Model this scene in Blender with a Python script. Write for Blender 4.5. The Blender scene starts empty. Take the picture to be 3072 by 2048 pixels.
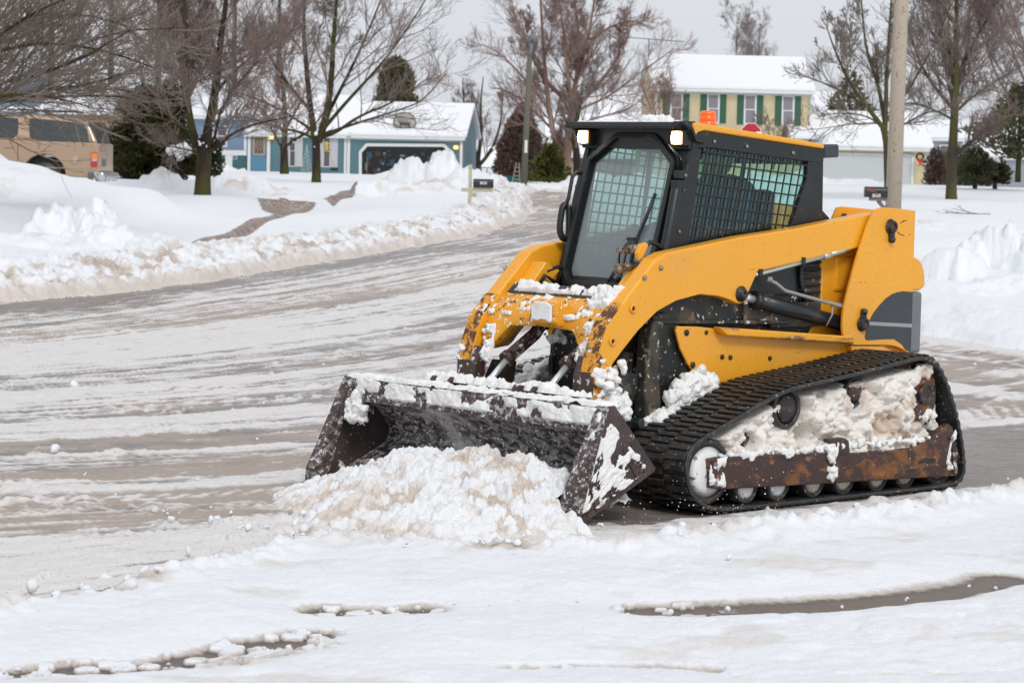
import bpy, bmesh, math, random
import numpy as np
from mathutils import Vector, Matrix
rad = math.radians
SC = bpy.context.scene
COL = SC.collection
# ------------------------------------------------------------------ camera
F = 7670.9; PITCH = rad(3.86); ROLL = rad(1.305); H = 1.755      # px focal length of a 3072 px wide picture
def ray(u, v):
    a = (u - 1536) / F; b = (1024 - v) / F
    cr, sr, cp, sp = math.cos(ROLL), math.sin(ROLL), math.cos(PITCH), math.sin(PITCH)
    r = np.array([cr, sr * sp, sr * cp]); up = np.array([-sr, cr * sp, cr * cp]); f = np.array([0, cp, -sp])
    d = f + r * a + up * b
    return d / d[1]
def at(u, v, y):
    """point on the line of sight of picture point (u, v), at distance y"""
    d = ray(u, v); return Vector((d[0] * y, y, H + d[2] * y))
def ground_at(u, v, fn):
    """where that line of sight meets the surface z = fn(y)"""
    d = ray(u, v); y = 30.
    for _ in range(60):
        y2 = (fn(y) - H) / d[2] if d[2] < 0 else 400.
        y = .5 * y + .5 * min(max(y2, 3.), 400.)
    return (d[0] * y, y)
cam = bpy.data.cameras.new("camera"); camo = bpy.data.objects.new("camera", cam); COL.objects.link(camo)
cam.sensor_width = 36; cam.lens = F / 3072 * 36; cam.clip_start = .1; cam.clip_end = 3000
_cr, _sr, _cp, _sp = math.cos(ROLL), math.sin(ROLL), math.cos(PITCH), math.sin(PITCH)
R_ = Vector((_cr, _sr * _sp, _sr * _cp)); U_ = Vector((-_sr, _cr * _sp, _cr * _cp)); D_ = Vector((0, _cp, -_sp))
camo.matrix_world = Matrix(((R_.x, U_.x, -D_.x, 0), (R_.y, U_.y, -D_.y, 0), (R_.z, U_.z, -D_.z, H), (0, 0, 0, 1)))
SC.camera = camo
cam.dof.use_dof = True; cam.dof.focus_distance = 13.6; cam.dof.aperture_fstop = 9
# ------------------------------------------------------------------ light
ELEV = rad(42); AZ = rad(163)       # sun behind the camera's left shoulder, veiled by cloud
w = bpy.data.worlds.new("World"); SC.world = w; w.use_nodes = True
nt = w.node_tree; bg = nt.nodes['Background']
sky = nt.nodes.new('ShaderNodeTexSky'); sky.sky_type = 'NISHITA'; sky.sun_disc = False
sky.sun_elevation = ELEV; sky.sun_rotation = AZ; sky.dust_density = 4; sky.air_density = 1.0; sky.ozone_density = 1
hs = nt.nodes.new('ShaderNodeHueSaturation'); hs.inputs['Saturation'].default_value = .12
mxw = nt.nodes.new('ShaderNodeMix'); mxw.data_type = 'RGBA'; mxw.inputs[0].default_value = .78
nt.links.new(sky.outputs[0], hs.inputs['Color']); nt.links.new(hs.outputs[0], mxw.inputs[6])
mxw.inputs[7].default_value = (6.9, 7.2, 7.75, 1)       # even cloud cover
nt.links.new(mxw.outputs[2], bg.inputs['Color']); bg.inputs['Strength'].default_value = .1
sd = bpy.data.lights.new("sun", 'SUN'); sd.energy = 1.1; sd.angle = rad(14); sd.color = (1, .97, .93)
so = bpy.data.objects.new("sun", sd); COL.objects.link(so)
sv = Vector((math.sin(AZ) * math.cos(ELEV), math.cos(AZ) * math.cos(ELEV), math.sin(ELEV)))
so.rotation_euler = sv.to_track_quat('Z', 'Y').to_euler(); so.location = (0, 0, 30)
SC.view_settings.view_transform = 'Standard'; SC.view_settings.look = 'None'; SC.view_settings.gamma = 1
SC.view_settings.exposure = 0.27
SC.cycles.max_bounces = 8; SC.cycles.transparent_max_bounces = 24
# ------------------------------------------------------------------ materials
def rgba(c): return (c[0], c[1], c[2], 1)
def M(name, col, rough=.6, metal=0., layers=(), bump=None, coat=0., emit=None, spec=.5, bumps=()):
    m = bpy.data.materials.new(name); m.use_nodes = True
    n = m.node_tree.nodes; L = m.node_tree.links; p = n['Principled BSDF']
    p.inputs['Metallic'].default_value = metal; p.inputs['Specular IOR Level'].default_value = spec
    p.inputs['Coat Weight'].default_value = coat; p.inputs['Coat Roughness'].default_value = .15
    tc = n.new('ShaderNodeTexCoord')
    rgb = n.new('ShaderNodeRGB'); rgb.outputs[0].default_value = rgba(col); cur = rgb.outputs[0]
    rv = n.new('ShaderNodeValue'); rv.outputs[0].default_value = rough; rcur = rv.outputs[0]
    geo = None
    def coords(vec, rot=None):
        mp = n.new('ShaderNodeMapping'); mp.inputs['Scale'].default_value = vec
        if rot: mp.inputs['Rotation'].default_value = rot
        L.new(tc.outputs['Object'], mp.inputs[0]); return mp.outputs[0]
    def noise(scale, vec=(1, 1, 1), detail=5, dist=0., rough_=.55, kind='noise'):
        if kind == 'voronoi':
            t = n.new('ShaderNodeTexVoronoi'); t.inputs['Scale'].default_value = scale
            L.new(coords(vec), t.inputs['Vector']); return t.outputs['Distance']
        t = n.new('ShaderNodeTexNoise'); t.inputs['Scale'].default_value = scale
        t.inputs['Detail'].default_value = detail; t.inputs['Distortion'].default_value = dist; t.inputs['Roughness'].default_value = rough_
        L.new(coords(vec), t.inputs['Vector']); return t.outputs[0]
    for ly in layers:
        if 'attr' in ly:
            a = n.new('ShaderNodeAttribute'); a.attribute_name = ly['attr']; src = a.outputs['Fac']
            if 'jit' in ly:
                t = noise(ly['jit'][0], ly.get('vec', (1, 1, 1)), 6, .3, .65)
                ma = n.new('ShaderNodeMath'); ma.operation = 'MULTIPLY_ADD'; L.new(t, ma.inputs[0])
                ma.inputs[1].default_value = ly['jit'][1]; 
                sb = n.new('ShaderNodeMath'); sb.operation = 'SUBTRACT'; L.new(src, sb.inputs[0]); sb.inputs[1].default_value = ly['jit'][1] * .5
                L.new(sb.outputs[0], ma.inputs[2]); src = ma.outputs[0]
        else:
            src = noise(ly['scale'], ly.get('vec', (1, 1, 1)), ly.get('detail', 5), ly.get('dist', 0), ly.get('nr', .55), ly.get('kind', 'noise'))
        mr = n.new('ShaderNodeMapRange'); mr.interpolation_type = 'SMOOTHSTEP' if not ly.get('hard') else 'LINEAR'
        L.new(src, mr.inputs[0]); mr.inputs[1].default_value = ly['lo']; mr.inputs[2].default_value = ly['hi']
        mr.inputs[4].default_value = ly.get('amt', 1.)
        fac = mr.outputs[0]
        if 'up' in ly:
            if geo is None: geo = n.new('ShaderNodeNewGeometry')
            sp_ = n.new('ShaderNodeSeparateXYZ'); L.new(geo.outputs['Normal'], sp_.inputs[0])
            m2 = n.new('ShaderNodeMapRange'); L.new(sp_.outputs[2], m2.inputs[0])
            m2.inputs[1].default_value = ly['up'][0]; m2.inputs[2].default_value = ly['up'][1]
            mm = n.new('ShaderNodeMath'); mm.operation = 'MULTIPLY'; L.new(fac, mm.inputs[0]); L.new(m2.outputs[0], mm.inputs[1]); fac = mm.outputs[0]
        mx = n.new('ShaderNodeMix'); mx.data_type = 'RGBA'; L.new(fac, mx.inputs[0]); L.new(cur, mx.inputs[6]); mx.inputs[7].default_value = rgba(ly['col']); cur = mx.outputs[2]
        if 'rough' in ly:
            mf = n.new('ShaderNodeMix'); mf.data_type = 'FLOAT'; L.new(fac, mf.inputs[0]); L.new(rcur, mf.inputs[2]); mf.inputs[3].default_value = ly['rough']; rcur = mf.outputs[0]
    L.new(cur, p.inputs['Base Color']); L.new(rcur, p.inputs['Roughness'])
    bl = list(bumps) + ([bump] if bump else [])
    prev = None
    for b in bl:                      # (scale, strength, distance, vec, kind)
        sc, st, ds = b[0], b[1], b[2]; vec = b[3] if len(b) > 3 else (1, 1, 1); kd = b[4] if len(b) > 4 else 'noise'
        if kd == 'wave':
            t = n.new('ShaderNodeTexWave'); t.bands_direction = 'Z'; t.wave_profile = 'SAW'; t.inputs['Scale'].default_value = sc
            L.new(coords(vec), t.inputs['Vector']); o = t.outputs['Fac']
        else: o = noise(sc, vec, 6, 0, .6, kd)
        bn = n.new('ShaderNodeBump'); bn.inputs['Strength'].default_value = st; bn.inputs['Distance'].default_value = ds
        L.new(o, bn.inputs['Height'])
        if prev: L.new(prev, bn.inputs['Normal'])
        prev = bn.outputs[0]
    if prev: L.new(prev, p.inputs['Normal'])
    if emit: p.inputs['Emission Color'].default_value = rgba(emit[0]); p.inputs['Emission Strength'].default_value = emit[1]
    return m
def glass(name, tint, refl=.9, rough=.02, diffuse_mix=None):
    m = bpy.data.materials.new(name); m.use_nodes = True; n = m.node_tree.nodes; L = m.node_tree.links
    n.remove(n['Principled BSDF']); out = n['Material Output']
    tr = n.new('ShaderNodeBsdfTransparent'); tr.inputs[0].default_value = rgba(tint)
    gl = n.new('ShaderNodeBsdfGlossy'); gl.inputs['Roughness'].default_value = rough; gl.inputs[0].default_value = (refl, refl, refl, 1)
    lw = n.new('ShaderNodeLayerWeight'); lw.inputs[0].default_value = .5
    pw = n.new('ShaderNodeMath'); pw.operation = 'POWER'; L.new(lw.outputs['Facing'], pw.inputs[0]); pw.inputs[1].default_value = 4
    fr = n.new('ShaderNodeMath'); fr.operation = 'MULTIPLY_ADD'; L.new(pw.outputs[0], fr.inputs[0]); fr.inputs[1].default_value = .9; fr.inputs[2].default_value = .08
    mx = n.new('ShaderNodeMixShader'); L.new(fr.outputs[0], mx.inputs[0]); L.new(tr.outputs[0], mx.inputs[1]); L.new(gl.outputs[0], mx.inputs[2])
    o = mx.outputs[0]
    if diffuse_mix:
        df = n.new('ShaderNodeBsdfDiffuse'); df.inputs[0].default_value = rgba(diffuse_mix[0]); m2 = n.new('ShaderNodeMixShader')
        m2.inputs[0].default_value = diffuse_mix[1]; L.new(o, m2.inputs[1]); L.new(df.outputs[0], m2.inputs[2]); o = m2.outputs[0]
    L.new(o, out.inputs[0]); return m
# ------------------------------------------------------------------ noise (numpy)
def _h(ix, iy, s):
    h = (ix.astype(np.int64) * 374761393 + iy.astype(np.int64) * 668265263 + s * 974634777) & 0xffffffff
    h = ((h ^ (h >> 13)) * 1274126177) & 0xffffffff
    h = ((h ^ (h >> 15)) * 2246822519) & 0xffffffff
    return ((h ^ (h >> 16)) & 0xffffff) / float(0xffffff)
def vnoise(x, y, s=0):
    x0 = np.floor(x); y0 = np.floor(y); fx = x - x0; fy = y - y0
    fx = fx * fx * fx * (fx * (fx * 6 - 15) + 10); fy = fy * fy * fy * (fy * (fy * 6 - 15) + 10)
    a = _h(x0, y0, s); b = _h(x0 + 1, y0, s); c = _h(x0, y0 + 1, s); d = _h(x0 + 1, y0 + 1, s)
    return (a * (1 - fx) + b * fx) * (1 - fy) + (c * (1 - fx) + d * fx) * fy
def fbm(x, y, o=4, s=0, g=.5):
    t = 0; a = 1; n = 0; x = np.asarray(x, float); y = np.asarray(y, float)
    for i in range(o):
        t = t + a * vnoise(x, y, s + i * 17); n += a; a *= g
        x, y = x * 1.62 + y * 1.23 + 3.1, -x * 1.23 + y * 1.62 + 7.7
    return t / n
def billow(x, y, o=4, s=0, g=.5):
    t = 0; a = 1; n = 0
    for i in range(o):
        t = t + a * (1 - np.abs(2 * vnoise(x, y, s + i * 17) - 1)); n += a; a *= g
        x, y = x * 1.62 + y * 1.23 + 3.1, -x * 1.23 + y * 1.62 + 7.7
    return t / n
def cells(x, y, s=0):
    """rounded lumps: 1 at a cell's centre, 0 at its rim"""
    x0 = np.floor(x); y0 = np.floor(y); best = np.full(np.shape(x), 9.); hh = np.zeros(np.shape(x))
    for i in (-1, 0, 1):
        for j in (-1, 0, 1):
            cx = x0 + i; cy = y0 + j
            px = cx + _h(cx, cy, s); py = cy + _h(cx, cy, s + 5)
            r = _h(cx, cy, s + 9); d = ((x - px) ** 2 + (y - py) ** 2) / (.15 + .7 * r) ** 2
            k = d < best; best = np.where(k, d, best); hh = np.where(k, r, hh)
    return np.sqrt(np.clip(1 - best, 0, 1)) * (.3 + .7 * hh)
def sstep(a, b, x):
    t = np.clip((x - a) / (b - a), 0, 1); return t * t * (3 - 2 * t)
# ------------------------------------------------------------------ mesh building
def tag(o, label=None, cat=None, group=None, kind=None):
    if label: o['label'] = label
    if cat: o['category'] = cat
    if group: o['group'] = group
    if kind: o['kind'] = kind
    return o
def empty(name, loc=(0, 0, 0), rz=0., label=None, cat=None, group=None):
    o = bpy.data.objects.new(name, None); COL.objects.link(o); o.location = loc; o.rotation_euler = (0, 0, rz)
    o.empty_display_size = .2
    return tag(o, label, cat, group)
def np_mesh(name, V, Fq, mat, parent=None, smooth=True, attrs=None):
    me = bpy.data.meshes.new(name); V = np.asarray(V, np.float32); Fq = np.asarray(Fq, np.int32); k = Fq.shape[1]
    me.vertices.add(len(V)); me.vertices.foreach_set('co', V.ravel())
    me.loops.add(Fq.size); me.loops.foreach_set('vertex_index', Fq.ravel())
    me.polygons.add(len(Fq)); me.polygons.foreach_set('loop_start', np.arange(0, Fq.size, k, dtype=np.int32))
    me.polygons.foreach_set('loop_total', np.full(len(Fq), k, np.int32))
    me.polygons.foreach_set('use_smooth', np.full(len(Fq), smooth, bool))
    me.update(calc_edges=True)
    for a, arr in (attrs or {}).items():
        at_ = me.attributes.new(a, 'FLOAT', 'POINT'); at_.data.foreach_set('value', np.asarray(arr, np.float32).ravel())
    if mat: me.materials.append(mat)
    o = bpy.data.objects.new(name, me); COL.objects.link(o)
    if parent: o.parent = parent
    return o
class MB:
    def __init__(s): s.v = []; s.f = []; s.sm = []; s.mi = []; s.m = 0
    def add(s, vs, fs, smooth=False):
        b = len(s.v); s.v += [tuple(v) for v in vs]
        for f in fs: s.f.append(tuple(b + i for i in f)); s.sm.append(smooth); s.mi.append(s.m)
        return s
    def box(s, c, d, rot=None):
        hx, hy, hz = d[0] / 2, d[1] / 2, d[2] / 2
        P = [Vector((x, y, z)) for x in (-hx, hx) for y in (-hy, hy) for z in (-hz, hz)]
        if rot is not None: P = [rot @ p for p in P]
        P = [p + Vector(c) for p in P]
        return s.add(P, [(0, 1, 3, 2), (4, 6, 7, 5), (0, 4, 5, 1), (2, 3, 7, 6), (0, 2, 6, 4), (1, 5, 7, 3)])
    def prism(s, poly, a, b, axis='Y'):
        """outline in XZ pushed along Y (axis Y), or in YZ along X (axis X), or in XY along Z"""
        n = len(poly); area = sum(poly[i][0] * poly[(i + 1) % n][1] - poly[(i + 1) % n][0] * poly[i][1] for i in range(n))
        if area < 0: poly = list(reversed(poly))
        mk = {'Y': lambda p, t: (p[0], t, p[1]), 'X': lambda p, t: (t, p[0], p[1]), 'Z': lambda p, t: (p[0], p[1], t)}[axis]
        a, b = min(a, b), max(a, b)
        vs = [mk(p, a) for p in poly] + [mk(p, b) for p in poly]
        fr = tuple(range(n)); bk = tuple(range(2 * n - 1, n - 1, -1))
        sd_ = [(i, i + n, (i + 1) % n + n, (i + 1) % n) for i in range(n)]
        if axis != 'Y': fr = fr[::-1]; bk = bk[::-1]; sd_ = [q[::-1] for q in sd_]
        return s.add(vs, [fr, bk] + sd_)
    def tube(s, pts, r, n=8, caps=True, smooth=True):
        pts = [Vector(p) for p in pts]; rs = r if isinstance(r, (list, tuple)) else [r] * len(pts)
        vs = []; up = None
        for i, p in enumerate(pts):
            t = (pts[min(i + 1, len(pts) - 1)] - pts[max(i - 1, 0)]).normalized()
            if up is None: up = t.orthogonal().normalized()
            a = (up - t * up.dot(t)).normalized(); up = a; b = t.cross(a)
            for k in range(n):
                th = 2 * math.pi * k / n; vs.append(p + (a * math.cos(th) + b * math.sin(th)) * rs[i])
        fs = []
        for i in range(len(pts) - 1):
            for k in range(n): fs.append((i * n + k, i * n + (k + 1) % n, (i + 1) * n + (k + 1) % n, (i + 1) * n + k))
        s.add(vs, fs, smooth)
        if caps:
            b0 = len(s.v) - len(vs); m = len(pts) - 1
            s.f.append(tuple(b0 + k for k in range(n))[::-1]); s.sm.append(False); s.mi.append(s.m)
            s.f.append(tuple(b0 + m * n + k for k in range(n))); s.sm.append(False); s.mi.append(s.m)
        return s
    def cyl(s, p0, p1, r0, r1=None, n=20): return s.tube([p0, p1], [r0, r0 if r1 is None else r1], n)
    def lathe(s, prof, o, axis='Y', n=28):
        """profile of (radius, distance along the axis)"""
        vs = []; o = Vector(o)
        for r, h in prof:
            for k in range(n):
                a = 2 * math.pi * k / n; c, d = r * math.cos(a), r * math.sin(a)
                vs.append(o + (Vector((c, h, d)) if axis == 'Y' else Vector((c, d, h)) if axis == 'Z' else Vector((h, c, d))))
        fs = []
        for i in range(len(prof) - 1):
            for k in range(n): fs.append((i * n + k, i * n + (k + 1) % n, (i + 1) * n + (k + 1) % n, (i + 1) * n + k))
        fs += [tuple(range(n)), tuple(range((len(prof) - 1) * n, len(prof) * n))]
        return s.add(vs, fs, True)
    def build(s, name, mat, parent=None, bevel=0., seg=2, sub=0, recalc=True):
        me = bpy.data.meshes.new(name); me.from_pydata(s.v, [], s.f)
        for p_, sm, mi in zip(me.polygons, s.sm, s.mi): p_.use_smooth = sm; p_.material_index = mi
        if recalc:
            b = bmesh.new(); b.from_mesh(me); bmesh.ops.recalc_face_normals(b, faces=b.faces); b.to_mesh(me); b.free()
        for m in (mat if isinstance(mat, (list, tuple)) else [mat]): me.materials.append(m)
        me.update()
        o = bpy.data.objects.new(name, me); COL.objects.link(o)
        if parent: o.parent = parent
        if bevel:
            md = o.modifiers.new('bevel', 'BEVEL'); md.width = bevel; md.segments = seg; md.limit_method = 'ANGLE'; md.angle_limit = rad(35)
            md.use_clamp_overlap = True
        if sub:
            md = o.modifiers.new('sub', 'SUBSURF'); md.levels = sub; md.render_levels = sub
        return o
def chaikin(P, k=2, closed=True):
    P = [np.array(p, float) for p in P]
    for _ in range(k):
        Q = []; n = len(P)
        for i in range(n if closed else n - 1):
            a, b = P[i], P[(i + 1) % n]; Q += [a * .75 + b * .25, a * .25 + b * .75]
        if not closed: Q = [P[0]] + Q + [P[-1]]
        P = Q
    return [tuple(p) for p in P]
def resample(P, step, closed=True):
    P = np.array(P, float); Q = np.vstack([P, P[:1]]) if closed else P
    d = np.r_[0, np.cumsum(np.linalg.norm(np.diff(Q, axis=0), axis=1))]; n = max(3, int(round(d[-1] / step)))
    t = np.linspace(0, d[-1], n, endpoint=False) if closed else np.linspace(0, d[-1], n + 1)
    return np.stack([np.interp(t, d, Q[:, k]) for k in range(Q.shape[1])], 1)
def inside(X, Z, poly):
    r = np.zeros(np.shape(X), bool); n = len(poly)
    for i in range(n):
        x1, z1 = poly[i]; x2, z2 = poly[(i + 1) % n]
        if z1 == z2: continue
        c = ((z1 > Z) != (z2 > Z)) & (X < (x2 - x1) * (Z - z1) / (z2 - z1) + x1); r ^= c
    return r
def pdist(X, Y, line, closed=False):
    best = np.full(np.shape(X), 1e9); n = len(line)
    for i in range(n if closed else n - 1):
        ax, ay = line[i][:2]; bx, by = line[(i + 1) % n][:2]; dx, dy = bx - ax, by - ay
        t = np.clip(((X - ax) * dx + (Y - ay) * dy) / max(dx * dx + dy * dy, 1e-9), 0, 1)
        best = np.minimum(best, (X - ax - t * dx) ** 2 + (Y - ay - t * dy) ** 2)
    return np.sqrt(best)
def snow_sheet(name, S, thick, thr, scale, mat, parent, seed=0, nu=60, nv=40, fade=.12, lump=.5):
    """snow lying on a patch: S(u, v) -> point and normal arrays; it keeps only where the noise says snow stuck"""
    u, v = np.meshgrid(np.linspace(0, 1, nu), np.linspace(0, 1, nv), indexing='ij')
    P, N, su, sv_ = S(u, v)
    q = fbm(u * su / scale, v * sv_ / scale, 4, seed)
    e = np.minimum(np.minimum(u, 1 - u) * su, np.minimum(v, 1 - v) * sv_)
    q = q - .35 * (1 - sstep(0, fade, e))
    t = np.clip((q - thr) / .18, 0, 1); t = np.sqrt(t)
    h = thick * t * (.45 + lump * cells(u * su / scale * 2.3, v * sv_ / scale * 2.3, seed + 3) + .35 * fbm(u * su * 40, v * sv_ * 40, 2, seed + 8))
    keep = t > 0.001
    Q = P + N * (h - .003 * (~keep))[..., None]
    idx = np.arange(nu * nv).reshape(nu, nv); k4 = keep[:-1, :-1] | keep[1:, :-1] | keep[1:, 1:] | keep[:-1, 1:]
    Fq = np.stack([idx[:-1, :-1], idx[1:, :-1], idx[1:, 1:], idx[:-1, 1:]], -1)[k4]
    if len(Fq) == 0: Fq = np.array([[0, 1, 2, 3]])
    return np_mesh(name, Q.reshape(-1, 3), Fq, mat, parent)
def quad_patch(a, b, c, d, nrm):
    """bilinear patch a(0,0) b(1,0) c(1,1) d(0,1)"""
    a, b, c, d = (np.array(p, float) for p in (a, b, c, d)); nrm = np.array(nrm, float); nrm /= np.linalg.norm(nrm)
    def S(u, v):
        U, V = u[..., None], v[..., None]
        return (a * (1 - U) + b * U) * (1 - V) + (d * (1 - U) + c * U) * V, np.broadcast_to(nrm, u.shape + (3,)), np.linalg.norm(b - a), np.linalg.norm(d - a)
    return S
def lumps(name, pts, mat, parent=None, seed=1, jag=.6, fuse=0):
    """many small irregular lumps of snow as one mesh; pts = (x, y, z, radius)"""
    rng = np.random.RandomState(seed)
    b = bmesh.new(); bmesh.ops.create_icosphere(b, subdivisions=2, radius=1); V0 = np.array([v.co[:] for v in b.verts]); F0 = np.array([[v.index for v in f.verts] for f in b.faces]); b.free()
    Vs = []; Fs = []
    for i, (x, y, z, r) in enumerate(pts):
        k = rng.normal(size=(5, 3)); k /= np.linalg.norm(k, axis=1)[:, None]
        g = 1 + jag * (np.tanh(3 * (V0 @ k.T - .3)).sum(1) * .3 + rng.rand(len(V0)) * .25 - .1)
        s = rng.uniform(.65, 1.25, 3); a = rng.rand() * 6.28; c, q = math.cos(a), math.sin(a)
        P = V0 * g[:, None] * s * r; P = np.stack([P[:, 0] * c - P[:, 1] * q, P[:, 0] * q + P[:, 1] * c, P[:, 2]], 1) + (x, y, z)
        Vs.append(P); Fs.append(F0 + i * len(V0))
    o = np_mesh(name, np.vstack(Vs), np.vstack(Fs), mat, parent)
    if fuse:
        md = o.modifiers.new('fuse', 'REMESH'); md.mode = 'VOXEL'; md.voxel_size = fuse; md.use_smooth_shade = True
        tx = bpy.data.textures.get('clot') or bpy.data.textures.new('clot', 'CLOUDS'); tx.noise_scale = .022; tx.noise_depth = 3
        dm = o.modifiers.new('rough', 'DISPLACE'); dm.texture = tx; dm.texture_coords = 'LOCAL'; dm.strength = fuse * 3.2; dm.mid_level = .55
    return o
SNOW = (.80, .815, .84)
m_snow = M('snow', SNOW, .75, layers=[dict(scale=9, lo=.4, hi=.75, col=(.74, .72, .70), amt=.5)], bumps=[(60, .6, .012), (14, .6, .03)], spec=.3)
m_packed = M('packed_snow', (.82, .775, .725), .7, layers=[dict(scale=5, lo=.46, hi=.64, col=(.56, .43, .33), amt=.85), dict(scale=13, lo=.60, hi=.70, col=(.30, .20, .13), amt=.6), dict(scale=30, lo=.5, hi=.8, col=(.8, .79, .77), amt=.6)],
             bumps=[(45, .7, .012), (120, .5, .004)], spec=.3)
# ------------------------------------------------------------------ the ground: street, yards and everything the plough left on them
def base(y): return np.interp(y, [0, 17, 25, 40, 60, 100, 140, 400], [0, 0, .05, .22, .45, .72, .9, 1.0])
K = 3072 / 2352.
LC = [ground_at(x * K, y * K, lambda t: base(t) + .03) for x, y in
      [(-600, 735), (-200, 706), (0, 690), (250, 672), (500, 640), (750, 600), (900, 575), (1100, 540), (1195, 510), (1222, 485), (1214, 462), (1214, 445)]]
RC = [(2.9, 96), (2.75, 70), (2.9, 50), (3.1, 38), (3.6, 31), (4.3, 27.2), (5.1, 25.4), (7, 22.5), (12, 17), (30, 6), (30, -6)]
LC0 = [(-22, -6)] + LC
road_poly = LC0 + [(LC[-1][0] + .6, 112), (2.9, 112)] + RC
CTRL = [(-7.59, 62, .95), (-7.17, 92, 1.10), (-10.4, 115, 1.29), (-10.9, 50.5, 2.0), (-9.75, 50.5, 1.66), (-8.8, 51, 1.38), (-8.0, 52, 1.2), (-9, 45, .95), (-7.6, 40, .62), (-14, 50, 1.9),
        (-10, 56, .8), (-12, 58, .75), (-15, 60, .8), (-8.2, 57.5, .82), (-5.5, 38.5, .42), (-4.3, 45, .45), (-3, 52, .5), (-1.3, 60, .92), (-2.5, 58, .75), (-6.2, 46, .55), (-6.2, 54, .6), (-5, 60, .62),
        (-4.5, 70, .85), (-3, 75, 1.0), (-1.5, 78, 1.05), (-.8, 85, 1.05), (-5.8, 75, .85), (-9.5, 72, 1.22), (-12, 75, 1.25), (-6, 80, .95), (-7, 105, 1.12), (-4, 110, 1.2), (-4.4, 137, 1.28), (-12, 137, 1.3),
        (-18, 100, 1.2), (0.2, 135, 1.0), (2, 125, 1.0), (4, 115, 1.2), (7, 100, 1.35), (12.8, 75, 1.17), (10, 70, 1.12), (15, 90, 1.45), (18, 110, 1.45), (10, 110, 1.45), (25, 100, 1.5), (9.5, 50, 1.17), (8, 45, 1.08), (11, 60, 1.2),
        (7.1, 40, .88), (6.6, 36.5, .52), (5.9, 33, .25), (9, 36, .75), (12, 36, .8), (9, 30, .4), (5, 48, .95), (4.5, 60, 1.0), (4.5, 80, 1.1), (20, 40, 1.1), (20, 130, 1.2), (-20, 130, 1.2), (0, 200, 1.1), (-30, 60, 1.4), (30, 60, 1.3), (0, 320, 1.0), (40, 250, 1.0), (-40, 250, 1.)]
def idw(x, y):
    C = np.array(CTRL); num = 0; den = 0
    for cx, cy, cz in CTRL:
        s = max(1.0, cy / 45.)
        d2 = ((x - cx) / (1.0 * s)) ** 2 + ((y - cy) / (2.6 * s)) ** 2 + .15
        w_ = d2 ** -2; num = num + w_ * cz; den = den + w_
    return num / den
cutA = [ground_at(u, v, lambda t: .55) for u, v in [(520, 722), (600, 706), (680, 690), (760, 672), (822, 655), (790, 645), (770, 634), (850, 633), (950, 636), (905, 650), (800, 676), (700, 702), (600, 722), (540, 736)]]
cutB = [ground_at(u, v, lambda t: .82) for u, v in [(968, 600), (1008, 588), (1075, 578), (1070, 594), (1000, 608)]]
LUMPS = [  # x, y, rx, ry, height, dirt : piles thrown up by ploughs and shovels
    (-6.65, 37.6, .42, .9, .55, .5), (-6.1, 37.6, .34, .9, .62, .5), (-6.9, 37, .3, .7, .35, .5), (-5.9, 36.6, .6, 1.1, .32, .4), (-5.2, 36.4, .7, 1.3, .22, .3), (-6.4, 35.6, .9, 1.0, .2, .4),
    (-3.6, 104, 1.6, 3, .78, 0.), (-2.6, 103, 1.2, 3, .62, 0.), (-4.6, 104, 1.0, 3, .35, 0.), (-1.5, 101, 1.2, 3, .45, 0.), (-3.0, 104, .5, 2, .2, 0.),
    (-3.6, 74, 1.3, 2.4, .30, .8), (-2.5, 76, 1.4, 2.4, .34, .7), (-1.6, 78, 1.0, 2.4, .3, .6), (-4.4, 73, .8, 2, .2, .8), (-.2, 84, .9, 5, .3, .5), (-.45, 72, .7, 5, .28, .6),
    (-8.6, 66, 1.1, 2., .28, .6), (-7.4, 70, .9, 2.4, .34, .8), (-6.5, 70, .8, 2.2, .26, .9), (-9.2, 66, .6, 1.5, .3, .3), (-6.0, 67, .5, 1.8, .16, .8),
    (-1.1, 58.6, .7, 1.2, .12, .5), (-.5, 60, .5, 2., .1, .6),
    (6.7, 36.6, .55, .9, .55, .1), (7.15, 36.0, .5, .8, .42, .1), (8.1, 36.8, .7, .9, .75, .1), (7.6, 35.6, .5, .7, .22, .1), (6.1, 35.6, .5, .7, .35, .2), (7.9, 34.8, .7, .9, .36, .1), (6.6, 33.6, .8, 1, .22, .1), (5.7, 33.0, .7, 1, .16, .1), (8.6, 36, .6, 1, .4, .1), (7.2, 34.2, .6, .9, .14, .1), (9.3, 35, .8, 1, .35, .1),
    (3.2, 112, 1.4, 4, .6, 0), (4.6, 104, 1.6, 4, .5, 0), (10.5, 112, 1., 3, .45, .5), (12.5, 112, 1.2, 3, .5, .5), (15, 114, 1.5, 3, .3, .3), (-6.0, 133, 1.2, 1.5, .35, .5), (-15.5, 134, 1.2, 1.5, .55, 0)]
fg = [ground_at(x * K, y * K, lambda t: .105) for x, y in [(-500, 1480), (-200, 1395), (0, 1342), (200, 1312), (480, 1258), (690, 1200), (1000, 1222), (1250, 1228), (1400, 1228), (1600, 1200), (1900, 1172), (2200, 1125), (2352, 1098), (2700, 1020), (3200, 950)]]
def pl(pts): return [ground_at(x * K, y * K, lambda t: .0) for x, y in pts]
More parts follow.
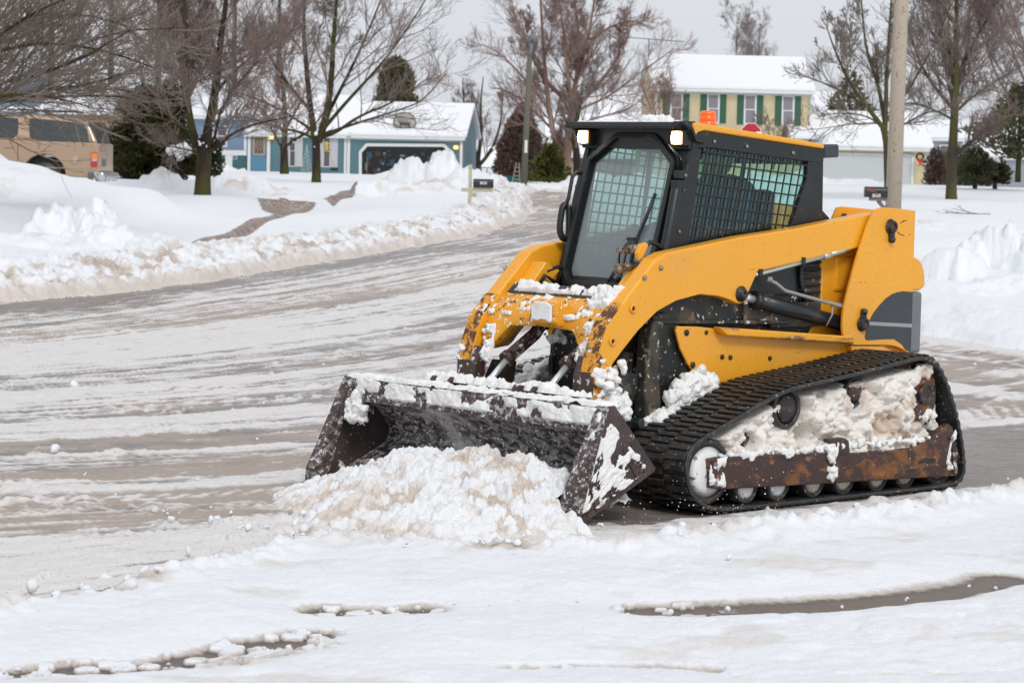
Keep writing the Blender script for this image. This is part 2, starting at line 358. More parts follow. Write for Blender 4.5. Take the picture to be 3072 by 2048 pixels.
BANDS = [  # wheel tracks rubbed bare through the new snow: line, half width, strength
    (pl([(1500, 1414), (1560, 1416), (1700, 1410), (1850, 1403), (2000, 1392), (2150, 1374), (2240, 1358), (2300, 1338)]), .062, 1.), (pl([(2300, 1330), (2350, 1290), (2390, 1240), (2380, 1190)]), .05, .22),
    (pl([(740, 1422), (900, 1420), (980, 1418)]), .045, .62), (pl([(960, 1418), (1200, 1416), (1480, 1418)]), .05, .16),
    (pl([(-100, 1580), (60, 1562), (200, 1550), (350, 1545), (480, 1520), (560, 1500), (640, 1492), (720, 1472)]), .042, .9), (pl([(350, 1552), (600, 1530), (760, 1495)]), .03, .4),
    (pl([(60, 1398), (180, 1386), (270, 1378)]), .022, .7), (pl([(1160, 1560), (1300, 1557), (1500, 1558), (1620, 1562)]), .02, .5),
    (pl([(1190, 1345), (1250, 1340)]), .02, .3), (pl([(1700, 1585), (2000, 1580), (2300, 1570)]), .015, .35)]
mo = Vector((.345, 13.726)); mth = rad(-137.494)
def to_m(x, y):
    dx, dy = x - mo.x, y - mo.y; c, s = math.cos(-mth), math.sin(-mth); return dx * c - dy * s, dx * s + dy * c
def ground(x, y):
    x = np.asarray(x, float); y = np.asarray(y, float)
    b = base(y); inr = inside(x, y, road_poly)
    dl = pdist(x, y, LC0 + [(LC[-1][0] + .6, 112)]); dr = pdist(x, y, [(LC[-1][0] + .6, 112), (2.9, 112)] + RC)
    d = np.minimum(dl, dr); left = dl < dr
    jag = .25 * (fbm(x * 2.2, y * 1.4, 3, 5) - .5) * np.clip(y / 25, .5, 2)
    sd = np.where(inr, -d, d) + jag
    # ---- yards
    yz = idw(x, y) + .05 * (fbm(x * .5, y * .3, 3, 11) - .5) + .012 * (fbm(x * 3, y * 2, 3, 12) - .5)
    bank = b + .10 * sstep(0, .2, sd) + .20 * sstep(.05, 1.1, sd)
    z = bank + (yz - bank) * sstep(.2, 3.2, sd)
    edge = sstep(-.05, .25, sd) * (1 - sstep(.9, 2.4, sd))          # chunky, dirty strip along the kerb
    leftk = left & (x < 2)
    ck = cells(x * 4.2, y * 3.6, 21); ck2 = cells(x * 11, y * 8, 22); eamp = np.where(leftk, 1., .22)
    z = z + eamp * edge * (.07 * ck + .07 * ck2 + .11 * (fbm(x * 5, y * 4, 5, 23, .7) - .5))
    dirt = eamp * edge * (.08 + .80 * sstep(.42, .66, fbm(x * 4, y * 3, 5, 31, .65))) * (1 - .5 * sstep(.6, 1.6, sd) )
    dirt = np.maximum(dirt, eamp * .75 * sstep(-.2, 0, sd) * (1 - sstep(.1, .35, sd)))
    jn = fbm(x * 2.4, y * 1.2, 3, 61); jm = fbm(x * 2.4 + 9, y * 1.2, 3, 62)
    for (cx, cy, rx, ry, h, dd) in LUMPS:
        sel = (np.abs(x - cx) < rx * 1.5) & (np.abs(y - cy) < ry * 1.5)
        if not sel.any(): continue
        xs = x[sel] + (jn[sel] - .5) * rx * .9; ys = y[sel] + (jm[sel] - .5) * ry * .9
        r2 = ((xs - cx) / rx) ** 2 + ((ys - cy) / ry) ** 2; g = np.clip(1 - r2, 0, 1) ** .8
        fq = 4.2 if cy < 50 else 2.
        g2 = g * (.66 + .34 * cells(x[sel] * fq, y[sel] * fq * .6, 41) + .26 * (fbm(x[sel] * fq * 1.2, y[sel] * fq * .9, 5, 42, .6) - .5) + .12 * cells(x[sel] * fq * 2.6, y[sel] * fq * 1.6, 44))
        z[sel] += h * g2 * np.where(sd[sel] > -.2, 1, 0)
        dirt[sel] = np.maximum(dirt[sel], dd * g ** .5 * sstep(.42, .62, fbm(x[sel] * fq * .8, y[sel] * fq * .4, 4, 43)))
    sel = (x > 5) & (x < 8.2) & (y > 40) & (y < 48)                  # sanded patch on the right lawn
    pt = sstep(0, 1, 1 - ((x - 6.2) / 1.5) ** 2 - ((y - 43.5) / 3.) ** 2)
    z = z + pt * .07 * cells(x * 5, y * 2.5, 51) * sel; dirt = np.maximum(dirt, sel * pt * .6 * sstep(.4, .6, fbm(x * 4, y * 2, 3, 52)))
    lb = (x < -9.2) & (y > 44) & (y < 53) & (sd > 0)                 # rough flank of the big bank on the left
    z = z + lb * .10 * (fbm(x * 2.5, y * 1.6, 4, 54) - .5); dirt = np.maximum(dirt, lb * .35 * sstep(.45, .65, fbm(x * 3, y * 1.5, 3, 55)))
    cut = inside(x, y, cutA) | inside(x, y, cutB)
    if cut.any():
        qs = lambda P: [(a * 3, b_) for a, b_ in P]
        cd_ = .17 * sstep(0, .8, np.minimum(pdist(x[cut] * 3, y[cut], qs(cutA), True), pdist(x[cut] * 3, y[cut], qs(cutB), True)) * 1.); z[cut] -= cd_
    # ---- street: thin slush in streaks that follow the traffic
    V = (H * F / np.maximum(y, 4) + 471) / K; U = 1176 + x / np.maximum(y, 4) * F / K
    kk = np.interp(V, [600, 700, 1000, 1150, 1300, 1500], [.125, .11, .055, .06, .14, .10])
    c = V + kk * U + 2.2e-5 * np.clip(U, 0, 1300) ** 2
    cr = V - .11 * (U - 2130) + 0.
    wob = 7 * (fbm(x * .25, y * .18, 3, 71) - .5)
    c = c + wob
    yy = H * F / np.maximum(c * K - 471, 60.)                     # that streak's distance in metres at the left
    st = fbm(x * .13, yy * 2.6, 4, 72); st2 = fbm(x * .4, yy * 9, 4, 73, .6); st3 = fbm(x * 2.6, yy * 16, 4, 74, .6)
    cw = np.interp(c, [690, 706, 716, 738, 745, 762, 770, 798, 806, 850, 862, 905, 915, 942, 952, 975, 990, 1012, 1024, 1045, 1056, 1085, 1096, 1118, 1128, 1146, 1154, 1182, 1192, 1232, 1245, 1300],
                   [.2, .15, .0, .05, .30, .38, .2, .25, .8, .85, .25, .35, .75, .8, .3, .35, .95, .95, .1, .15, .7, .65, .2, .3, .95, .9, .05, .15, .35, .45, .95, 1.])
    cd = np.interp(c, [690, 708, 722, 762, 772, 798, 808, 850, 870, 910, 950, 975, 990, 1018, 1045, 1060, 1092, 1120, 1130, 1155, 1185, 1232, 1250, 1300],
                   [1, .9, .2, .25, .95, .9, .3, .15, .25, .3, .4, .4, .15, .7, .7, .3, .9, .75, .2, 1., .9, .75, .35, .25])
    rs = (x > 3.2) & (y > 14)                                          # street behind the machine, to the right
    yr = H * F / np.maximum(cr * K - 471 - 30, 60.)
    wr = np.interp(cr + wob * .3, [790, 812, 824, 836, 850, 866, 880, 905, 930, 960, 1000, 1060, 1090, 1200], [.5, .15, .2, .9, .9, .25, .3, .85, .5, .8, .4, .8, .1, .1])
    dw = np.interp(cr + wob * .3, [790, 812, 824, 836, 866, 880, 905, 1060, 1090, 1200], [.8, .9, .8, .2, .9, .7, .2, .3, .45, .4])
    cw = np.where(rs, wr, cw); cd = np.where(rs, dw, cd)
    sr = fbm(x * .6, yr * 2.2, 4, 75); st = np.where(rs, sr, st)
    far_b = sstep(48, 60, y); cw = cw * (1 - far_b) + .12 * far_b; cd = cd * (1 - far_b) + .75 * far_b
    white = cw + .9 * (st - .5) + 1.5 * (st2 - .5) + 1.4 * (st3 - .5)
    rdirt = np.clip(cd + 1.2 * (fbm(x * 1.2, yy * 3, 4, 76) - .5) + .5 * (st3 - .5), 0, 1)
    mot = fbm(x * 2.4, y * 1.7, 5, 175, .62); mot2 = fbm(x * 6.5, y * 4.5, 4, 176, .62)
    white = .10 + .90 * white + .45 * (mot - .5) + .6 * (mot2 - .5); rdirt = np.clip(.08 + rdirt + .7 * (mot2 - .5), 0, 1)
    white = np.maximum(white, np.where(left, 0, 1.0) * sstep(-1.2, -.1, sd + .6 * (mot - .5)))
    white = white + .75 * (fbm(x * .32, y * .28, 3, 179) - .5)
    zone = np.exp(-((c - 1107) / 13.) ** 2) + np.exp(-((c - 1167) / 15.) ** 2) + .6 * np.exp(-((c - 960) / 12.) ** 2); zone = zone * (y < 24) * (fbm(x * .9, y * .6, 3, 181) > .42)
    rip = np.sin(6.283 * (x * 8.5 + yy * 2.2 * np.sign(np.sin(yy * 14)))) * zone; white = white + .22 * rip; rdirt = np.clip(rdirt + .25 * zone, 0, 1)
    mx, my = to_m(x, y)
    plowed = (1 - sstep(.95, 1.1, np.abs(my))) * (1 - sstep(.3, .9, mx)) * sstep(-9, -2, mx)      # lane the blade has just scraped
    white = white * (1 - .95 * plowed) - .1 * plowed; rdirt = rdirt * (1 - .6 * plowed)
    zr = b + .006 + .010 * np.clip(white, 0, 1.2) + .012 * (st3 - .5) * (1 - plowed) + .02 * cells(x * 9, y * 6, 77) * np.clip(white - .3, 0, .6) * (1 - plowed)
    brl = sstep(.60, .72, fbm(x * 2.6, y * 1.8, 4, 78)) * (rdirt > .45) * (1 - plowed)
    zr = zr + .025 * brl * cells(x * 12, y * 9, 79)
    # ---- new snow in the foreground
    if y.min() > 24:
        Z = np.where(sd < 0, zr, z); cutm = cut & (sd >= 0); Z = np.where(cutm, z, Z)
        return Z, np.where(sd < 0, np.clip(white, 0, 1), 1.), np.where(sd < 0, rdirt, dirt), np.where(cutm, 2, np.where(sd < 0, 0, 1))
    up_ = inside(x, y, fg + [(40, 40), (40, -10), (-40, -10)])      # camera side of the windrow
    dfg = pdist(x, y, fg); s = np.where(up_, dfg, -dfg) + .10 * (fbm(x * 3, y * 3, 4, 81) - .5)
    T = sstep(-.03, .16, s); tz = .04 + .05 * fbm(x * 1.3, y * 1.3, 5, 82, .6) + .016 * cells(x * 4.5, y * 4.5, 83) * sstep(.35, .65, fbm(x * 1.1, y * 1.1, 2, 84)) + .006 * cells(x * 16, y * 16, 85)
    rdg = np.exp(-((s - .13) / .15) ** 2); tz = tz + rdg * (.014 + .030 * cells(x * 7, y * 7, 86) + .026 * cells(x * 15, y * 15, 87) + .03 * (fbm(x * 9, y * 9, 4, 186, .65) - .5))
    tz = tz + rdg * sstep(.4, 1.2, x) * (.03 * cells(x * 9, y * 9, 187) + .015 * cells(x * 20, y * 20, 188))
    near = np.exp(-((x - 2.9) ** 2 / 1.2 + (y - 14.9) ** 2 / .8)); tz = tz + .02 * near * cells(x * 12, y * 12, 88)
    smooth_right = sstep(.9, 1.6, x) * sstep(10.9, 11.5, y) * sstep(.3, .5, s) * (1 - sstep(13.2, 13.9, y - (x - 2.2) * .9)); tz = tz * (1 - .35 * smooth_right)
    bare = np.zeros_like(x)
    for ln, hw, amt in (BANDS if y.min() < 13 else []):
        hw = hw * 2.1; dd = pdist(x, y, ln); g = 1 - sstep(hw * .35, hw * 1.7, dd + .12 * (fbm(x * 3.5, y * 5, 5, 91, .7) - .5)); bare = np.maximum(bare, amt * g)
        T = T * (1 - .97 * g * sstep(.3, .55, amt + .35 * (fbm(x * 6, y * 9, 3, 92) - .5)))
        tz = tz * (1 - .62 * amt * (1 - sstep(hw, hw + .35, dd)))
    zf = b + .004 + T * tz
    chunks = sstep(.1, .5, bare) * sstep(.50, .62, cells(x * 13, y * 13, 93)) * sstep(1.2, .5, x); zf = zf + .02 * chunks
    fgs = sstep(-.05, .02, s) * (y < 22) * inr
    # ---- put together
    zroad = np.where(fgs > 0, np.maximum(zf, zr * (1 - fgs)), zr)
    fdirt = .42 * sstep(.52, .74, fbm(x * 2.2, y * 2.8, 4, 94)) + .55 * rdg * sstep(.42, .62, fbm(x * 3, y * 3, 3, 95))
    onroad = sd < 0
    Z = np.where(onroad, zroad, z)
    Z = np.where(cut & ~onroad, z, Z)
    W = np.where(onroad, np.where(s > -.02, np.maximum(T, chunks) , np.clip(white, 0, 1)), 1.)
    Dt = np.where(onroad, np.where(s > -.02, fdirt, rdirt), dirt)
    kind = np.where(cut & ~onroad, 2, np.where(onroad & ((s < -.02) | (y > 22)), 0, 1))
    return Z, W, Dt, kind
def gz(x, y): return float(ground(np.array([x]), np.array([y]))[0][0])
rows = [2.0, 3.5, 5, 6.2, 7, 7.6]
y_ = 7.6
while y_ < 150:
    y_ += max(.012, min(y_ * y_ * 2.3e-4, (.0028 if y_ < 62 else .0045) * y_)); rows.append(y_)
rows += [155, 165, 180, 200, 230, 280, 350, 450, 700, 1200, 2000]
rows = np.array(rows)
cols = np.r_[-np.geomspace(1.6, .272, 14)[:-1], np.linspace(-.27, .27, 800), np.geomspace(.272, 1.6, 14)[1:]]
GY, GC = np.meshgrid(rows, cols, indexing='ij'); GX = GC * (GY + 0.)
_b = np.array_split(np.arange(len(rows)), 24); _r = [ground(GX[i].ravel(), GY[i].ravel()) for i in _b]; Zg, Wg, Dg, Kg = (np.concatenate([q[j] for q in _r]) for j in range(4))
far = GY.ravel() > 150; Zg[far] = 1.0
V3 = np.stack([GX.ravel(), GY.ravel(), Zg], 1); NR, NC = GY.shape
idx = np.arange(NR * NC).reshape(NR, NC)
Q4 = np.stack([idx[:-1, :-1], idx[:-1, 1:], idx[1:, 1:], idx[1:, :-1]], -1).reshape(-1, 4)
kq = Kg[Q4]; kf = np.where((kq == 2).sum(1) >= 2, 2, np.where((kq == 0).sum(1) >= 2, 0, 1))
WET = (.155, .135, .122)
m_road = M('slushy_asphalt', WET, .42, layers=[
    dict(scale=5, lo=.4, hi=.7, col=(.24, .21, .195), vec=(.5, 1.6, 1)),
    dict(scale=34, lo=.46, hi=.66, col=(.40, .35, .31), amt=.75, vec=(.5, 1.8, 1), nr=.7),
    dict(attr='dirt', lo=.30, hi=.95, jit=(22, .5), vec=(.7, 1.4, 1), col=(.39, .32, .27), rough=.65, amt=.88),
    dict(attr='white', lo=.18, hi=.78, jit=(16, .55), vec=(.6, 1.5, 1), col=(.70, .675, .66), rough=.6, amt=.97),
    dict(scale=48, lo=.60, hi=.68, col=(.30, .20, .14), amt=.55)],
    bumps=[(38, .55, .012, (.7, 1.3, 1)), (110, .5, .004)], spec=.5)
m_ground_snow = M('yard_snow', SNOW, .75, layers=[
    dict(scale=2.2, lo=.45, hi=.8, col=(.76, .765, .78), amt=.6),
    dict(attr='dirt', lo=.12, hi=.8, jit=(9, .45), col=(.60, .52, .455), amt=.85),
    dict(attr='dirt', lo=.7, hi=1.0, jit=(28, .5), col=(.36, .28, .23), amt=.75),
    dict(attr='white', lo=.95, hi=.55, jit=(30, .5), col=(.50, .42, .36), amt=.8), dict(attr='white', lo=.60, hi=.22, jit=(24, .4), col=(.13, .105, .09), rough=.5), dict(attr='white', lo=.35, hi=.0, jit=(60, .9), col=(.22, .18, .155), rough=.6, amt=.6)],
    bumps=[(7, .25, .05), (22, .4, .02), (80, .6, .012)], spec=.3)
m_walk = M('concrete_walk', (.27, .215, .17), .8, layers=[dict(scale=1.2, lo=.5, hi=.52, col=(.21, .14, .13), amt=.7), dict(scale=9, lo=.5, hi=.6, col=(.7, .7, .72), amt=.35)], bump=(30, .3, .01))
def sub(name, k, mat):
    q = Q4[kf == k]; u, inv = np.unique(q.ravel(), return_inverse=True)
    o = np_mesh(name, V3[u], inv.reshape(-1, 4), mat, attrs={'white': Wg[u], 'dirt': Dg[u]}); o['kind'] = 'structure'; return o
sub('road', 0, m_road); sub('snow_cover', 1, m_ground_snow); sub('sidewalk', 2, m_walk)
# ------------------------------------------------------------------ the track loader (X forward, Y to its left, Z up, in metres)
YEL = (.82, .365, .014)
m_yel = M('yellow_paint', YEL, .38, coat=.25, layers=[
    dict(scale=2.4, lo=.35, hi=.75, col=(.78, .335, .018), amt=.6), dict(scale=60, lo=.62, hi=.66, col=(.42, .20, .04), amt=.5),
    dict(scale=7, lo=.66, hi=.70, col=(.12, .06, .03), rough=.8, vec=(1, 1, 3), amt=.75, nr=.75), dict(scale=1.6, lo=.5, hi=.8, col=(.60, .34, .12), rough=.7, amt=.45)], bump=(9, .06, .02))
m_yel_worn = M('worn_yellow_paint', YEL, .42, layers=[dict(scale=3, lo=.35, hi=.75, col=(.62, .25, .02), amt=.6),
    dict(scale=16, lo=.57, hi=.61, col=(.09, .045, .028), rough=.8, nr=.75), dict(scale=34, lo=.60, hi=.64, col=(.85, .84, .82), rough=.7), dict(scale=6, lo=.60, hi=.70, col=(.30, .14, .04), amt=.7)], bump=(30, .12, .01))
m_chip = M('chipped_paint', (.70, .30, .015), .5, layers=[dict(scale=14, lo=.46, hi=.54, col=(.10, .045, .025), rough=.8, nr=.78), dict(scale=30, lo=.60, hi=.64, col=(.80, .79, .77), rough=.7)], bump=(30, .3, .01))
m_blk = M('black_paint', (.009, .012, .013), .42, layers=[dict(scale=4, lo=.5, hi=.8, col=(.026, .027, .026), rough=.6, amt=.8), dict(scale=14, lo=.64, hi=.70, col=(.10, .075, .06), rough=.8, amt=.6)])
m_body = M('muddy_black_steel', (.011, .014, .013), .5, layers=[dict(scale=4, lo=.50, hi=.64, col=(.085, .062, .045), rough=.9, vec=(1, 1, .6)), dict(scale=11, lo=.57, hi=.64, col=(.24, .17, .115), rough=.9, amt=.7, nr=.7), dict(scale=30, lo=.63, hi=.66, col=(.7, .68, .66), rough=.8, amt=.8)], bump=(20, .2, .01))
m_gry = M('dark_grey_panel', (.035, .042, .05), .42, layers=[dict(scale=5, lo=.5, hi=.8, col=(.06, .065, .07), amt=.6)])
m_gry2 = M('mid_grey_panel', (.17, .18, .19), .45, layers=[dict(scale=4, lo=.45, hi=.75, col=(.12, .125, .13), amt=.6)])
m_stripe = M('grey_stripe', (.30, .31, .31), .5)
m_brn = M('brown_steel', (.055, .028, .024), .5, layers=[dict(scale=8, lo=.5, hi=.7, col=(.09, .05, .035), rough=.7), dict(scale=26, lo=.58, hi=.63, col=(.75, .74, .73), rough=.7, amt=.8)], bump=(30, .15, .005))
m_bkt = M('bucket_steel', (.045, .026, .026), .5, layers=[dict(scale=5, lo=.45, hi=.7, col=(.085, .055, .05), rough=.6, amt=.8),
    dict(scale=18, lo=.50, hi=.64, col=(.50, .48, .465), rough=.7, vec=(1, .8, 1.6), dist=.6, nr=.78, amt=.8), dict(scale=34, lo=.56, hi=.62, col=(.76, .75, .74), rough=.7, amt=.85, nr=.7)], bump=(40, .35, .006))
m_bkt_in = M('bucket_inner', (.04, .028, .03), .45, layers=[dict(scale=20, lo=.44, hi=.62, col=(.50, .485, .46), rough=.65, vec=(1, .6, 1.5), dist=.8, nr=.75, amt=.9), dict(scale=3, lo=.52, hi=.7, col=(.66, .63, .59), rough=.7), dict(scale=40, lo=.58, hi=.63, col=(.75, .74, .73))], bump=(40, .4, .006))
m_bkt_d = M('bucket_side', (.04, .026, .026), .48, layers=[dict(scale=5, lo=.45, hi=.7, col=(.08, .05, .048), rough=.6), dict(scale=12, lo=.62, hi=.67, col=(.72, .71, .70), rough=.7, nr=.72), dict(scale=60, lo=.66, hi=.70, col=(.6, .58, .57), amt=.6)], bump=(40, .3, .006))
m_rub = M('track_rubber', (.020, .023, .024), .42, layers=[dict(scale=10, lo=.48, hi=.72, col=(.075, .052, .038), rough=.75, amt=.9), dict(scale=55, lo=.62, hi=.68, col=(.45, .42, .39), amt=.8)], bump=(50, .3, .004))
m_lug = M('track_lug_rubber', (.018, .018, .018), .45, layers=[dict(scale=12, lo=.45, hi=.70, col=(.060, .043, .032), rough=.8, amt=.9), dict(scale=34, lo=.62, hi=.70, col=(.36, .33, .30), amt=.6)])
m_rail = M('rusty_rail', (.05, .026, .022), .5, layers=[dict(scale=4.5, lo=.50, hi=.62, col=(.19, .075, .02), rough=.55, vec=(1, 1, 1.7), dist=.3, nr=.7), dict(scale=11, lo=.58, hi=.66, col=(.30, .13, .035), vec=(.8, 1, 1.6), nr=.7),
    dict(scale=5, lo=.56, hi=.60, col=(.022, .018, .02), vec=(.6, 1, 2)), dict(scale=60, lo=.66, hi=.70, col=(.8, .8, .8))], bump=(25, .25, .006, (.5, 1, 2)))
m_whl = M('wheel_disc_slush', (.62, .55, .46), .7, layers=[dict(scale=14, lo=.5, hi=.7, col=(.34, .24, .15)), dict(scale=30, lo=.6, hi=.68, col=(.8, .78, .76))], bump=(40, .5, .006))
m_wht = M('wheel_disc_snow', (.78, .79, .80), .7, layers=[dict(scale=18, lo=.6, hi=.66, col=(.1, .09, .08))], bump=(40, .6, .006))
m_chr = M('chromed_rod', (.80, .82, .85), .25, metal=.55)
m_stl = M('dull_steel', (.32, .30, .28), .4, metal=.8, layers=[dict(scale=30, lo=.5, hi=.6, col=(.2, .14, .1), rough=.8, amt=.6)])
m_hose = M('grey_hose', (.30, .29, .26), .5)
m_pin = M('pin_steel', (.03, .028, .028), .4, metal=.4, layers=[dict(scale=40, lo=.5, hi=.7, col=(.12, .08, .06))])
m_gls = glass('cab_door_glass', (.88, .93, .92), .9, .02, diffuse_mix=((.46, .54, .56), .36))  # the grey-blue diffuse share is a reflection painted into the pane
m_gls2 = glass('tinted_side_glass', (.66, .88, .82), .8, .02, diffuse_mix=((.12, .16, .14), .05))
m_amb = M('amber_lens', (.85, .13, .005), .3, emit=((1, .14, .005), .12), coat=.5)
m_lens = M('lit_headlight', (.9, .85, .7), .3, emit=((1., .46, .10), 1.9))
m_lens2 = M('lit_headlight_bulb', (1, .95, .85), .3, emit=((1., .93, .75), 45.))
m_grip = M('grip_strip', (.035, .038, .045), .7, layers=[dict(scale=40, lo=.6, hi=.7, col=(.3, .3, .3), amt=.5)], bump=(120, .5, .002))
m_seat = M('seat_vinyl', (.02, .022, .024), .55)
m_int = M('cab_interior', (.045, .05, .05), .7)
m_psnow = M('machine_snow', (.80, .80, .79), .7, layers=[dict(scale=20, lo=.55, hi=.75, col=(.66, .60, .53), amt=.7)], bumps=[(90, .7, .006)], spec=.3)
m_green = M('green_tag', (.05, .42, .07), .5)
T = empty('track_loader', (mo.x, mo.y, 0), mth, 'yellow and black compact track loader pushing slushy snow with its wide bucket', 'loader')
def sym(fn):
    for s in (1, -1): fn(s)
ARM = [(-1.83, 1.553), (-1.137, 1.460), (-.724, 1.418), (-.133, 1.334), (-.054, 1.303), (.188, 1.070), (.300, .955), (.352, .820), (.378, .70), (.382, .56), (.285, .55), (.262, .70), (.240, .765),
       (.18, .828), (.071, .926), (-.067, 1.024), (-.211, 1.078), (-.396, 1.109), (-.534, 1.098), (-.640, 1.078), (-.672, 1.060), (-.71, 1.052), (-.745, 1.062), (-.776, 1.132), (-.834, 1.222), (-1.83, 1.372)]
def arm(s):
    b = MB(); b.prism(ARM, s * .432, s * .53)
    o = b.build('lift_arm', m_yel, T, bevel=.012, seg=3)
    p = MB(); PL = [(-.134, 1.318), (-.300, 1.344), (-.523, 1.366), (-.60, 1.352), (-.685, 1.336), (-.80, 1.312), (-.829, 1.282), (-.838, 1.225), (-.778, 1.128), (-.748, 1.066), (-.71, 1.056), (-.672, 1.064), (-.60, 1.086), (-.534, 1.101), (-.396, 1.113), (-.211, 1.082), (-.067, 1.028), (.071, .930), (.18, .832), (.243, .77), (.27, .735), (.345, .82), (.292, .955), (.182, 1.064), (-.056, 1.292)]
    p.prism(PL, s * .528, s * .5355); p.build('arm_plate', m_yel, o, bevel=.003)
    for (x, z) in ((-.085, 1.255), (.035, 1.205)): MB().lathe([(.0, .0), (.013, .0), (.013, s * .008), (.007, s * .013), (0, s * .013)], (x, s * .535, z), 'Y', 12).build('bolt', m_stl, o)
    for (x, z, r) in ((.118, 1.045, .022), (.262, .880, .022)):
        t = MB(); t.lathe([(r * .55, s * -.002), (r * .55, s * .012), (r * .9, s * .014), (r, s * .008), (r, s * -.002)], (x, s * .535, z), 'Y', 22); bs = t.build('bushing', m_yel, o)
        t = MB(); t.lathe([(r * .5, 0), (r * .5, s * .009)], (x, s * .535, z), 'Y', 16); t.build('bore', m_body, bs)
    t = MB(); t.lathe([(.044, 0), (.044, s * .006), (.030, s * .012), (.028, s * .03), (.012, s * .034), (.012, s * .028)], (-.712, s * .534, 1.108), 'Y', 26); t.build('pivot_pin', m_pin, o)
    MB().prism([(.186, 1.0745), (.3035, .9575), (.3565, .8215), (.3815, .72), (.377, .72), (.350, .82), (.299, .953), (.183, 1.069)], s * .4335, s * .5285).build('worn_edge', m_chip, o)
    MB().prism([(.3815, .718), (.386, .562), (.380, .562), (.376, .718)], s * .4335, s * .5285).build('worn_edge', m_brn, o)
    MB().prism([(.352, .822), (.378, .70), (.382, .555), (.345, .555), (.345, .70), (.315, .82)], s * .529, s * .5325).build('worn_edge', m_chip, o)
    # worn brown foot of the arm and its snow
    f = MB(); f.prism([(.352, .80), (.385, .70), (.392, .545), (.30, .54), (.31, .66), (.325, .78)], s * .38, s * .4315); f.build('arm_foot', m_brn, o, bevel=.006)
sym(arm)
# snow caked on the feet of the arms, the coupler below them
def foot(s):
    pts = []; rng = random.Random(5 + s)
    for i in range(52):
        pts.append((.20 + rng.random() * .17, s * (.50 + rng.random() * .07), .52 + rng.random() * .22 * (1 if rng.random() < .8 else 1.25), .012 + .03 * rng.random()))
    for i in range(26): pts.append((.13 + rng.random() * .15, s * (.50 + rng.random() * .06), .50 + rng.random() * .12, .015 + .03 * rng.random()))
    lumps('caked_snow', pts, m_psnow, T, 3 + s, fuse=.0065)
    b = MB(); b.prism([(.02, .70), (.16, .715), (.21, .62), (.20, .50), (.06, .52)], s * .44, s * .50); b.lathe([(.05, 0), (.05, s * .02), (.03, s * .03)], (.13, s * .50, .60), 'Y', 16)
    b.build('coupler_latch', m_body, T, bevel=.008)
sym(foot)
b = MB(); b.prism([(.44, .31), (.62, .56), (.56, .60), (.36, .58), (.32, .40), (.38, .27)], -.50, .50); b.build('coupler_frame', m_brn, T, bevel=.01)
# cross member between the arms
def cross():
    n = 41; ys = np.linspace(-.432, .432, n); V = []; 
    for y in ys:
        e = sstep(.22, .40, abs(y)); zb = .925 - .135 * float(e) - .02 * (abs(y) / .43); xb = .262 + .055 * float(e)
        pr = [(.03, .98), (.045, 1.118), (.052, 1.130), (.062, 1.130), (.122, 1.078), (.150, 1.068), (.185, 1.052), (.215, 1.03), (.236, 1.0), (.25, .965), (xb, zb + .01), (xb - .006, zb), (.14, zb + .02)]
        V += [(x, y, z) for x, z in pr]
    m = 13; Fq = []
    for i in range(n - 1):
        for k in range(m): Fq.append((i * m + k, i * m + (k + 1) % m, (i + 1) * m + (k + 1) % m, (i + 1) * m + k))
    b = MB(); b.add(V, Fq, True); b.add(V[:m], [tuple(range(m))]); b.add(V[-m:], [tuple(range(m))])
    o = b.build('cross_member', m_yel_worn, T)
    g = MB(); g.prism([(.060, 1.1335), (.1215, 1.0805), (.1235, 1.0835), (.062, 1.1365)], -.425, .425); g.build('grip_strip', m_grip, o)
    g = MB(); g.prism([(.20, 1.045), (.262, 1.075), (.318, 1.06), (.322, .955), (.300, .935), (.25, .93), (.22, .95)], -.03, .175); bx = g.build('valve_housing', m_yel_worn, o, bevel=.01)
    g = MB(); g.prism([(-.005, 1.03), (.0, .965), (.05, .96), (.07, .968), (.11, .966), (.14, .952), (.15, .96), (.15, 1.045), (.11, 1.06), (.02, 1.06)], .320, .336, axis='X')
    g.build('packed_snow', m_psnow, bx, bevel=.008, seg=3)
    return o
cr = cross()
snow_sheet('settled_snow', quad_patch((.115, -.43, 1.088), (.115, .43, 1.088), (.055, .43, 1.138), (.055, -.43, 1.138), (.6, 0, .8)), .035, .50, .11, m_psnow, T, 12, 160, 16, fade=.012)
snow_sheet('settled_snow', quad_patch((.262, -.43, .97), (.262, .43, .97), (.12, .43, 1.085), (.12, -.43, 1.085), (.7, 0, .7)), .020, .555, .07, m_psnow, T, 31, 180, 36, fade=.012)
snow_sheet('settled_snow', quad_patch((.215, .26, 1.03), (.215, .47, 1.03), (.08, .47, 1.135), (.08, .26, 1.135), (.6, 0, .8)), .05, .36, .07, m_psnow, T, 44, 70, 40, fade=.03)
snow_sheet('settled_snow', quad_patch((.30, .30, .75), (.33, .425, .75), (.25, .425, .98), (.22, .32, .98), (.9, 0, .3)), .03, .42, .05, m_psnow, T, 51, 40, 60, fade=.02)
snow_sheet('settled_snow', quad_patch((.37, -.43, .66), (.39, -.53, .66), (.25, -.53, 1.03), (.25, -.43, 1.03), (.9, 0, .4)), .02, .50, .05, m_psnow, T, 57, 30, 90, fade=.02)
snow_sheet('settled_snow', quad_patch((.33, -.30, .70), (.345, -.42, .70), (.28, -.42, .93), (.27, -.34, .93), (.9, 0, .3)), .03, .40, .05, m_psnow, T, 58, 40, 60, fade=.02)
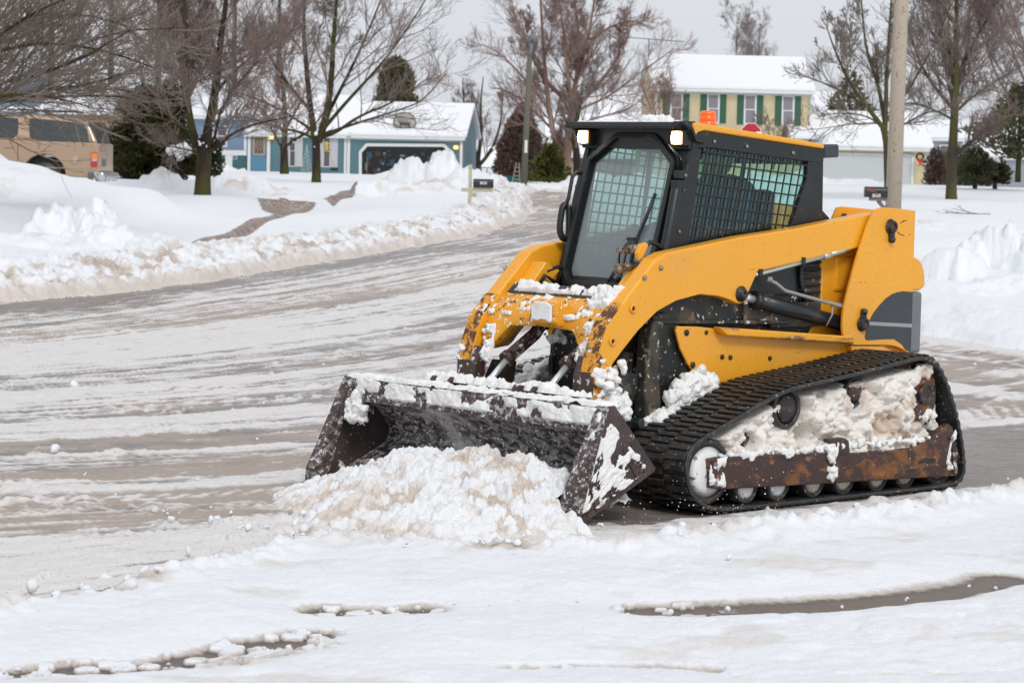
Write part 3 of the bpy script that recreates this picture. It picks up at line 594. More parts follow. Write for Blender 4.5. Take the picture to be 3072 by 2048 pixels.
def fairing(s):
    b = MB(); P = [(.13, 1.062), (.09, 1.09), (.02, 1.155), (-.045, 1.225), (-.062, 1.252), (-.09, 1.245), (-.11, 1.222), (-.165, 1.212), (-.172, 1.198), (-.13, 1.165), (-.10, 1.12), (-.09, 1.03), (.1, 1.0)]
    b.prism(P, s * .32, s * .432); b.build('arm_fairing', m_yel, T, bevel=.014, seg=3)
sym(fairing)
def tilt(s):
    y = s * .235; o = MB().tube([(.02, y, .94), (.085, y, .865), (.285, y, .740)], .036, 18).lathe([(.04, -.03), (.04, .03)], (.03, y, .925), 'Y', 14).build('tilt_cylinder', m_brn, T)
    g = MB().tube([(.270, y, .749), (.300, y, .731)], .043, 20); g.build('gland', m_brn, o)
    g = MB().tube([(.28, y, .740), (.455, y, .583)], .0175, 14); g.build('rod', m_chr, o)
    g = MB(); g.tube([(.09, y + .04, .93), (.14, y + .05, .87), (.24, y + .047, .80), (.28, y + .03, .775)], .011, 8); g.build('hose', m_brn, o)
    g = MB(); g.lathe([(.03, -.045), (.03, .045)], (.46, y, .575), 'Y', 14); g.box((.50, y - .06, .575), (.16, .02, .06)); g.box((.50, y + .06, .575), (.16, .02, .06)); g.build('rod_bracket', m_brn, T, bevel=.005)
sym(tilt)
# ---- body between the tracks
b = MB(); b.prism([(-.16, .18), (-.08, .24), (-.06, .50), (-.08, .86), (-.16, 1.0), (-.30, 1.06), (-.45, 1.06), (-.45, .16)], -.29, .30); b.prism([(-.42, .14), (-.42, 1.06), (-.80, 1.10), (-1.45, 1.22), (-2.18, 1.30), (-2.18, .40), (-1.9, .22), (-.5, .14)], -.418, .418)
chs = b.build('chassis', m_body, T, bevel=.015)
b = MB()      # front panel, steps and pump guards seen between the arms
b.box((-.015, 0, .60), (.05, .34, .52)); b.box((.012, .10, .73), (.03, .10, .26)); b.box((.0, -.16, .55), (.08, .03, .40)); b.box((.0, .19, .58), (.08, .03, .48)); b.box((-.06, .34, .52), (.06, .10, .56))
b.tube([(.02, -.12, .93), (.05, .0, .90), (.02, .13, .93)], .02, 8); b.cyl((.02, .42, .44), (.02, .54, .44), .03); b.build('front_guard', m_body, chs, bevel=.012)
b = MB(); b.box((.030, .0, .40), (.006, .06, .035)); b.box((.036, .40, .47), (.006, .05, .075)); b.build('warning_label', M('pale_label', (.55, .66, .52), .6, layers=[dict(scale=90, lo=.5, hi=.55, col=(.15, .3, .15))]), chs)
pts = []; rg = random.Random(3)
for (cx, cy, cz, sx, sy, sz, n) in ((.02, .13, .58, .02, .05, .10, 30), (.04, -.12, .84, .03, .05, .03, 16), (.03, -.05, .46, .02, .09, .06, 34), (.03, .20, .80, .02, .02, .09, 18), (.03, .32, .50, .02, .05, .08, 22), (.05, .41, .38, .02, .05, .08, 14)):
    for i in range(n): pts.append((cx + rg.gauss(0, sx * .6), cy + rg.gauss(0, sy * .7), cz + rg.gauss(0, sz * .7), .01 + .022 * rg.random()))
lumps('caked_snow', pts, m_psnow, T, 8, fuse=.0065)
def side(s):
    P = [(-.25, .944), (-.24, .92), (-.252, .885), (-.279, .821), (-.341, .737), (-.403, .674), (-.474, .625), (-.56, .58), (-1.9, .55), (-2.16, .72), (-2.16, .80), (-1.61, .845), (-.532, .925), (-.40, .938)]
    o = MB().prism(P, s * .495, s * .512).build('side_plate', m_yel, T, bevel=.005)
    q = MB()
    q.prism([(-.515, .936), (-1.615, .856), (-1.63, .815), (-.575, .888), (-.545, .905)], s * .514, s * .575); q.build('ledge', M('scuffed_yellow', YEL, .42, layers=[dict(scale=5, lo=.50, hi=.60, col=(.22, .12, .07), rough=.8, vec=(.6, 1, 3), nr=.7), dict(scale=16, lo=.6, hi=.64, col=(.62, .36, .14))]), o, bevel=.01, seg=3)
    q = MB()
    for (x, z, r) in ((-.318, .908, .017), (-.47, .905, .012), (-.372, .735, .017), (-.60, .77, .014), (-.665, .765, .014), (-.985, .75, .013)):
        q.lathe([(r, 0), (r, s * .006), (r * .6, s * .011)], (x, s * .512, z), 'Y', 14)
    q.build('bolt', m_pin, o)
    w = MB(); w.prism([(-.10, 1.00), (-.20, 1.02), (-.30, .96), (-.42, .66), (-.50, .60), (-.62, .30), (-.20, .20), (-.12, .45)] if s > 0 else [(-.34, .96), (-.42, .66), (-.50, .60), (-.62, .30), (-.46, .20), (-.40, .45)], s * .42, s * .475)   # dark guard in front of the plate
    if s > 0: w.prism([(-.02, .88), (-.06, .98), (-.13, .97), (-.10, .70), (-.16, .35), (-.10, .20), (-.02, .30), (.0, .60)], s * .44, s * .53)
    w.build('front_side_guard', m_body, chs, bevel=.012)
    w = MB(); w.box((-.60, s * .44, 1.035), (.95, .03, .15), Matrix.Rotation(rad(-1.5), 3, 'Y')); w.box((-.82, s * .455, 1.02), (.03, .05, .17)); w.box((-.60, s * .46, .955), (1.15, .06, .02), Matrix.Rotation(rad(-1.5), 3, 'Y')); w.box((-1.25, s * .45, .98), (.42, .03, .14)); w.build('lower_panel', m_body, chs, bevel=.006)
sym(side)
# engine bay seen in the gap under the arm: a slatted grille and dark panels
def bay(s):
    w = MB(); w.box((-1.08, s * .425, 1.22), (.46, .02, .26)); w.build('engine_panel', m_blk, T, bevel=.006)
    w = MB()
    for i in range(7): w.box((-1.40, s * .43, 1.06 + i * .042), (.17, .012, .014), Matrix.Rotation(rad(28), 3, 'X'))
    w.build('grille', m_blk, T)
    w = MB(); w.tube([(-1.36, s * .45, 1.00), (-1.30, s * .45, 1.15), (-1.28, s * .45, 1.36)], .014, 8); w.build('hose', m_blk, T)
    # curved yellow inner upright
    w = MB(); w.prism([(-1.40, .86), (-1.46, .95), (-1.50, 1.08), (-1.50, 1.22), (-1.46, 1.40), (-1.9, 1.45), (-1.9, .84)], s * .30, s * .425); w.build('inner_upright', m_yel, T, bevel=.01)
sym(bay)
def cyl_lift(s):
    y = s * .475; o = MB().tube([(-.895, y, 1.069), (-1.72, y, .905)], .042, 22).build('lift_cylinder', M('black_barrel', (.015, .02, .026), .3, layers=[dict(scale=6, lo=.55, hi=.7, col=(.10, .06, .04), rough=.8)]), T)
    MB().tube([(-.875, y, 1.073), (-.915, y, 1.065)], .05, 22).build('gland', m_pin, o)
    MB().tube([(-.74, y, 1.10), (-.90, y, 1.068)], .022, 16).build('rod', m_chr, o)
    w = MB(); w.tube([(-.99, y + s * .02, 1.175), (-1.03, y + s * .03, 1.16), (-1.08, y + s * .05, 1.12), (-1.30, y + s * .055, 1.075), (-1.45, y + s * .055, 1.045), (-1.60, y + s * .05, 1.03)], .010, 8); w.tube([(-1.44, y + s * .05, 1.052), (-1.52, y + s * .06, 1.03), (-1.68, y + s * .05, 1.005)], .010, 8); w.tube([(-1.0, y + s * .02, 1.18), (-.97, y + s * .01, 1.185)], .017, 8)
    w.build('hose', m_hose, o)
    w = MB(); w.tube([(-1.485, y + s * .046, 1.03), (-1.478, y + s * .056, .98), (-1.46, y + s * .03, .915)], .006, 6); w.build('tie_strap', m_hose, o)
sym(cyl_lift)
def pipe(s):
    w = MB(); w.tube([(-.82, s * .515, 1.205), (-.90, s * .52, 1.218), (-1.58, s * .52, 1.335)], .011, 8); w.tube([(-1.40, s * .52, 1.304), (-1.46, s * .52, 1.314)], .018, 8); w.tube([(-1.44, s * .52, 1.312), (-1.70, s * .51, 1.37)], .016, 8); w.build('steel_pipe', M('zinc_pipe', (.45, .50, .44), .35, metal=.4), T)
    w = MB(); w.box((-.87, s * .52, 1.222), (.03, .035, .04)); w.box((-1.22, s * .52, 1.283), (.03, .035, .04)); w.build('pipe_clip', m_blk, T, bevel=.003)
sym(pipe)
# ---- rear uprights and engine door
TW = chaikin([(-2.144, 1.567), (-1.90, 1.584), (-1.800, 1.580), (-1.752, 1.532), (-1.691, 1.409), (-1.630, 1.272), (-1.572, 1.108), (-1.539, 1.001), (-1.534, .907), (-1.550, .849), (-1.609, .806), (-1.743, .802), (-1.982, .797), (-2.087, .765), (-2.117, .748), (-2.144, .748)], 2)
TW = [(-2.144, 1.567)] + [p for p in TW if p[0] > -2.085] + [(-2.092, .762), (-2.117, .750), (-2.144, .748)]
DK = [(-2.146, 1.098), (-2.058, 1.104), (-2.00, 1.098), (-1.955, 1.087), (-1.90, 1.062), (-1.845, 1.023), (-1.80, .985), (-1.769, .946), (-1.742, .90), (-1.730, .85), (-1.74, .832), (-1.77, .830), (-1.9, .832), (-1.992, .830), (-2.062, .798), (-2.10, .765), (-2.146, .750)]
def tower(s):
    o = MB().prism(TW, s * .543, s * .562).build('rear_upright', m_yel, T, bevel=.004)
    MB().prism(DK, s * .560, s * .5645).build('dark_panel', m_gry, o)
    MB().prism([(-1.756, .936), (-2.146, .914), (-2.146, .893), (-1.750, .916)], s * .563, s * .5665).build('grey_stripe', m_stripe, o)
    c1, c2 = (-2.144, s * .5645), (-2.235, s * .475)
    def panel(z0, z1, m, off, nm):
        nx, ny = -.70, s * .70
        b = MB(); a0 = Vector((c1[0], c1[1], 0)); a1 = Vector((c2[0], c2[1], 0)); n = Vector((nx, ny, 0)) * off
        q = [a0 + n, a1 + n, a1 - Vector((nx, ny, 0)) * .015, a0 - Vector((nx, ny, 0)) * .015]
        b.prism([(p.x, p.y) for p in q], z0, z1, axis='Z'); return b.build(nm, m, o)
    panel(1.097, 1.566, m_yel, 0, 'corner_panel'); panel(.745, 1.096, m_gry2, 0, 'corner_panel'); panel(.890, .912, m_stripe, .002, 'grey_stripe')
    i_ = MB().prism([(-2.19, 1.562), (-1.837, 1.582), (-1.80, 1.575), (-1.765, 1.52), (-1.75, 1.40), (-1.72, 1.2), (-1.72, .8), (-2.19, .8)], s * .255, s * .275).build('inner_plate', m_yel, o, bevel=.004)
    MB().lathe([(.02, 0), (.02, s * .012), (.012, s * .014)], (-1.851, s * .275, 1.522), 'Y', 16).build('pin', m_pin, i_)
    MB().box((-1.98, s * .4, 1.52), (.34, .24, .012)).build('top_web', m_yel, o)
    if s > 0:
        for (x_, z_, l_, a_) in ((-2.03, 1.502, .035, .4), (-2.055, 1.508, .03, .35), (-2.0, 1.44, .022, -.5), (-2.02, 1.430, .03, -.2), (-2.045, 1.425, .02, -.35), (-2.10, 1.43, .012, .2)):
            MB().box((x_, .5625, z_), (l_, .002, .004), Matrix.Rotation(a_, 3, 'Y')).build('scratch', m_pin, o)
    b = MB(); b.prism([(-1.62, .80), (-1.9, .79), (-2.16, .70), (-2.16, .62), (-1.7, .62)], s * .50, s * .555); b.build('lower_web', m_yel, o)
    for (x, z, x2, z2, r) in ((-1.925, 1.474, -1.928, 1.400, .036), (-1.701, .925, -1.702, .994, .036)):
        q = MB(); q.lathe([(r * 1.25, 0), (r * 1.25, s * .006), (r, s * .008), (r * .95, s * .03), (r * .55, s * .032), (r * .55, s * .024), (r * .2, s * .024)], (x, s * .562, z), 'Y', 26)
        q.prism([(x - r * .62, z), (x2 - r * .5, z2), (x2 + r * .5, z2), (x + r * .62, z)], s * .562, s * .582); q.lathe([(r * .52, 0), (r * .52, s * .024), (r * .28, s * .034)], (x2, s * .562, z2), 'Y', 16)
        q.build('pin_retainer', m_pin, o, bevel=.003)
sym(tower)
b = MB(); b.box((-2.30, 0, .91), (.17, .90, .36)); dr = b.build('engine_door', m_gry2, T, bevel=.02, seg=3)
b = MB(); b.prism(chaikin([(-2.215, 1.096), (-2.405, 1.096), (-2.40, 1.20), (-2.36, 1.275), (-2.28, 1.30), (-2.215, 1.30)], 1), -.45, .45); b.build('rear_hood', m_yel, dr, bevel=.012)
b = MB(); b.prism([(-1.6, 1.30), (-2.2, 1.30), (-2.22, 1.10), (-1.6, 1.10)], -.44, .44); b.build('engine_hood', m_yel, T, bevel=.02)
# ---- cab
def dX(z): return -.415 + (1.83 - z) * .28
Yc = .412
def cab_side(s):
    b = MB()
    top = [(-.438, 1.945), (-.47, 1.968), (-.52, 1.980), (-.624, 1.971), (-1.505, 1.903), (-1.505, 1.825), (-1.373, 1.833), (-.55, 1.893), (-.505, 1.888), (-.43, 1.89)]
    b.prism(top, s * (Yc - .03), s * Yc)
    b.prism([(-.43, 1.888), (-.507, 1.886), (-.462, 1.60), (-.405, 1.30), (-.30, 1.05), (-.20, 1.05), (-.295, 1.387), (-.345, 1.62)], s * (Yc - .035), s * Yc)
    b.prism([(-1.373, 1.834), (-1.505, 1.827), (-1.512, 1.56), (-1.60, 1.50), (-1.60, 1.2), (-1.1, 1.2), (-1.246, 1.472), (-1.365, 1.734)], s * (Yc - .035), s * (Yc - .001))
    b.prism([(-.405, 1.30), (-.30, 1.05), (-1.60, 1.05), (-1.60, 1.25), (-1.15, 1.25)], s * (Yc - .035), s * (Yc - .002))
    b.build('cab_frame', m_blk, T, bevel=.006)
    for (x, z) in ((-.60, 1.925), (-.86, 1.905), (-1.24, 1.878), (-.382, 1.74), (-.372, 1.665), (-.345, 1.44)):
        MB().lathe([(.011, 0), (.010, s * .006), (.004, s * .010)], (x, s * Yc, z), 'Y', 10).build('bolt', m_stl, T)
    # wire mesh over the side window
    W = [(-.545, 1.892), (-1.375, 1.832), (-1.366, 1.734), (-1.246, 1.472), (-1.15, 1.25), (-.39, 1.25), (-.416, 1.38), (-.462, 1.585)]
    def span_z(x):
        zs = []
        for i in range(len(W)):
            (x1, z1), (x2, z2) = W[i], W[(i + 1) % len(W)]
            if (x1 - x) * (x2 - x) < 0: zs.append(z1 + (z2 - z1) * (x - x1) / (x2 - x1))
        return (min(zs), max(zs)) if len(zs) > 1 else None
    g = MB(); yy = s * (Yc - .012)
    k = 0; sl = .10
    for i in range(30):                       # uprights lean back with the window
        x0 = -.30 - i * .060; pts = []
        for j in range(80):
            z = 1.25 + j * .0083; x = x0 - (z - 1.25) * .22 + 0
            if inside(np.array([x]), np.array([z]), W)[0]: pts.append((x, z))
        if len(pts) > 3: g.box(((pts[0][0] + pts[-1][0]) / 2, yy, (pts[0][1] + pts[-1][1]) / 2), (.0075, .006, math.dist(pts[0], pts[-1]) + .012), Matrix.Rotation(math.atan2(pts[-1][0] - pts[0][0], pts[-1][1] - pts[0][1]), 3, 'Y'))
    for i in range(13):
        z0 = 1.85 - i * .058; pts = []
        for j in range(130):
            x = -.36 - j * .0083; z = z0 + (-.36 - x) * -.072 + .032
            if inside(np.array([x]), np.array([z]), W)[0]: pts.append((x, z))
        if len(pts) > 3: g.box(((pts[0][0] + pts[-1][0]) / 2, yy + s * .004, (pts[0][1] + pts[-1][1]) / 2), (math.dist(pts[0], pts[-1]) + .012, .005, .0085), Matrix.Rotation(-math.atan2(pts[0][1] - pts[-1][1], pts[0][0] - pts[-1][0]), 3, 'Y'))
    g.build('window_mesh', m_blk, T)
    MB().prism(W, s * (Yc - .028), s * (Yc - .031)).build('side_glass', m_gls2, T)
    b = MB(); b.box((-.86, s * (Yc - .05), 1.56), (.02, .016, .62), Matrix.Rotation(rad(-8), 3, 'Y')); b.build('window_divider', m_blk, T)
sym(cab_side)
b = MB()
b.prism([(-.43, 2.020), (-.456, 2.024), (-1.0, 1.978), (-1.502, 1.932), (-1.504, 1.905), (-.624, 1.973), (-.52, 1.982), (-.47, 1.970), (-.445, 1.945), (-.43, 1.97)], -.418, .418)
roof = b.build('cab_roof', m_yel, T, bevel=.012, seg=3)
b = MB(); b.box((-1.575, 0, 1.895), (.13, .82, .075), Matrix.Rotation(rad(3), 3, 'Y')); b.build('rear_roof_vent', m_gry, roof, bevel=.012)
b = MB(); b.prism([(-.29, 2.022), (-.45, 2.026), (-.47, 1.985), (-.42, 1.95), (-.41, 1.88), (-.445, 1.88), (-.50, 2.0), (-.30, 1.998), (-.285, 1.985), (-.28, 2.0)], -.415, .405)
b.box((-.425, 0, 1.955), (.016, .80, .12)); b.build('sun_visor', m_blk, roof, bevel=.004)
b = MB(); b.tube([(-.35, .425, 2.02), (-.40, .43, 1.99), (-.44, .425, 1.93), (-.50, .42, 1.92)], .012, 8); b.tube([(-.33, .33, 1.90), (-.37, .36, 1.84), (-.38, .37, 1.72)], .004, 6); b.tube([(-.34, .32, 1.90), (-.40, .38, 1.82), (-.385, .385, 1.70)], .004, 6); b.build('lamp_cable', m_blk, roof)
# wall of the cab round the door, and the roof inside
b = MB()
for s in (1, -1):
    b.prism([(s * .335, 1.05), (s * .41, 1.05), (s * .41, 1.96), (s * .335, 1.96)], -.03, 0, axis='X')
b.prism([(-.335, 1.825), (-.17, 1.96), (-.335, 1.96)], -.028, -.001, axis='X'); b.prism([(.335, 1.825), (.335, 1.96), (.17, 1.96)], -.028, -.001, axis='X')
vs = [Vector((dX(v[2]) - .012 + v[0], v[1], v[2])) for v in b.v]; b.v = [tuple(v) for v in vs]
b.build('cab_front', m_blk, T, bevel=.004)
OCT = [(-.15, 1.968), (.15, 1.968), (.34, 1.822), (.345, 1.60), (.345, 1.22), (.30, 1.125), (-.30, 1.125), (-.345, 1.20), (-.345, 1.60), (-.34, 1.822)]
def ring(P, w0, x0, x1, nm, m, par=None, bev=.006):
    P = [tuple(np.array(P[i]) * (1 - t_) + np.array(P[(i + k_) % len(P)]) * t_) for i in range(len(P)) for k_, t_ in ((-1, .10), (0, 0), (1, .10))] if len(P) < 20 else P
    if len(P) == 30: P = [tuple(np.array(p) if i % 3 != 1 else np.array(P[i]) * .6 + (np.array(P[i - 1]) + np.array(P[(i + 1) % 30])) * .2) for i, p in enumerate(P)]
    c = np.array([0, 1.56]); b = MB(); n = len(P); P = np.array(P)
    nr = []
    for i in range(n):
        t = P[(i + 1) % n] - P[i - 1]; t /= np.linalg.norm(t); q = np.array([-t[1], t[0]]); q = q if q @ (P[i] - c) < 0 else -q; nr.append(q)
    I = P + np.array(nr) * w0
    vs = []
    for A, xx in ((P, x0), (I, x0), (I, x1), (P, x1)): vs += [(dX(z) + xx, y, z) for y, z in A]
    fs = []
    for k in range(4):
        for i in range(n): fs.append((k * n + i, k * n + (i + 1) % n, ((k + 1) % 4) * n + (i + 1) % n, ((k + 1) % 4) * n + i))
    b.add(vs, fs); return b.build(nm, m, par or T, bevel=bev), I
dor, I1 = ring(OCT, .030, -.015, .045, 'door_frame', m_blk)
_, I2 = ring([tuple(p) for p in I1], .022, -.005, .012, 'door_seal', M('rubber_seal', (.012, .014, .015), .35), dor, .004)
b = MB(); b.add([(dX(z) + .006, y, z) for y, z in I1], [tuple(range(len(I1)))]); b.build('door_glass', m_gls, dor, recalc=False)
# grab handle and latch on the far edge of the door
b = MB(); b.tube([(-.40, -.36, 1.735), (-.34, -.385, 1.742), (-.315, -.39, 1.715), (-.29, -.39, 1.60), (-.262, -.39, 1.545)], .011, 10); b.tube(chaikin([(-.29, -.385, 1.56), (-.25, -.39, 1.565), (-.235, -.39, 1.50), (-.225, -.39, 1.42), (-.25, -.385, 1.37), (-.29, -.38, 1.385), (-.29, -.38, 1.47)], 2), .019, 10)
b.build('door_handle', m_blk, dor)
b = MB(); b.box((-.36, .395, 1.745), (.06, .04, .045)); b.box((-.345, .40, 1.69), (.07, .05, .05)); b.tube([(-.33, .40, 1.67), (-.27, .40, 1.40), (-.20, .40, 1.15)], .03, 14); b.build('door_hinge', m_blk, dor, bevel=.004)
b = MB(); b.tube([(-.42, .0, 1.915), (-.417, .004, 1.905), (-.42, .0, 1.895)], .002, 6); b.lathe([(.012, 0), (.012, .002)], (-.425, .0, 1.90), 'X', 16); b.build('key_ring', m_stl, dor)
b = MB(); b.prism([(-.016, 1.815), (.016, 1.815), (.018, 1.865), (.0, 1.885), (-.018, 1.865)], -.43, -.427, axis='X'); b.build('green_tag', m_green, dor, bevel=.001)
b = MB()      # wiper and its arm
b.tube([(dX(1.24) + .03, .09, 1.235), (dX(1.30) + .03, .075, 1.31), (dX(1.385) + .035, .13, 1.385)], .006, 6); b.tube([(dX(1.22) + .03, .12, 1.20), (dX(1.33) + .03, .12, 1.33), (dX(1.39) + .035, .15, 1.392)], .005, 6)
b.tube([(dX(1.24) + .03, .075, 1.235), (dX(1.13) + .03, .02, 1.13)], .010, 6); b.tube([(dX(1.22) + .03, .115, 1.20), (dX(1.13) + .03, .06, 1.13)], .010, 6)
b.tube([(dX(1.63) + .02, .235, 1.64), (dX(1.50) + .024, .205, 1.50), (dX(1.36) + .024, .165, 1.36), (dX(1.2) + .02, .17, 1.20)], .011, 6); b.box((dX(1.39) + .03, .14, 1.392), (.02, .06, .016)); b.build('wiper', m_blk, dor)
for s in (1, -1):
    o = MB().box((-.40, s * .36, 1.940), (.07, .098, .090)).build('headlight', m_blk, roof, bevel=.012, seg=3)
    MB().box((-.362, s * .36, 1.940), (.012, .078, .072)).build('lens', m_lens, o, bevel=.008, seg=3)
    MB().lathe([(.031, 0), (.031, .006)], (-.356, s * .36, 1.938), 'X', 16).build('bulb', m_lens2, o)
    MB().box((-.40, s * .36, 1.99), (.03, .02, .03)).build('lamp_bracket', m_blk, o)
o = MB().lathe([(.058, .0), (.060, .022), (.052, .03), (.0, .03)], (-.93, .05, 1.985), 'Z', 28).build('beacon', m_blk, roof)
MB().lathe([(.050, 0), (.050, .026), (.045, .030), (.045, .034), (.048, .038), (.046, .06), (.043, .062), (.043, .066), (.046, .070), (.042, .088), (.03, .092), (0, .093)], (-.93, .05, 2.01), 'Z', 32).build('beacon_lens', m_amb, o)
snow_sheet('settled_snow', quad_patch((-.32, -.12, 2.022), (-.32, .26, 2.022), (-.62, .26, 2.018), (-.62, -.12, 2.018), (0, 0, 1)), .045, .44, .10, m_psnow, T, 64, 60, 50, fade=.09)
snow_sheet('settled_snow', quad_patch((-.30, -.38, 2.022), (-.30, .38, 2.022), (-.42, .38, 2.024), (-.42, -.38, 2.024), (0, 0, 1)), .012, .55, .05, m_psnow, T, 65, 90, 20, fade=.02)
snow_sheet('settled_snow', quad_patch((-.98, -.40, 1.975), (-.98, .35, 1.975), (-1.45, .35, 1.93), (-1.45, -.40, 1.93), (0, 0, 1)), .025, .5, .12, m_psnow, T, 66, 60, 50, fade=.08)
# inside
b = MB(); b.box((-.95, 0, 1.06), (1.25, .76, .05)); b.box((-1.52, 0, 1.24), (.04, .76, .40)); b.build('cab_floor', m_int, T)
b = MB(); b.box((-.93, 0, 1.955), (.95, .76, .012), Matrix.Rotation(rad(-4.8), 3, 'Y')); b.build('headliner', m_int, T)
b = MB(); b.box((-1.50, 0, 1.86), (.02, .76, .09)); b.box((-1.50, -.385, 1.7), (.03, .03, .4)); b.box((-1.50, .37, 1.7), (.03, .03, .4)); b.build('rear_window_frame', m_blk, T)
seat = MB().box((-1.02, 0, 1.20), (.44, .44, .12)).build('seat', m_seat, T, bevel=.03, seg=3)
MB().box((-1.27, 0, 1.42), (.10, .42, .50), Matrix.Rotation(rad(-8), 3, 'Y')).build('backrest', m_seat, seat, bevel=.03, seg=3)
for s in (1, -1):
    o = MB().box((-.90, s * .29, 1.30), (.38, .10, .06)).build('armrest', m_seat, T, bevel=.02)
    MB().tube([(-.72, s * .29, 1.32), (-.70, s * .285, 1.40), (-.705, s * .28, 1.46)], [.012, .012, .024], 10).build('joystick', m_blk, o)
b = MB(); b.box((-.38, .31, 1.35), (.08, .05, .25)); b.build('console', m_int, T, bevel=.01)
# couplers where the auxiliary hoses plug in, on the knee of the arm
b = MB(); b.prism([(-.06, 1.30), (-.10, 1.37), (-.085, 1.385), (-.045, 1.375), (-.02, 1.33), (-.03, 1.29)], .40, .43); cp = b.build('coupler_bracket', m_yel, T, bevel=.006)
b = MB(); b.tube([(-.10, .37, 1.352), (-.03, .35, 1.342)], .024, 16); b.tube([(-.035, .35, 1.342), (.0, .34, 1.338)], .017, 12); b.tube([(-.11, .33, 1.345), (-.0, .30, 1.338)], .015, 12)
b.tube([(-.10, .36, 1.26), (.0, .33, 1.245)], .022, 14); b.tube([(.0, .33, 1.245), (.03, .32, 1.24)], .027, 16); b.build('hose_coupler', M('coupler_steel', (.30, .25, .19), .45, metal=.6, layers=[dict(scale=30, lo=.5, hi=.6, col=(.12, .08, .05), rough=.8)]), cp)
b = MB(); b.tube([(-.10, .40, 1.36), (-.14, .40, 1.385), (-.20, .40, 1.37), (-.24, .41, 1.33)], .012, 8); b.build('hose', m_blk, T); MB().tube([(-.02, -.36, 1.10), (-.08, -.33, 1.20), (-.16, -.33, 1.22), (-.3, -.34, 1.21)], .013, 8).build('hose', m_blk, T); MB().tube([(.0, -.33, 1.10), (-.04, -.30, 1.18), (-.10, -.28, 1.14)], .011, 8).build('hose', m_blk, T)
# ---- bucket
bk = MB(); bk.prism([(.752, .594), (.700, .598), (.66, .575), (.402, .275), (.415, .255), (.99, -.006), (1.004, .004), (.96, .028), (.57, .20), (.50, .235), (.475, .28), (.49, .335), (.56, .42), (.64, .475), (.70, .500), (.738, .482), (.752, .484)], -.985, .985)
BK = bk.build('bucket', m_bkt_in, T)
MB().prism([(.772, .600), (.690, .604), (.690, .599), (.755, .594), (.755, .476), (.772, .476)], -.985, .985).build('top_lip', m_bkt, BK, bevel=.004)
for s in (1, -1):
    MB().prism([(.762, .603), (.690, .606), (.394, .278), (.400, .262), (.985, -.010), (1.026, .020)], s * .985, s * 1.005).build('side_plate', m_bkt_d, BK, bevel=.003)
    MB().prism([(.772, .606), (.745, .606), (.945, .0), (.985, -.012), (1.035, .020), (1.028, .115)], s * .955, s * 1.022).build('side_cutter', m_bkt, BK, bevel=.004)
b = MB()
for i in range(9):
    t = i / 8.; b.tube([(.47 + .45 * t, 1.007, .25 - .21 * t), (.58 + .36 * t, 1.007, .42 - .27 * t)], .003, 4)
for i in range(3): b.tube([(.46 + i * .045, 1.007, .29 + i * .06), (.90, 1.007, .07 + i * .05)], .0025, 4)
b.build('wear_marks', m_brn, BK)
MB().prism([(.90, .025), (1.015, -.012), (1.022, .004), (.92, .045)], -.985, .985).build('cutting_edge', m_brn, BK)
for y in (-.47, -.33, .18, .32): MB().prism([(.45, .40), (.64, .60), (.60, .645), (.52, .63), (.43, .50)], y - .012, y + .012).build('hinge_ear', m_brn, BK, bevel=.004)
# snow clinging to the bucket
snow_sheet('caked_snow', quad_patch((.775, -.98, .50), (.775, .98, .50), (.765, .98, .600), (.765, -.98, .600), (.9, 0, .3)), .018, .455, .10, m_psnow, T, 71, 300, 26, fade=.012)
snow_sheet('caked_snow', quad_patch((.775, -1.0, .602), (.775, 1.0, .602), (.66, 1.0, .602), (.66, -1.0, .602), (.2, 0, 1)), .024, .34, .12, m_psnow, T, 72, 300, 22, fade=.01)
snow_sheet('caked_snow', quad_patch((.67, -.95, .60), (.67, .95, .60), (.44, .95, .34), (.44, -.95, .34), (-.6, 0, .8)), .05, .36, .2, m_psnow, T, 73, 240, 40, fade=.02)
snow_sheet('caked_snow', quad_patch((.61, -.60, .62), (.61, .60, .62), (.42, .60, .60), (.42, -.60, .60), (-.1, 0, 1)), .05, .42, .12, m_psnow, T, 74, 160, 40, fade=.03)
snow_sheet('caked_snow', quad_patch((.42, 1.006, .27), (.80, 1.006, .10), (.97, 1.006, .05), (.75, 1.006, .59), (0, 1, 0)), .012, .49, .09, m_psnow, T, 76, 130, 150, fade=.03)
snow_sheet('caked_snow', quad_patch((.80, -.97, .35), (.80, -.80, .35), (.77, -.80, .50), (.77, -.97, .50), (.9, .2, .2)), .05, .36, .08, m_psnow, T, 77, 40, 50, fade=.05)
snow_sheet('caked_snow', quad_patch((.985, .95, .05), (1.03, 1.02, .05), (.79, 1.02, .58), (.77, .95, .58), (.9, 0, .4)), .012, .45, .05, m_psnow, T, 78, 20, 140, fade=.005)
lumps('caked_snow', [(.77 + rg.random() * .02, -.93 + rg.random() * .10, .49 - rg.random() * .13, .02 + .02 * rg.random()) for i in range(30)], m_psnow, T, 19, fuse=.0065)
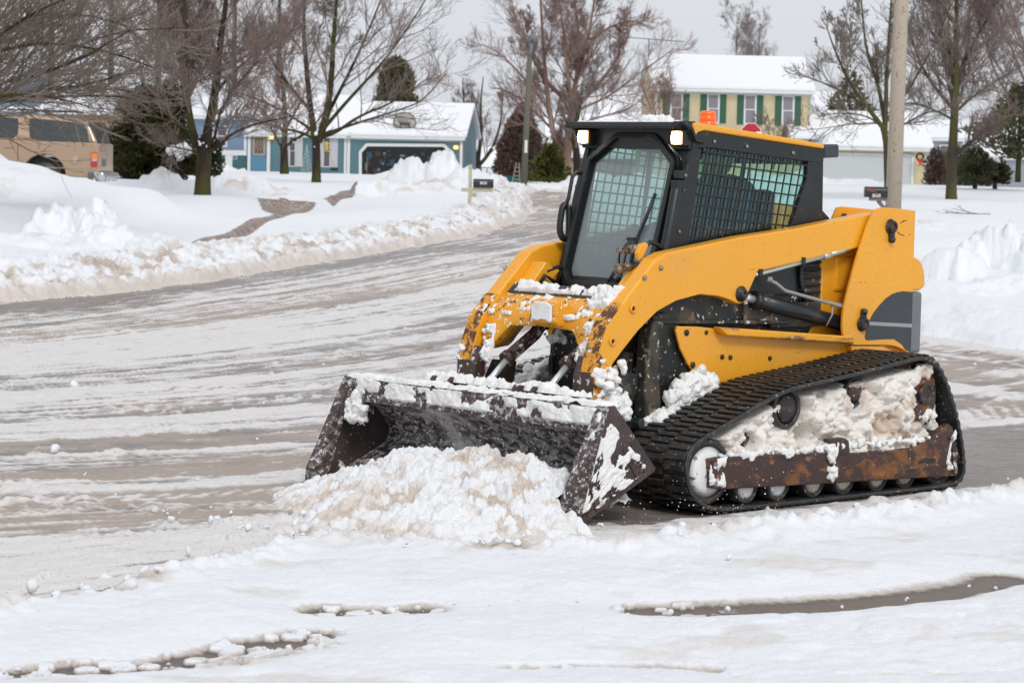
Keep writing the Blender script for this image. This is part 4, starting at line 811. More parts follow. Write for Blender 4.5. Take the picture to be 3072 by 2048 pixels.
# ---- tracks
LOOP = [(.186, .236), (.186, .30), (.160, .362), (.110, .402), (.045, .432), (-.116, .491), (-.529, .640), (-.713, .668), (-1.092, .708), (-1.485, .760), (-1.687, .786), (-1.78, .776), (-1.855, .735), (-1.930, .655), (-2.022, .501), (-2.095, .33), (-2.141, .150), (-2.135, .075), (-2.08, .024), (-1.98, .006), (-1.5, .004), (-.87, .004), (-.3, .004), (-.10, .008), (.02, .03), (.105, .08), (.160, .15)]
LP = resample(chaikin(LOOP, 2), .018)
def track(s):
    q_ = random.Random(95)
    n = len(LP); cen = LP.mean(0); tn = np.roll(LP, -1, 0) - np.roll(LP, 1, 0); tn /= np.linalg.norm(tn, axis=1)[:, None]; nr = np.stack([tn[:, 1], -tn[:, 0]], 1)
    if ((nr * (LP - cen)).sum(1)).mean() < 0: nr = -nr
    y0, y1 = s * .555, s * 1.0
    sec = [(y0, -.014), (y0, -.030), (s * .70, -.030), (s * .85, -.030), (y1, -.030), (y1, -.016)]       # belt section: (across, out)
    sec = [(y0, -.012), (y0, -.034), (y1, -.034), (y1 + s * .004, -.026), (y1 + s * .004, -.018), (y1, -.012)]
    V = np.stack([np.stack([LP[:, 0] + nr[:, 0] * d, np.full(n, yy), LP[:, 1] + nr[:, 1] * d], 1) for yy, d in sec], 1).reshape(-1, 3); m = len(sec)
    Fq = [(i * m + k, i * m + (k + 1) % m, ((i + 1) % n) * m + (k + 1) % m, ((i + 1) % n) * m + k) for i in range(n) for k in range(m)]
    b = MB(); b.add(V, Fq); tr = b.build('track', m_rub, T)
    b = MB(); Lh = resample(chaikin(LOOP, 2), .058); nh = len(Lh); tn = np.roll(Lh, -1, 0) - np.roll(Lh, 1, 0); tn /= np.linalg.norm(tn, axis=1)[:, None]; nh_ = np.stack([tn[:, 1], -tn[:, 0]], 1)
    if ((nh_ * (Lh - cen)).sum(1)).mean() < 0: nh_ = -nh_
    for i in range(nh):
        p = Lh[i]; a = math.atan2(-tn[i][1], tn[i][0]); r = Matrix.Rotation(a, 3, 'Y')
        for j, (ya, yb) in enumerate(((.56, .70), (.71, .84), (.85, .995))):
            off = (j % 2) * .029; c = p + nh_[i] * (-.004) + tn[i] * off
            b.box((c[0], s * (ya + yb) / 2, c[1]), (.030, yb - ya, .010), r)
    b.build('tread_lugs', m_lug, tr, bevel=.004)
    # wheels
    def wheel(x, z, r, nm, md, w=(.62, .95), disc=True):
        yb, ya = s * w[0], s * w[1]
        o = MB().lathe([(r * .55, yb), (r, yb), (r, ya - s * .006), (r * .93, ya), (r * .80, ya), (r * .76, ya - s * .03), (r * .2, ya - s * .035), (.0, ya - s * .035)], (x, 0, z), 'Y', 34).build(nm, m_rub, tr)
        if disc: MB().lathe([(r * .80, ya - s * .010), (r * .5, ya - s * .0), (r * .25, ya + s * .006), (.0, ya + s * .006)], (x, 0, z), 'Y', 28).build('wheel_disc', md, o)
    wheel(-.03, .228, .172, 'idler_wheel', m_wht, (.60, .965)); wheel(-1.945, .185, .155, 'idler_wheel', m_whl, (.60, .955))
    for x, z in ((-.345, .125), (-.595, .122), (-.878, .119), (-1.128, .117), (-1.412, .115), (-1.655, .114)): wheel(x, z, .088, 'roller', m_wht if x > -.7 else m_whl)
    wheel(-.67, .525, .112, 'carrier_wheel', m_rail, (.70, .93)); wheel(-1.26, .585, .085, 'carrier_wheel', m_rail, (.7, .90)); wheel(-.35, .40, .07, 'carrier_wheel', m_rail, (.7, .90))
    o = MB().lathe([(.20, s * .68), (.20, s * .90), (.185, s * .905), (.10, s * .905)], (-1.77, 0, .555), 'Y', 30)
    for i in range(14):
        a = i * 2 * math.pi / 14; o.box((-1.77 + .20 * math.cos(a), s * .80, .555 + .20 * math.sin(a)), (.04, .2, .04), Matrix.Rotation(-a, 3, 'Y'))
    so_ = o.build('sprocket', m_brn, tr, bevel=.004)
    lumps('caked_snow', [(-1.69 - .16 * q_.random(), s * (.93 + .03 * q_.random()), .655 + .06 * q_.random(), .018 + .018 * q_.random()) for i in range(26)] + [(-1.665 + .03 * q_.random(), s * (.93 + .03 * q_.random()), .45 + .22 * q_.random(), .02 + .022 * q_.random()) for i in range(30)] + [(-1.74 - .14 * q_.random(), s * (.94 + .02 * q_.random()), .42 + .03 * q_.random(), .015 + .015 * q_.random()) for i in range(16)], m_packed, so_, 95, fuse=.006)
    o = MB(); o.prism(chaikin([(-1.68, .43), (-1.70, .60), (-1.72, .68), (-1.80, .705), (-1.88, .66), (-1.90, .50), (-1.86, .44), (-1.75, .40)], 2), s * .90, s * .955); o.lathe([(.058, s * .955), (.058, s * .972), (.05, s * .98), (.044, s * .972), (.040, s * .966), (0, s * .966)], (-1.785, 0, .554), 'Y', 28); o.build('drive_hub', m_rail, so_, bevel=.006)
    # frame rail
    o = MB().prism([(-.005, .300), (-.02, .150), (-.06, .142), (-.119, .136), (-2.046, .082), (-2.062, .10), (-2.05, .236), (-2.0, .36), (-1.959, .385), (-1.80, .312), (-1.646, .262), (-1.40, .262), (-1.113, .266), (-1.100, .335), (-1.06, .352), (-.929, .352), (-.935, .33), (-.99, .325), (-1.0, .275), (-.5, .292), (-.08, .305)], s * .955, s * 1.0)
    rl = o.build('frame_rail', m_rail, tr, bevel=.008, seg=3)
    MB().box((-.035, s * 1.004, .222), (.04, .016, .15), Matrix.Rotation(rad(2), 3, 'Y')).build('end_bracket', m_brn, rl, bevel=.004); MB().box((-2.02, s * 1.004, .17), (.035, .014, .14)).build('end_bracket', m_brn, rl, bevel=.004)
    o = MB()
    for (x, z) in ((-.035, .272), (-.035, .168), (-2.02, .21), (-2.02, .12), (-1.975, .30)): o.lathe([(.012, s * 1.01), (.012, s * 1.018), (.007, s * 1.018)], (x, 0, z), 'Y', 12)
    o.build('bolt', m_stl, rl)
    # snow packed inside the frame
    gx, gz_ = np.meshgrid(np.linspace(-2.08, .02, 260), np.linspace(.20, .76, 90), indexing='ij')
    ins = inside(gx, gz_, [tuple(p) for p in LP]); dd = pdist(gx, gz_, [tuple(p) for p in LP[::2]], True); dd = np.where(ins, dd, -dd)
    h = .86 + .07 * cells(gx * 7, gz_ * 7, 7) + .035 * cells(gx * 17, gz_ * 17, 8) + .16 * (fbm(gx * 2.6, gz_ * 2.6, 3, 9) - .42) + .06 * (fbm(gx * 14, gz_ * 14, 5, 10, .65) - .5) + .02 * cells(gx * 34, gz_ * 34, 13) + .06 * sstep(.34, .24, gz_)
    h = h - .4 * (1 - sstep(.045, .10, dd))
    def dent(x, z, r, dep, soft=.5):
        global _d
        q = np.sqrt((gx - x) ** 2 + (gz_ - z) ** 2) + .04 * (fbm(gx * 12, gz_ * 12, 3, 11) - .5); return dep * (1 - sstep(r * (1 - soft), r, q))
    h = h - dent(-.03, .228, .20, .25) - dent(-1.785, .555, .105, .16, .3) - dent(-1.24, .53, .075, .14) - dent(-.37, .36, .06, .12) - dent(-.72, .505, .11, .16, .35) - dent(-.50, .36, .05, .1) - dent(-.83, .36, .07, .14)
    kp = (h > .66) & (dd > .035); k4 = kp[:-1, :-1] & kp[1:, :-1] & kp[1:, 1:] & kp[:-1, 1:]
    ii = np.arange(gx.size).reshape(gx.shape); Fq = np.stack([ii[:-1, :-1], ii[1:, :-1], ii[1:, 1:], ii[:-1, 1:]], -1)[k4]
    np_mesh('packed_snow', np.stack([gx, s * np.minimum(h, .985), gz_], -1).reshape(-1, 3), Fq, m_packed, tr)
    snow_sheet('caked_snow', quad_patch((.0, s * 1.003, .29), (-.13, s * 1.003, .31), (-.13, s * 1.003, .14), (.0, s * 1.003, .15), (0, s, 0)), .014, .42, .07, m_psnow, rl, 81, 30, 34, fade=.02)
    snow_sheet('caked_snow', quad_patch((-1.93, s * 1.003, .12), (-2.05, s * 1.003, .10), (-2.04, s * 1.003, .37), (-1.98, s * 1.003, .30), (0, s, 0)), .012, .44, .06, m_psnow, rl, 82, 30, 44, fade=.02)
    pp = [(-.93 - rg.random() * .055, s * (1.0 + .01 * rg.random()), .33 - rg.random() * .19 * (1 - .0), .012 + .012 * rg.random()) for i in range(46)] + [(-.1 - rg.random() * 1.8, s * (.97 + .02 * rg.random()), .295 + .02 * rg.random(), .01 + .018 * rg.random()) for i in range(150)]
    lumps('caked_snow', pp, m_psnow if s else m_packed, rl, 21, fuse=.0065)
sym(track)
# snow carried between the track and the body
for s in (1, -1):
    q_ = random.Random(91); P_ = []
    for i in range(200):
        t_ = q_.random(); h_ = q_.random() * (.13 if .30 < t_ < .85 else .05)
        P_.append((-.02 - .44 * t_, s * (.53 + .06 * q_.random()), .40 + .225 * t_ + h_, .018 + .030 * q_.random()))
    lumps('caked_snow', P_, m_psnow, T, 92, fuse=.006)
# ------------------------------------------------------------------ the heap of slush rolling in front of the blade
def heap():
    nx, ny = 380, 560
    gx, gy = np.meshgrid(np.linspace(.50, 2.55, nx), np.linspace(-1.35, 1.75, ny), indexing='ij')
    wx = gx + .10 * (fbm(gx * 2.5, gy * 2.5, 3, 301) - .5); wy = gy + .14 * (fbm(gx * 2.5 + 5, gy * 2.5, 3, 302) - .5)
    A = np.interp(wy, [-1.2, -1.0, -.85, -.62, -.42, -.25, 0, .28, .5, .70, .88, 1.0, 1.15, 1.4], [0, .02, .05, .11, .17, .235, .285, .31, .295, .27, .20, .10, .03, .0])
    x0 = 1.02; xe = np.interp(wy, [-1.3, -.9, -.4, .2, 1.0, 1.6], [1.15, 1.4, 1.78, 2.0, 1.9, 1.5])
    t = np.clip((wx - x0) / (xe - x0), 0, 1); S = np.where(wx > x0, (1 - t ** 1.15) ** 1.1, .55 + .45 * sstep(.55, 1.0, wx))
    h = A * S
    c1 = cells(gx * 5.5, gy * 5.5, 311); c2 = cells(gx * 12, gy * 12, 312); c3 = cells(gx * 26, gy * 26, 313)
    body = sstep(.0, .14, h)
    h = h * (.86 + .22 * fbm(gx * 3, gy * 3, 3, 314)) + body * (.030 * c1 + .030 * c2 + .022 * c3 + .014 * cells(gx * 48, gy * 48, 317) + .03 * (fbm(gx * 30, gy * 30, 3, 318) - .5) + .035 * (fbm(gx * 18, gy * 18, 3, 315) - .5) + .09 * (fbm(gx * 6, gy * 6, 5, 316, .68) - .5)) - .004
    flat = (1 - body) * sstep(.002, .04, h) * (.03 * c2 + .02 * c3); h = h + flat
    out = (np.abs(gy) > .955) & (gx < 1.04); h = np.where(out, -.03, h); keep = h > .0
    dirt = np.clip(.10 + .95 * sstep(.40, .66, fbm(gx * 3.1, gy * 3.1, 5, 321) + .22 * (c2 < .25) - .06) - .25 * c1, 0, 1) * .8
    dirt = np.maximum(dirt, .9 * sstep(-.75, -1.05, gy)) 
    dx = .03 * (fbm(gx * 9, gy * 9, 3, 331) - .5) * body * 2.4; dy = .03 * (fbm(gx * 9 + 4, gy * 9, 3, 332) - .5) * body * 2.4
    P = np.stack([gx + dx, gy + dy, h], -1).reshape(-1, 3)
    k4 = keep[:-1, :-1] & keep[1:, :-1] & keep[1:, 1:] & keep[:-1, 1:]; ii = np.arange(gx.size).reshape(gx.shape)
    Fq = np.stack([ii[:-1, :-1], ii[1:, :-1], ii[1:, 1:], ii[:-1, 1:]], -1)[k4]
    m = M('slush_heap', (.80, .81, .825), .75, layers=[dict(attr='dirt', lo=.05, hi=.85, jit=(16, .9), col=(.66, .57, .49), amt=.8), dict(attr='dirt', lo=.6, hi=1.0, jit=(30, .9), col=(.42, .31, .23), amt=.6)], bumps=[(34, .7, .014), (110, .8, .007)], spec=.3)
    c, s = math.cos(mth), math.sin(mth); P = np.stack([P[:, 0] * c - P[:, 1] * s + mo.x, P[:, 0] * s + P[:, 1] * c + mo.y, P[:, 2]], 1)
    o = np_mesh('snow_heap', P, Fq, m, attrs={'dirt': dirt.ravel()})
    tag(o, 'lumpy heap of dirty slush rolling in front of the loader bucket', 'snow heap')
heap()
def w2(x, y, z): c, s = math.cos(mth), math.sin(mth); return (x * c - y * s + mo.x, x * s + y * c + mo.y, z)
pts = []; rg2 = random.Random(11)
for i in range(300):      # crumbs round the heap and along the windrow
    k = rg2.random()
    if k < .5: x = rg2.uniform(1.2, 2.4); y = rg2.gauss(.4, .6); r = rg2.uniform(.006, .022); p = w2(x, y, 0); pts.append((p[0], p[1], gz(p[0], p[1]) + r * .5, r))
    else:
        j = rg2.randrange(2, len(fg) - 4); t = rg2.random(); a, b_ = fg[j], fg[j + 1]; x = a[0] + (b_[0] - a[0]) * t + rg2.gauss(0, .12); y = a[1] + (b_[1] - a[1]) * t + rg2.gauss(.03, .12)
        r = rg2.uniform(.006, .03) ; pts.append((x, y, gz(x, y) + r * .45, r))
for (a, b_, z, r) in [(2.4, 13.3, .02, .03)]: pts.append((a, b_, z + .03, r))
for i in range(60):
    a = rg2.choice(BANDS[:7])[0]; j = rg2.randrange(len(a) - 1); t = rg2.random(); x = a[j][0] + (a[j + 1][0] - a[j][0]) * t + rg2.gauss(0, .05); y = a[j][1] + (a[j + 1][1] - a[j][1]) * t + rg2.gauss(0, .05); r = rg2.uniform(.004, .013); pts.append((x, y, gz(x, y) + r * .4, r))
for i in range(70):
    u = rg2.uniform(-.2, .2); y = 12 + 26 * rg2.random() ** 1.4; x = u * y
    if inside(np.array([x]), np.array([y]), road_poly)[0]: r = rg2.uniform(.006, .02); pts.append((x, y, gz(x, y) + r * .15, r))
for (u, v, r) in ((157, 1356, .035), (214, 1160, .04), (2370, 1620, .02), (1800, 1580, .02)):
    x, y = ground_at(u, v, lambda t: .03); pts.append((x, y, .04, r))
tag(lumps('snow_crumbs', pts, m_snow, None, 33, jag=1.1), 'loose crumbs of snow scattered on the street and round the heap', 'snow crumbs', kind='stuff')
pts = []
for i in range(90):
    x = rg2.uniform(-.35, .95); y = rg2.uniform(.98, 1.35); z = abs(rg2.gauss(0, .13)) + .01; pts.append(w2(x, y, z) + (rg2.uniform(.0018, .0042),))
tag(lumps('flying_snow', pts, m_snow, None, 34), 'tiny flecks of snow flying off the track beside the bucket', 'snow spray', kind='stuff')
# ------------------------------------------------------------------ bare trees: limbs grown level by level as polylines, then skinned as tubes
class Wood:
    def __init__(s, seed): s.rng = np.random.RandomState(seed); s.parts = []
    def grow(s, P0, D0, L, R0, R1, k, jit, trop):
        n = len(P0); P = np.zeros((n, k + 1, 3)); P[:, 0] = P0; d = D0 / np.linalg.norm(D0, axis=1)[:, None]; R = R0[:, None] * (1 - np.linspace(0, 1, k + 1)[None]) + R1[:, None] * np.linspace(0, 1, k + 1)[None]
        for i in range(k):
            d = d + s.rng.normal(size=(n, 3)) * jit; d[:, 2] += trop; d /= np.linalg.norm(d, axis=1)[:, None]; P[:, i + 1] = P[:, i] + d * (L / k)[:, None]
        return P, R
    def spawn(s, P, R, m, t0, t1, ang, sp, lr, k, jit, trop, rr=.6, rmin=.005, rend=.4, dens=None):
        n, k1, _ = P.shape; idx = np.repeat(np.arange(n), m); t = s.rng.uniform(t0, t1, n * m) if m > 1 else np.full(n, t1)
        t = np.clip(t, 0, .999) * (k1 - 1); i0 = t.astype(int); f = (t - i0)[:, None]
        p = P[idx, i0] * (1 - f) + P[idx, i0 + 1] * f; tg = P[idx, i0 + 1] - P[idx, i0]; tg /= np.linalg.norm(tg, axis=1)[:, None] + 1e-9
        r = (R[idx, i0] * (1 - f[:, 0]) + R[idx, i0 + 1] * f[:, 0])
        a = s.rng.normal(size=tg.shape); a -= tg * (a * tg).sum(1)[:, None]; a /= np.linalg.norm(a, axis=1)[:, None]
        th = np.radians(s.rng.normal(ang, sp, len(idx)))[:, None]; d = tg * np.cos(th) + a * np.sin(th)
        plen = np.linalg.norm(np.diff(P, axis=1), axis=2).sum(1)[idx]
        L = plen * s.rng.uniform(*lr, len(idx)) * (1.15 - .6 * t / (k1 - 1)); r0 = np.maximum(r * rr, rmin); return s.grow(p, d, L, r0, np.maximum(r0 * rend, rmin * .8), k, jit, trop)
    def skin(s, P, R, n=3):
        N, k1, _ = P.shape
        tg = np.zeros_like(P); tg[:, 1:-1] = P[:, 2:] - P[:, :-2]; tg[:, 0] = P[:, 1] - P[:, 0]; tg[:, -1] = P[:, -1] - P[:, -2]; tg /= np.linalg.norm(tg, axis=2)[..., None] + 1e-9
        ref = np.where(np.abs(tg[..., 2:3]) > .9, np.array([1., 0, 0]), np.array([0, 0, 1.])); a = np.cross(tg, ref); a /= np.linalg.norm(a, axis=2)[..., None] + 1e-9; b = np.cross(tg, a)
        th = np.arange(n) * 2 * math.pi / n
        V = P[:, :, None] + (a[:, :, None] * np.cos(th)[None, None, :, None] + b[:, :, None] * np.sin(th)[None, None, :, None]) * R[:, :, None, None]
        ii = np.arange(N * k1 * n).reshape(N, k1, n); nx = np.roll(ii, -1, 2)
        Fq = np.stack([ii[:, :-1], nx[:, :-1], nx[:, 1:], ii[:, 1:]], -1).reshape(-1, 4); return V.reshape(-1, 3), Fq
def merge(L):
    V = []; Fq = []; o = 0
    for v, f in L: V.append(v); Fq.append(f + o); o += len(v)
    return np.vstack(V), np.vstack(Fq)
def bark(name, c, c2, mossy=None, snow=True):
    ly = [dict(scale=3, lo=.4, hi=.7, col=c2, vec=(1, 1, .3))]
    if mossy: ly.append(dict(scale=2.2, lo=.40, hi=.62, col=mossy, vec=(1, 1, .5), amt=.75))
    return M(name, c, .85, layers=ly, bump=(18, .5, .02, (1, 1, .3)), spec=.2)
m_bark1 = bark('dark_wet_bark', (.030, .020, .017), (.065, .045, .035), (.055, .062, .010))
m_twig1 = M('grey_brown_twigs', (.20, .155, .14), .85, layers=[dict(scale=.8, lo=.4, hi=.7, col=(.28, .22, .195))], spec=.2)
m_bark2 = bark('red_brown_bark', (.21, .13, .10), (.33, .23, .18))
m_twig2 = M('reddish_twigs', (.27, .18, .16), .85, layers=[dict(scale=.8, lo=.4, hi=.7, col=(.34, .25, .22))], spec=.2)
m_bark3 = bark('grey_green_bark', (.055, .045, .033), (.085, .07, .05), (.085, .085, .018))
m_twig3 = M('grey_green_twigs', (.17, .14, .115), .85, layers=[dict(scale=.8, lo=.4, hi=.7, col=(.25, .21, .18))], spec=.2)
m_leafr = M('dry_orange_leaf', (.42, .11, .03), .8)
def tree(name, base, H_, r0, seed, label, mt, mw, cat='tree', group=None, trunk=None, limbs=None, nl=9, l0=.3, l1=.95, ang=45, trop=.10, ll=(.35, .55), m2=9, m3=7, m4=5, tw=.006, spread=1., trunk_n=9, lean=(0, 0), leaves=0, wood_extra=None):
    """explicit trunk / limb lines are lists of (points, radius) in world metres relative to the base"""
    W = Wood(seed); rng = W.rng; t = empty(name, base, 0, label, cat, group)
    B = []; TR = []
    if trunk is None: trunk = [([(0, 0, -.5), (lean[0] * .3, lean[1] * .3, H_ * .3), (lean[0] * .7, lean[1] * .7, H_ * .65), (lean[0], lean[1], H_)], r0)]
    t_levels = []
    for pts, r in trunk:
        p = resample(chaikin(pts, 2, False), .25 if H_ < 20 else .5, False); k = len(p); tp_ = .15 if (len(trunk) > 1 and not t_levels) else .80
        p = p + np.cumsum(rng.normal(size=p.shape) * .008, 0) * (np.arange(k) / k)[:, None]
        f = np.linspace(0, 1, k); R = r * (1 - f * tp_); z = p[:, 2]; R = R * (1 + .14 * np.exp(-np.clip(z, 0, 9) / .15)); TR.append(W.skin(p[None], R[None], trunk_n)); t_levels.append((p[None], R[None]))
    L1 = []
    if limbs:
        for pts, r in limbs:
            p = resample(chaikin(pts, 2, False), .3, False); k = len(p); R = r * (1 - np.linspace(0, 1, k) * .75); TR.append(W.skin(p[None], R[None], 7)); L1.append((p[None], R[None]))
    for P, R in (t_levels[1:] if len(t_levels) > 1 and len(t_levels) < 6 else t_levels):
        if nl: L1.append(W.spawn(P, R, nl, l0, l1, ang, 10, ll, 8, .08, trop, .42, .011, .25))
    lv = []
    for P, R in L1:
        if P.shape[0] > 1: B.append(W.skin(P, R, 5))
        lv.append(W.spawn(P, R, m2 if P.shape[0] > 1 else int(m2 * 1.6), .12, 1., 38 * spread, 12, (.28, .55), 6, .09, trop * .8, .5, .009, .35))
    for P, R in lv:
        B.append(W.skin(P, R, 4)); P3, R3 = W.spawn(P, R, m3, .1, 1., 38 * spread, 14, (.35, .75), 5, .10, trop * .7, .6, tw * 1.1, .6); B.append(W.skin(P3, R3, 3))
        if m4: P4, R4 = W.spawn(P3, R3, m4, .15, 1., 36 * spread, 14, (.45, .9), 4, .11, trop * .5, .7, tw * .9, .6); B.append(W.skin(P4, R4, 3))
    V, Fq = merge(TR); np_mesh('trunk', V, Fq, mt, t); V, Fq = merge(B); cr_ = np_mesh('crown', V, Fq, mw, t)
    if leaves:
        q = V[rng.randint(0, len(V), leaves)] if not isinstance(leaves, tuple) else V[rng.randint(0, len(V), leaves[0])]
        s = rng.normal(size=(len(q), 4, 3)) * .030; np_mesh('dead_leaves', (q[:, None] + s).reshape(-1, 3), np.arange(len(q) * 4).reshape(-1, 4), m_leafr, cr_, smooth=False)
    return t
def rel(base, pts):        # picture points at the tree's own distance -> metres from its foot
    out = []
    for p in pts: q = at(p[0], p[1], base[1]); out.append((q.x - base[0], (p[2] if len(p) > 2 else 0), q.z - base[2]))
    return out
def foot_at(u, v, y, dz=0): q = at(u, v, y); return (q.x, y, q.z + dz)
# near maple with two black leaders, left of the middle
b1 = foot_at(606, 585, 62)
tree('maple_tree', b1, 9, .17, 101, 'bare maple with snow in the fork of its short mossy trunk, before the dark juniper', m_bark1, m_twig1,
     trunk=[(rel(b1, [(606, 600), (608, 520), (611, 445)]), .20), (rel(b1, [(614, 450), (620, 400, .1), (640, 290, .2), (652, 160, .2), (668, 0, .2), (690, -160, .2)]), .135),
            (rel(b1, [(600, 450), (580, 395, -.2), (566, 300, -.3), (568, 160, -.3), (560, 20, -.3), (565, -140, -.3)]), .095), (rel(b1, [(590, 430, .3), (545, 330, .6), (530, 200, .8), (520, 40, .9), (515, -120, .9)]), .07)],
     limbs=[(rel(b1, [(612, 450), (650, 420, -.3), (665, 340, -.6), (720, 260, -1), (790, 190, -1.2)]), .045), (rel(b1, [(604, 455), (570, 452, -.3), (520, 438, -.8), (470, 430, -1.2)]), .03), (rel(b1, [(612, 462), (650, 450, -.2), (700, 400, -.5), (790, 370, -.9), (900, 350, -1.2)]), .045),
            (rel(b1, [(590, 410), (540, 370, -.6), (440, 340, -1.2), (330, 330, -1.6)]), .04), (rel(b1, [(560, 330), (480, 290, -.8), (370, 270, -1.5), (240, 280, -2)]), .04), (rel(b1, [(645, 280), (700, 200, .8), (800, 120, 1.4), (900, 60, 1.6)]), .045), (rel(b1, [(560, 260), (470, 170, .6), (380, 90, 1.), (280, 20, 1.2)]), .045)],
     nl=14, l0=.15, ll=(.3, .5), m2=10, m3=8, m4=5, tw=.0046, leaves=260, ang=44)
b2 = foot_at(948, 548, 92)
tree('maple_tree', b2, 12, .2, 102, 'bare spreading tree with a bird nest near its top, left of the open garage', m_bark1, m_twig1,
     trunk=[(rel(b2, [(948, 560), (950, 480), (949, 420)]), .17), (rel(b2, [(946, 425), (930, 330, .2), (915, 200, .4), (905, 60, .6), (915, -120, .8)]), .13), (rel(b2, [(955, 425), (985, 340, -.3), (1000, 210, -.4), (1010, 60, -.5), (1030, -120, -.5)]), .15)],
     limbs=[(rel(b2, [(955, 415), (1010, 400, -.4), (1080, 350, -1), (1190, 310, -1.5), (1290, 240, -2)]), .07), (rel(b2, [(940, 415), (900, 395, -.4), (860, 390, -.8), (780, 360, -1.2), (700, 350, -1.4)]), .06), (rel(b2, [(960, 400), (1040, 300, .6), (1140, 190, 1.2), (1230, 60, 1.6), (1290, -40, 1.8)]), .075),
            (rel(b2, [(990, 330), (1070, 190, -1), (1130, 60, -1.6), (1180, -60, -2)]), .07), (rel(b2, [(965, 405), (1060, 370, 1), (1180, 330, 2), (1260, 300, 2.5), (1330, 215, 3)]), .06), (rel(b2, [(930, 330), (840, 230, .8), (770, 120, 1.5), (720, 0, 2)]), .07), (rel(b2, [(935, 390), (850, 330, -.8), (760, 290, -1.4), (680, 270, -1.8)]), .05)],
     nl=11, l0=.15, ll=(.3, .5), m2=8, m3=7, m4=4, tw=.0065, ang=36, leaves=60)
b3 = foot_at(853, 522, 115)
tree('young_tree', b3, 10, .16, 103, 'smaller bare tree with orange dead leaves, growing before the shuttered window of the blue house', m_bark1, m_twig1,
     trunk=[(rel(b3, [(853, 530), (853, 470), (852, 440)]), .20), (rel(b3, [(852, 445), (858, 340), (840, 220, .5), (835, 80, .8)]), .14)], limbs=[(rel(b3, [(850, 448), (830, 420), (815, 385), (790, 340, -1)]), .07), (rel(b3, [(856, 440), (890, 415), (930, 395), (975, 340, -1)]), .08), (rel(b3, [(855, 400), (800, 350, 1), (740, 290, 1)]), .07), (rel(b3, [(855, 390), (900, 300, 1), (930, 220, 1)]), .07)],
     nl=9, l0=.1, ll=(.35, .55), m2=7, m3=6, m4=3, tw=.009, leaves=700, ang=48)
# big tree standing outside the frame on the left: only its long limbs reach in
b0 = (-9.8, 41.5, .7)
tree('oak_tree', b0, 8, .3, 104, 'tree whose long bare branches reach in from the left edge above the tan car', m_bark1, m_twig3, trunk=[([(0, 0, -.3), (0, 0, 2), (-.2, 0, 5), (0, 0, 8)], .26)],
     limbs=[(rel(b0, p), r) for p, r in [([(-260, 470), (-60, 340), (90, 235, -.3), (250, 190, -.6), (420, 100, -1)], .055), ([(-280, 420), (-50, 290, .6), (100, 265, .8), (240, 250, 1), (400, 190, 1.2)], .05), ([(-280, 300), (-60, 180, -.6), (110, 60, -1), (240, 10, -1.2)], .055),
            ([(-280, 380), (-40, 300, .4), (120, 290, .6), (290, 280, .8), (440, 300, 1)], .045), ([(-270, 250), (-20, 60, 1), (200, 20, 1.4), (330, 60, 1.8)], .05), ([(-280, 360), (-60, 300, -1), (80, 290, -1.4), (220, 300, -1.7), (330, 330, -2)], .035), ([(-280, 330), (0, 240, 1.2), (150, 130, 1.8), (300, 70, 2.2), (460, 60, 2.5)], .045), ([(-280, 310), (0, 140, 0), (180, 130, -.2), (350, 160, -.4), (480, 210, -.6)], .045)]],
     nl=8, l0=.4, ll=(.4, .6), m2=13, m3=5, m4=3, tw=.0045, trop=.10, ang=50, spread=.8)
# backdrop of bare trees on the left
def wood_copy(t, base, rz, sc, label, name=None):
    c = t.copy(); COL.objects.link(c); c.location = base; c.rotation_euler = (0, 0, rz); c.scale = (sc, sc, sc); c['label'] = label
    for ch in t.children:
        d = ch.copy(); COL.objects.link(d); d.parent = c
        for g in ch.children: e = g.copy(); COL.objects.link(e); e.parent = d
    return c
bA = foot_at(150, 500, 118)
tA = tree('bare_tree', bA, 14, .2, 105, 'leftmost of the dense grey bare trees behind the tan car', m_bark1, m_twig1, group='bare trees behind the car', nl=20, l0=.12, ll=(.35, .6), m2=7, m3=6, m4=4, tw=.0068, ang=46)
wood_copy(tA, foot_at(330, 500, 126), 2.1, 1.05, 'dense bare tree rising behind the roof end of the tan car')
wood_copy(tA, foot_at(470, 500, 112), 4.0, .95, 'dense bare tree rising straight behind the dark juniper')
wood_copy(tA, foot_at(-20, 500, 104), 5.2, .9, 'dense bare tree cut by the left edge of the picture behind the tan car')
wood_copy(tA, foot_at(700, 480, 165), .9, 1.25, 'tall far bare tree behind the roof of the blue house, above its blue door')
wood_copy(tA, foot_at(830, 480, 158), 3.3, 1.05, 'far bare tree behind the blue house roof, just left of the nest tree')
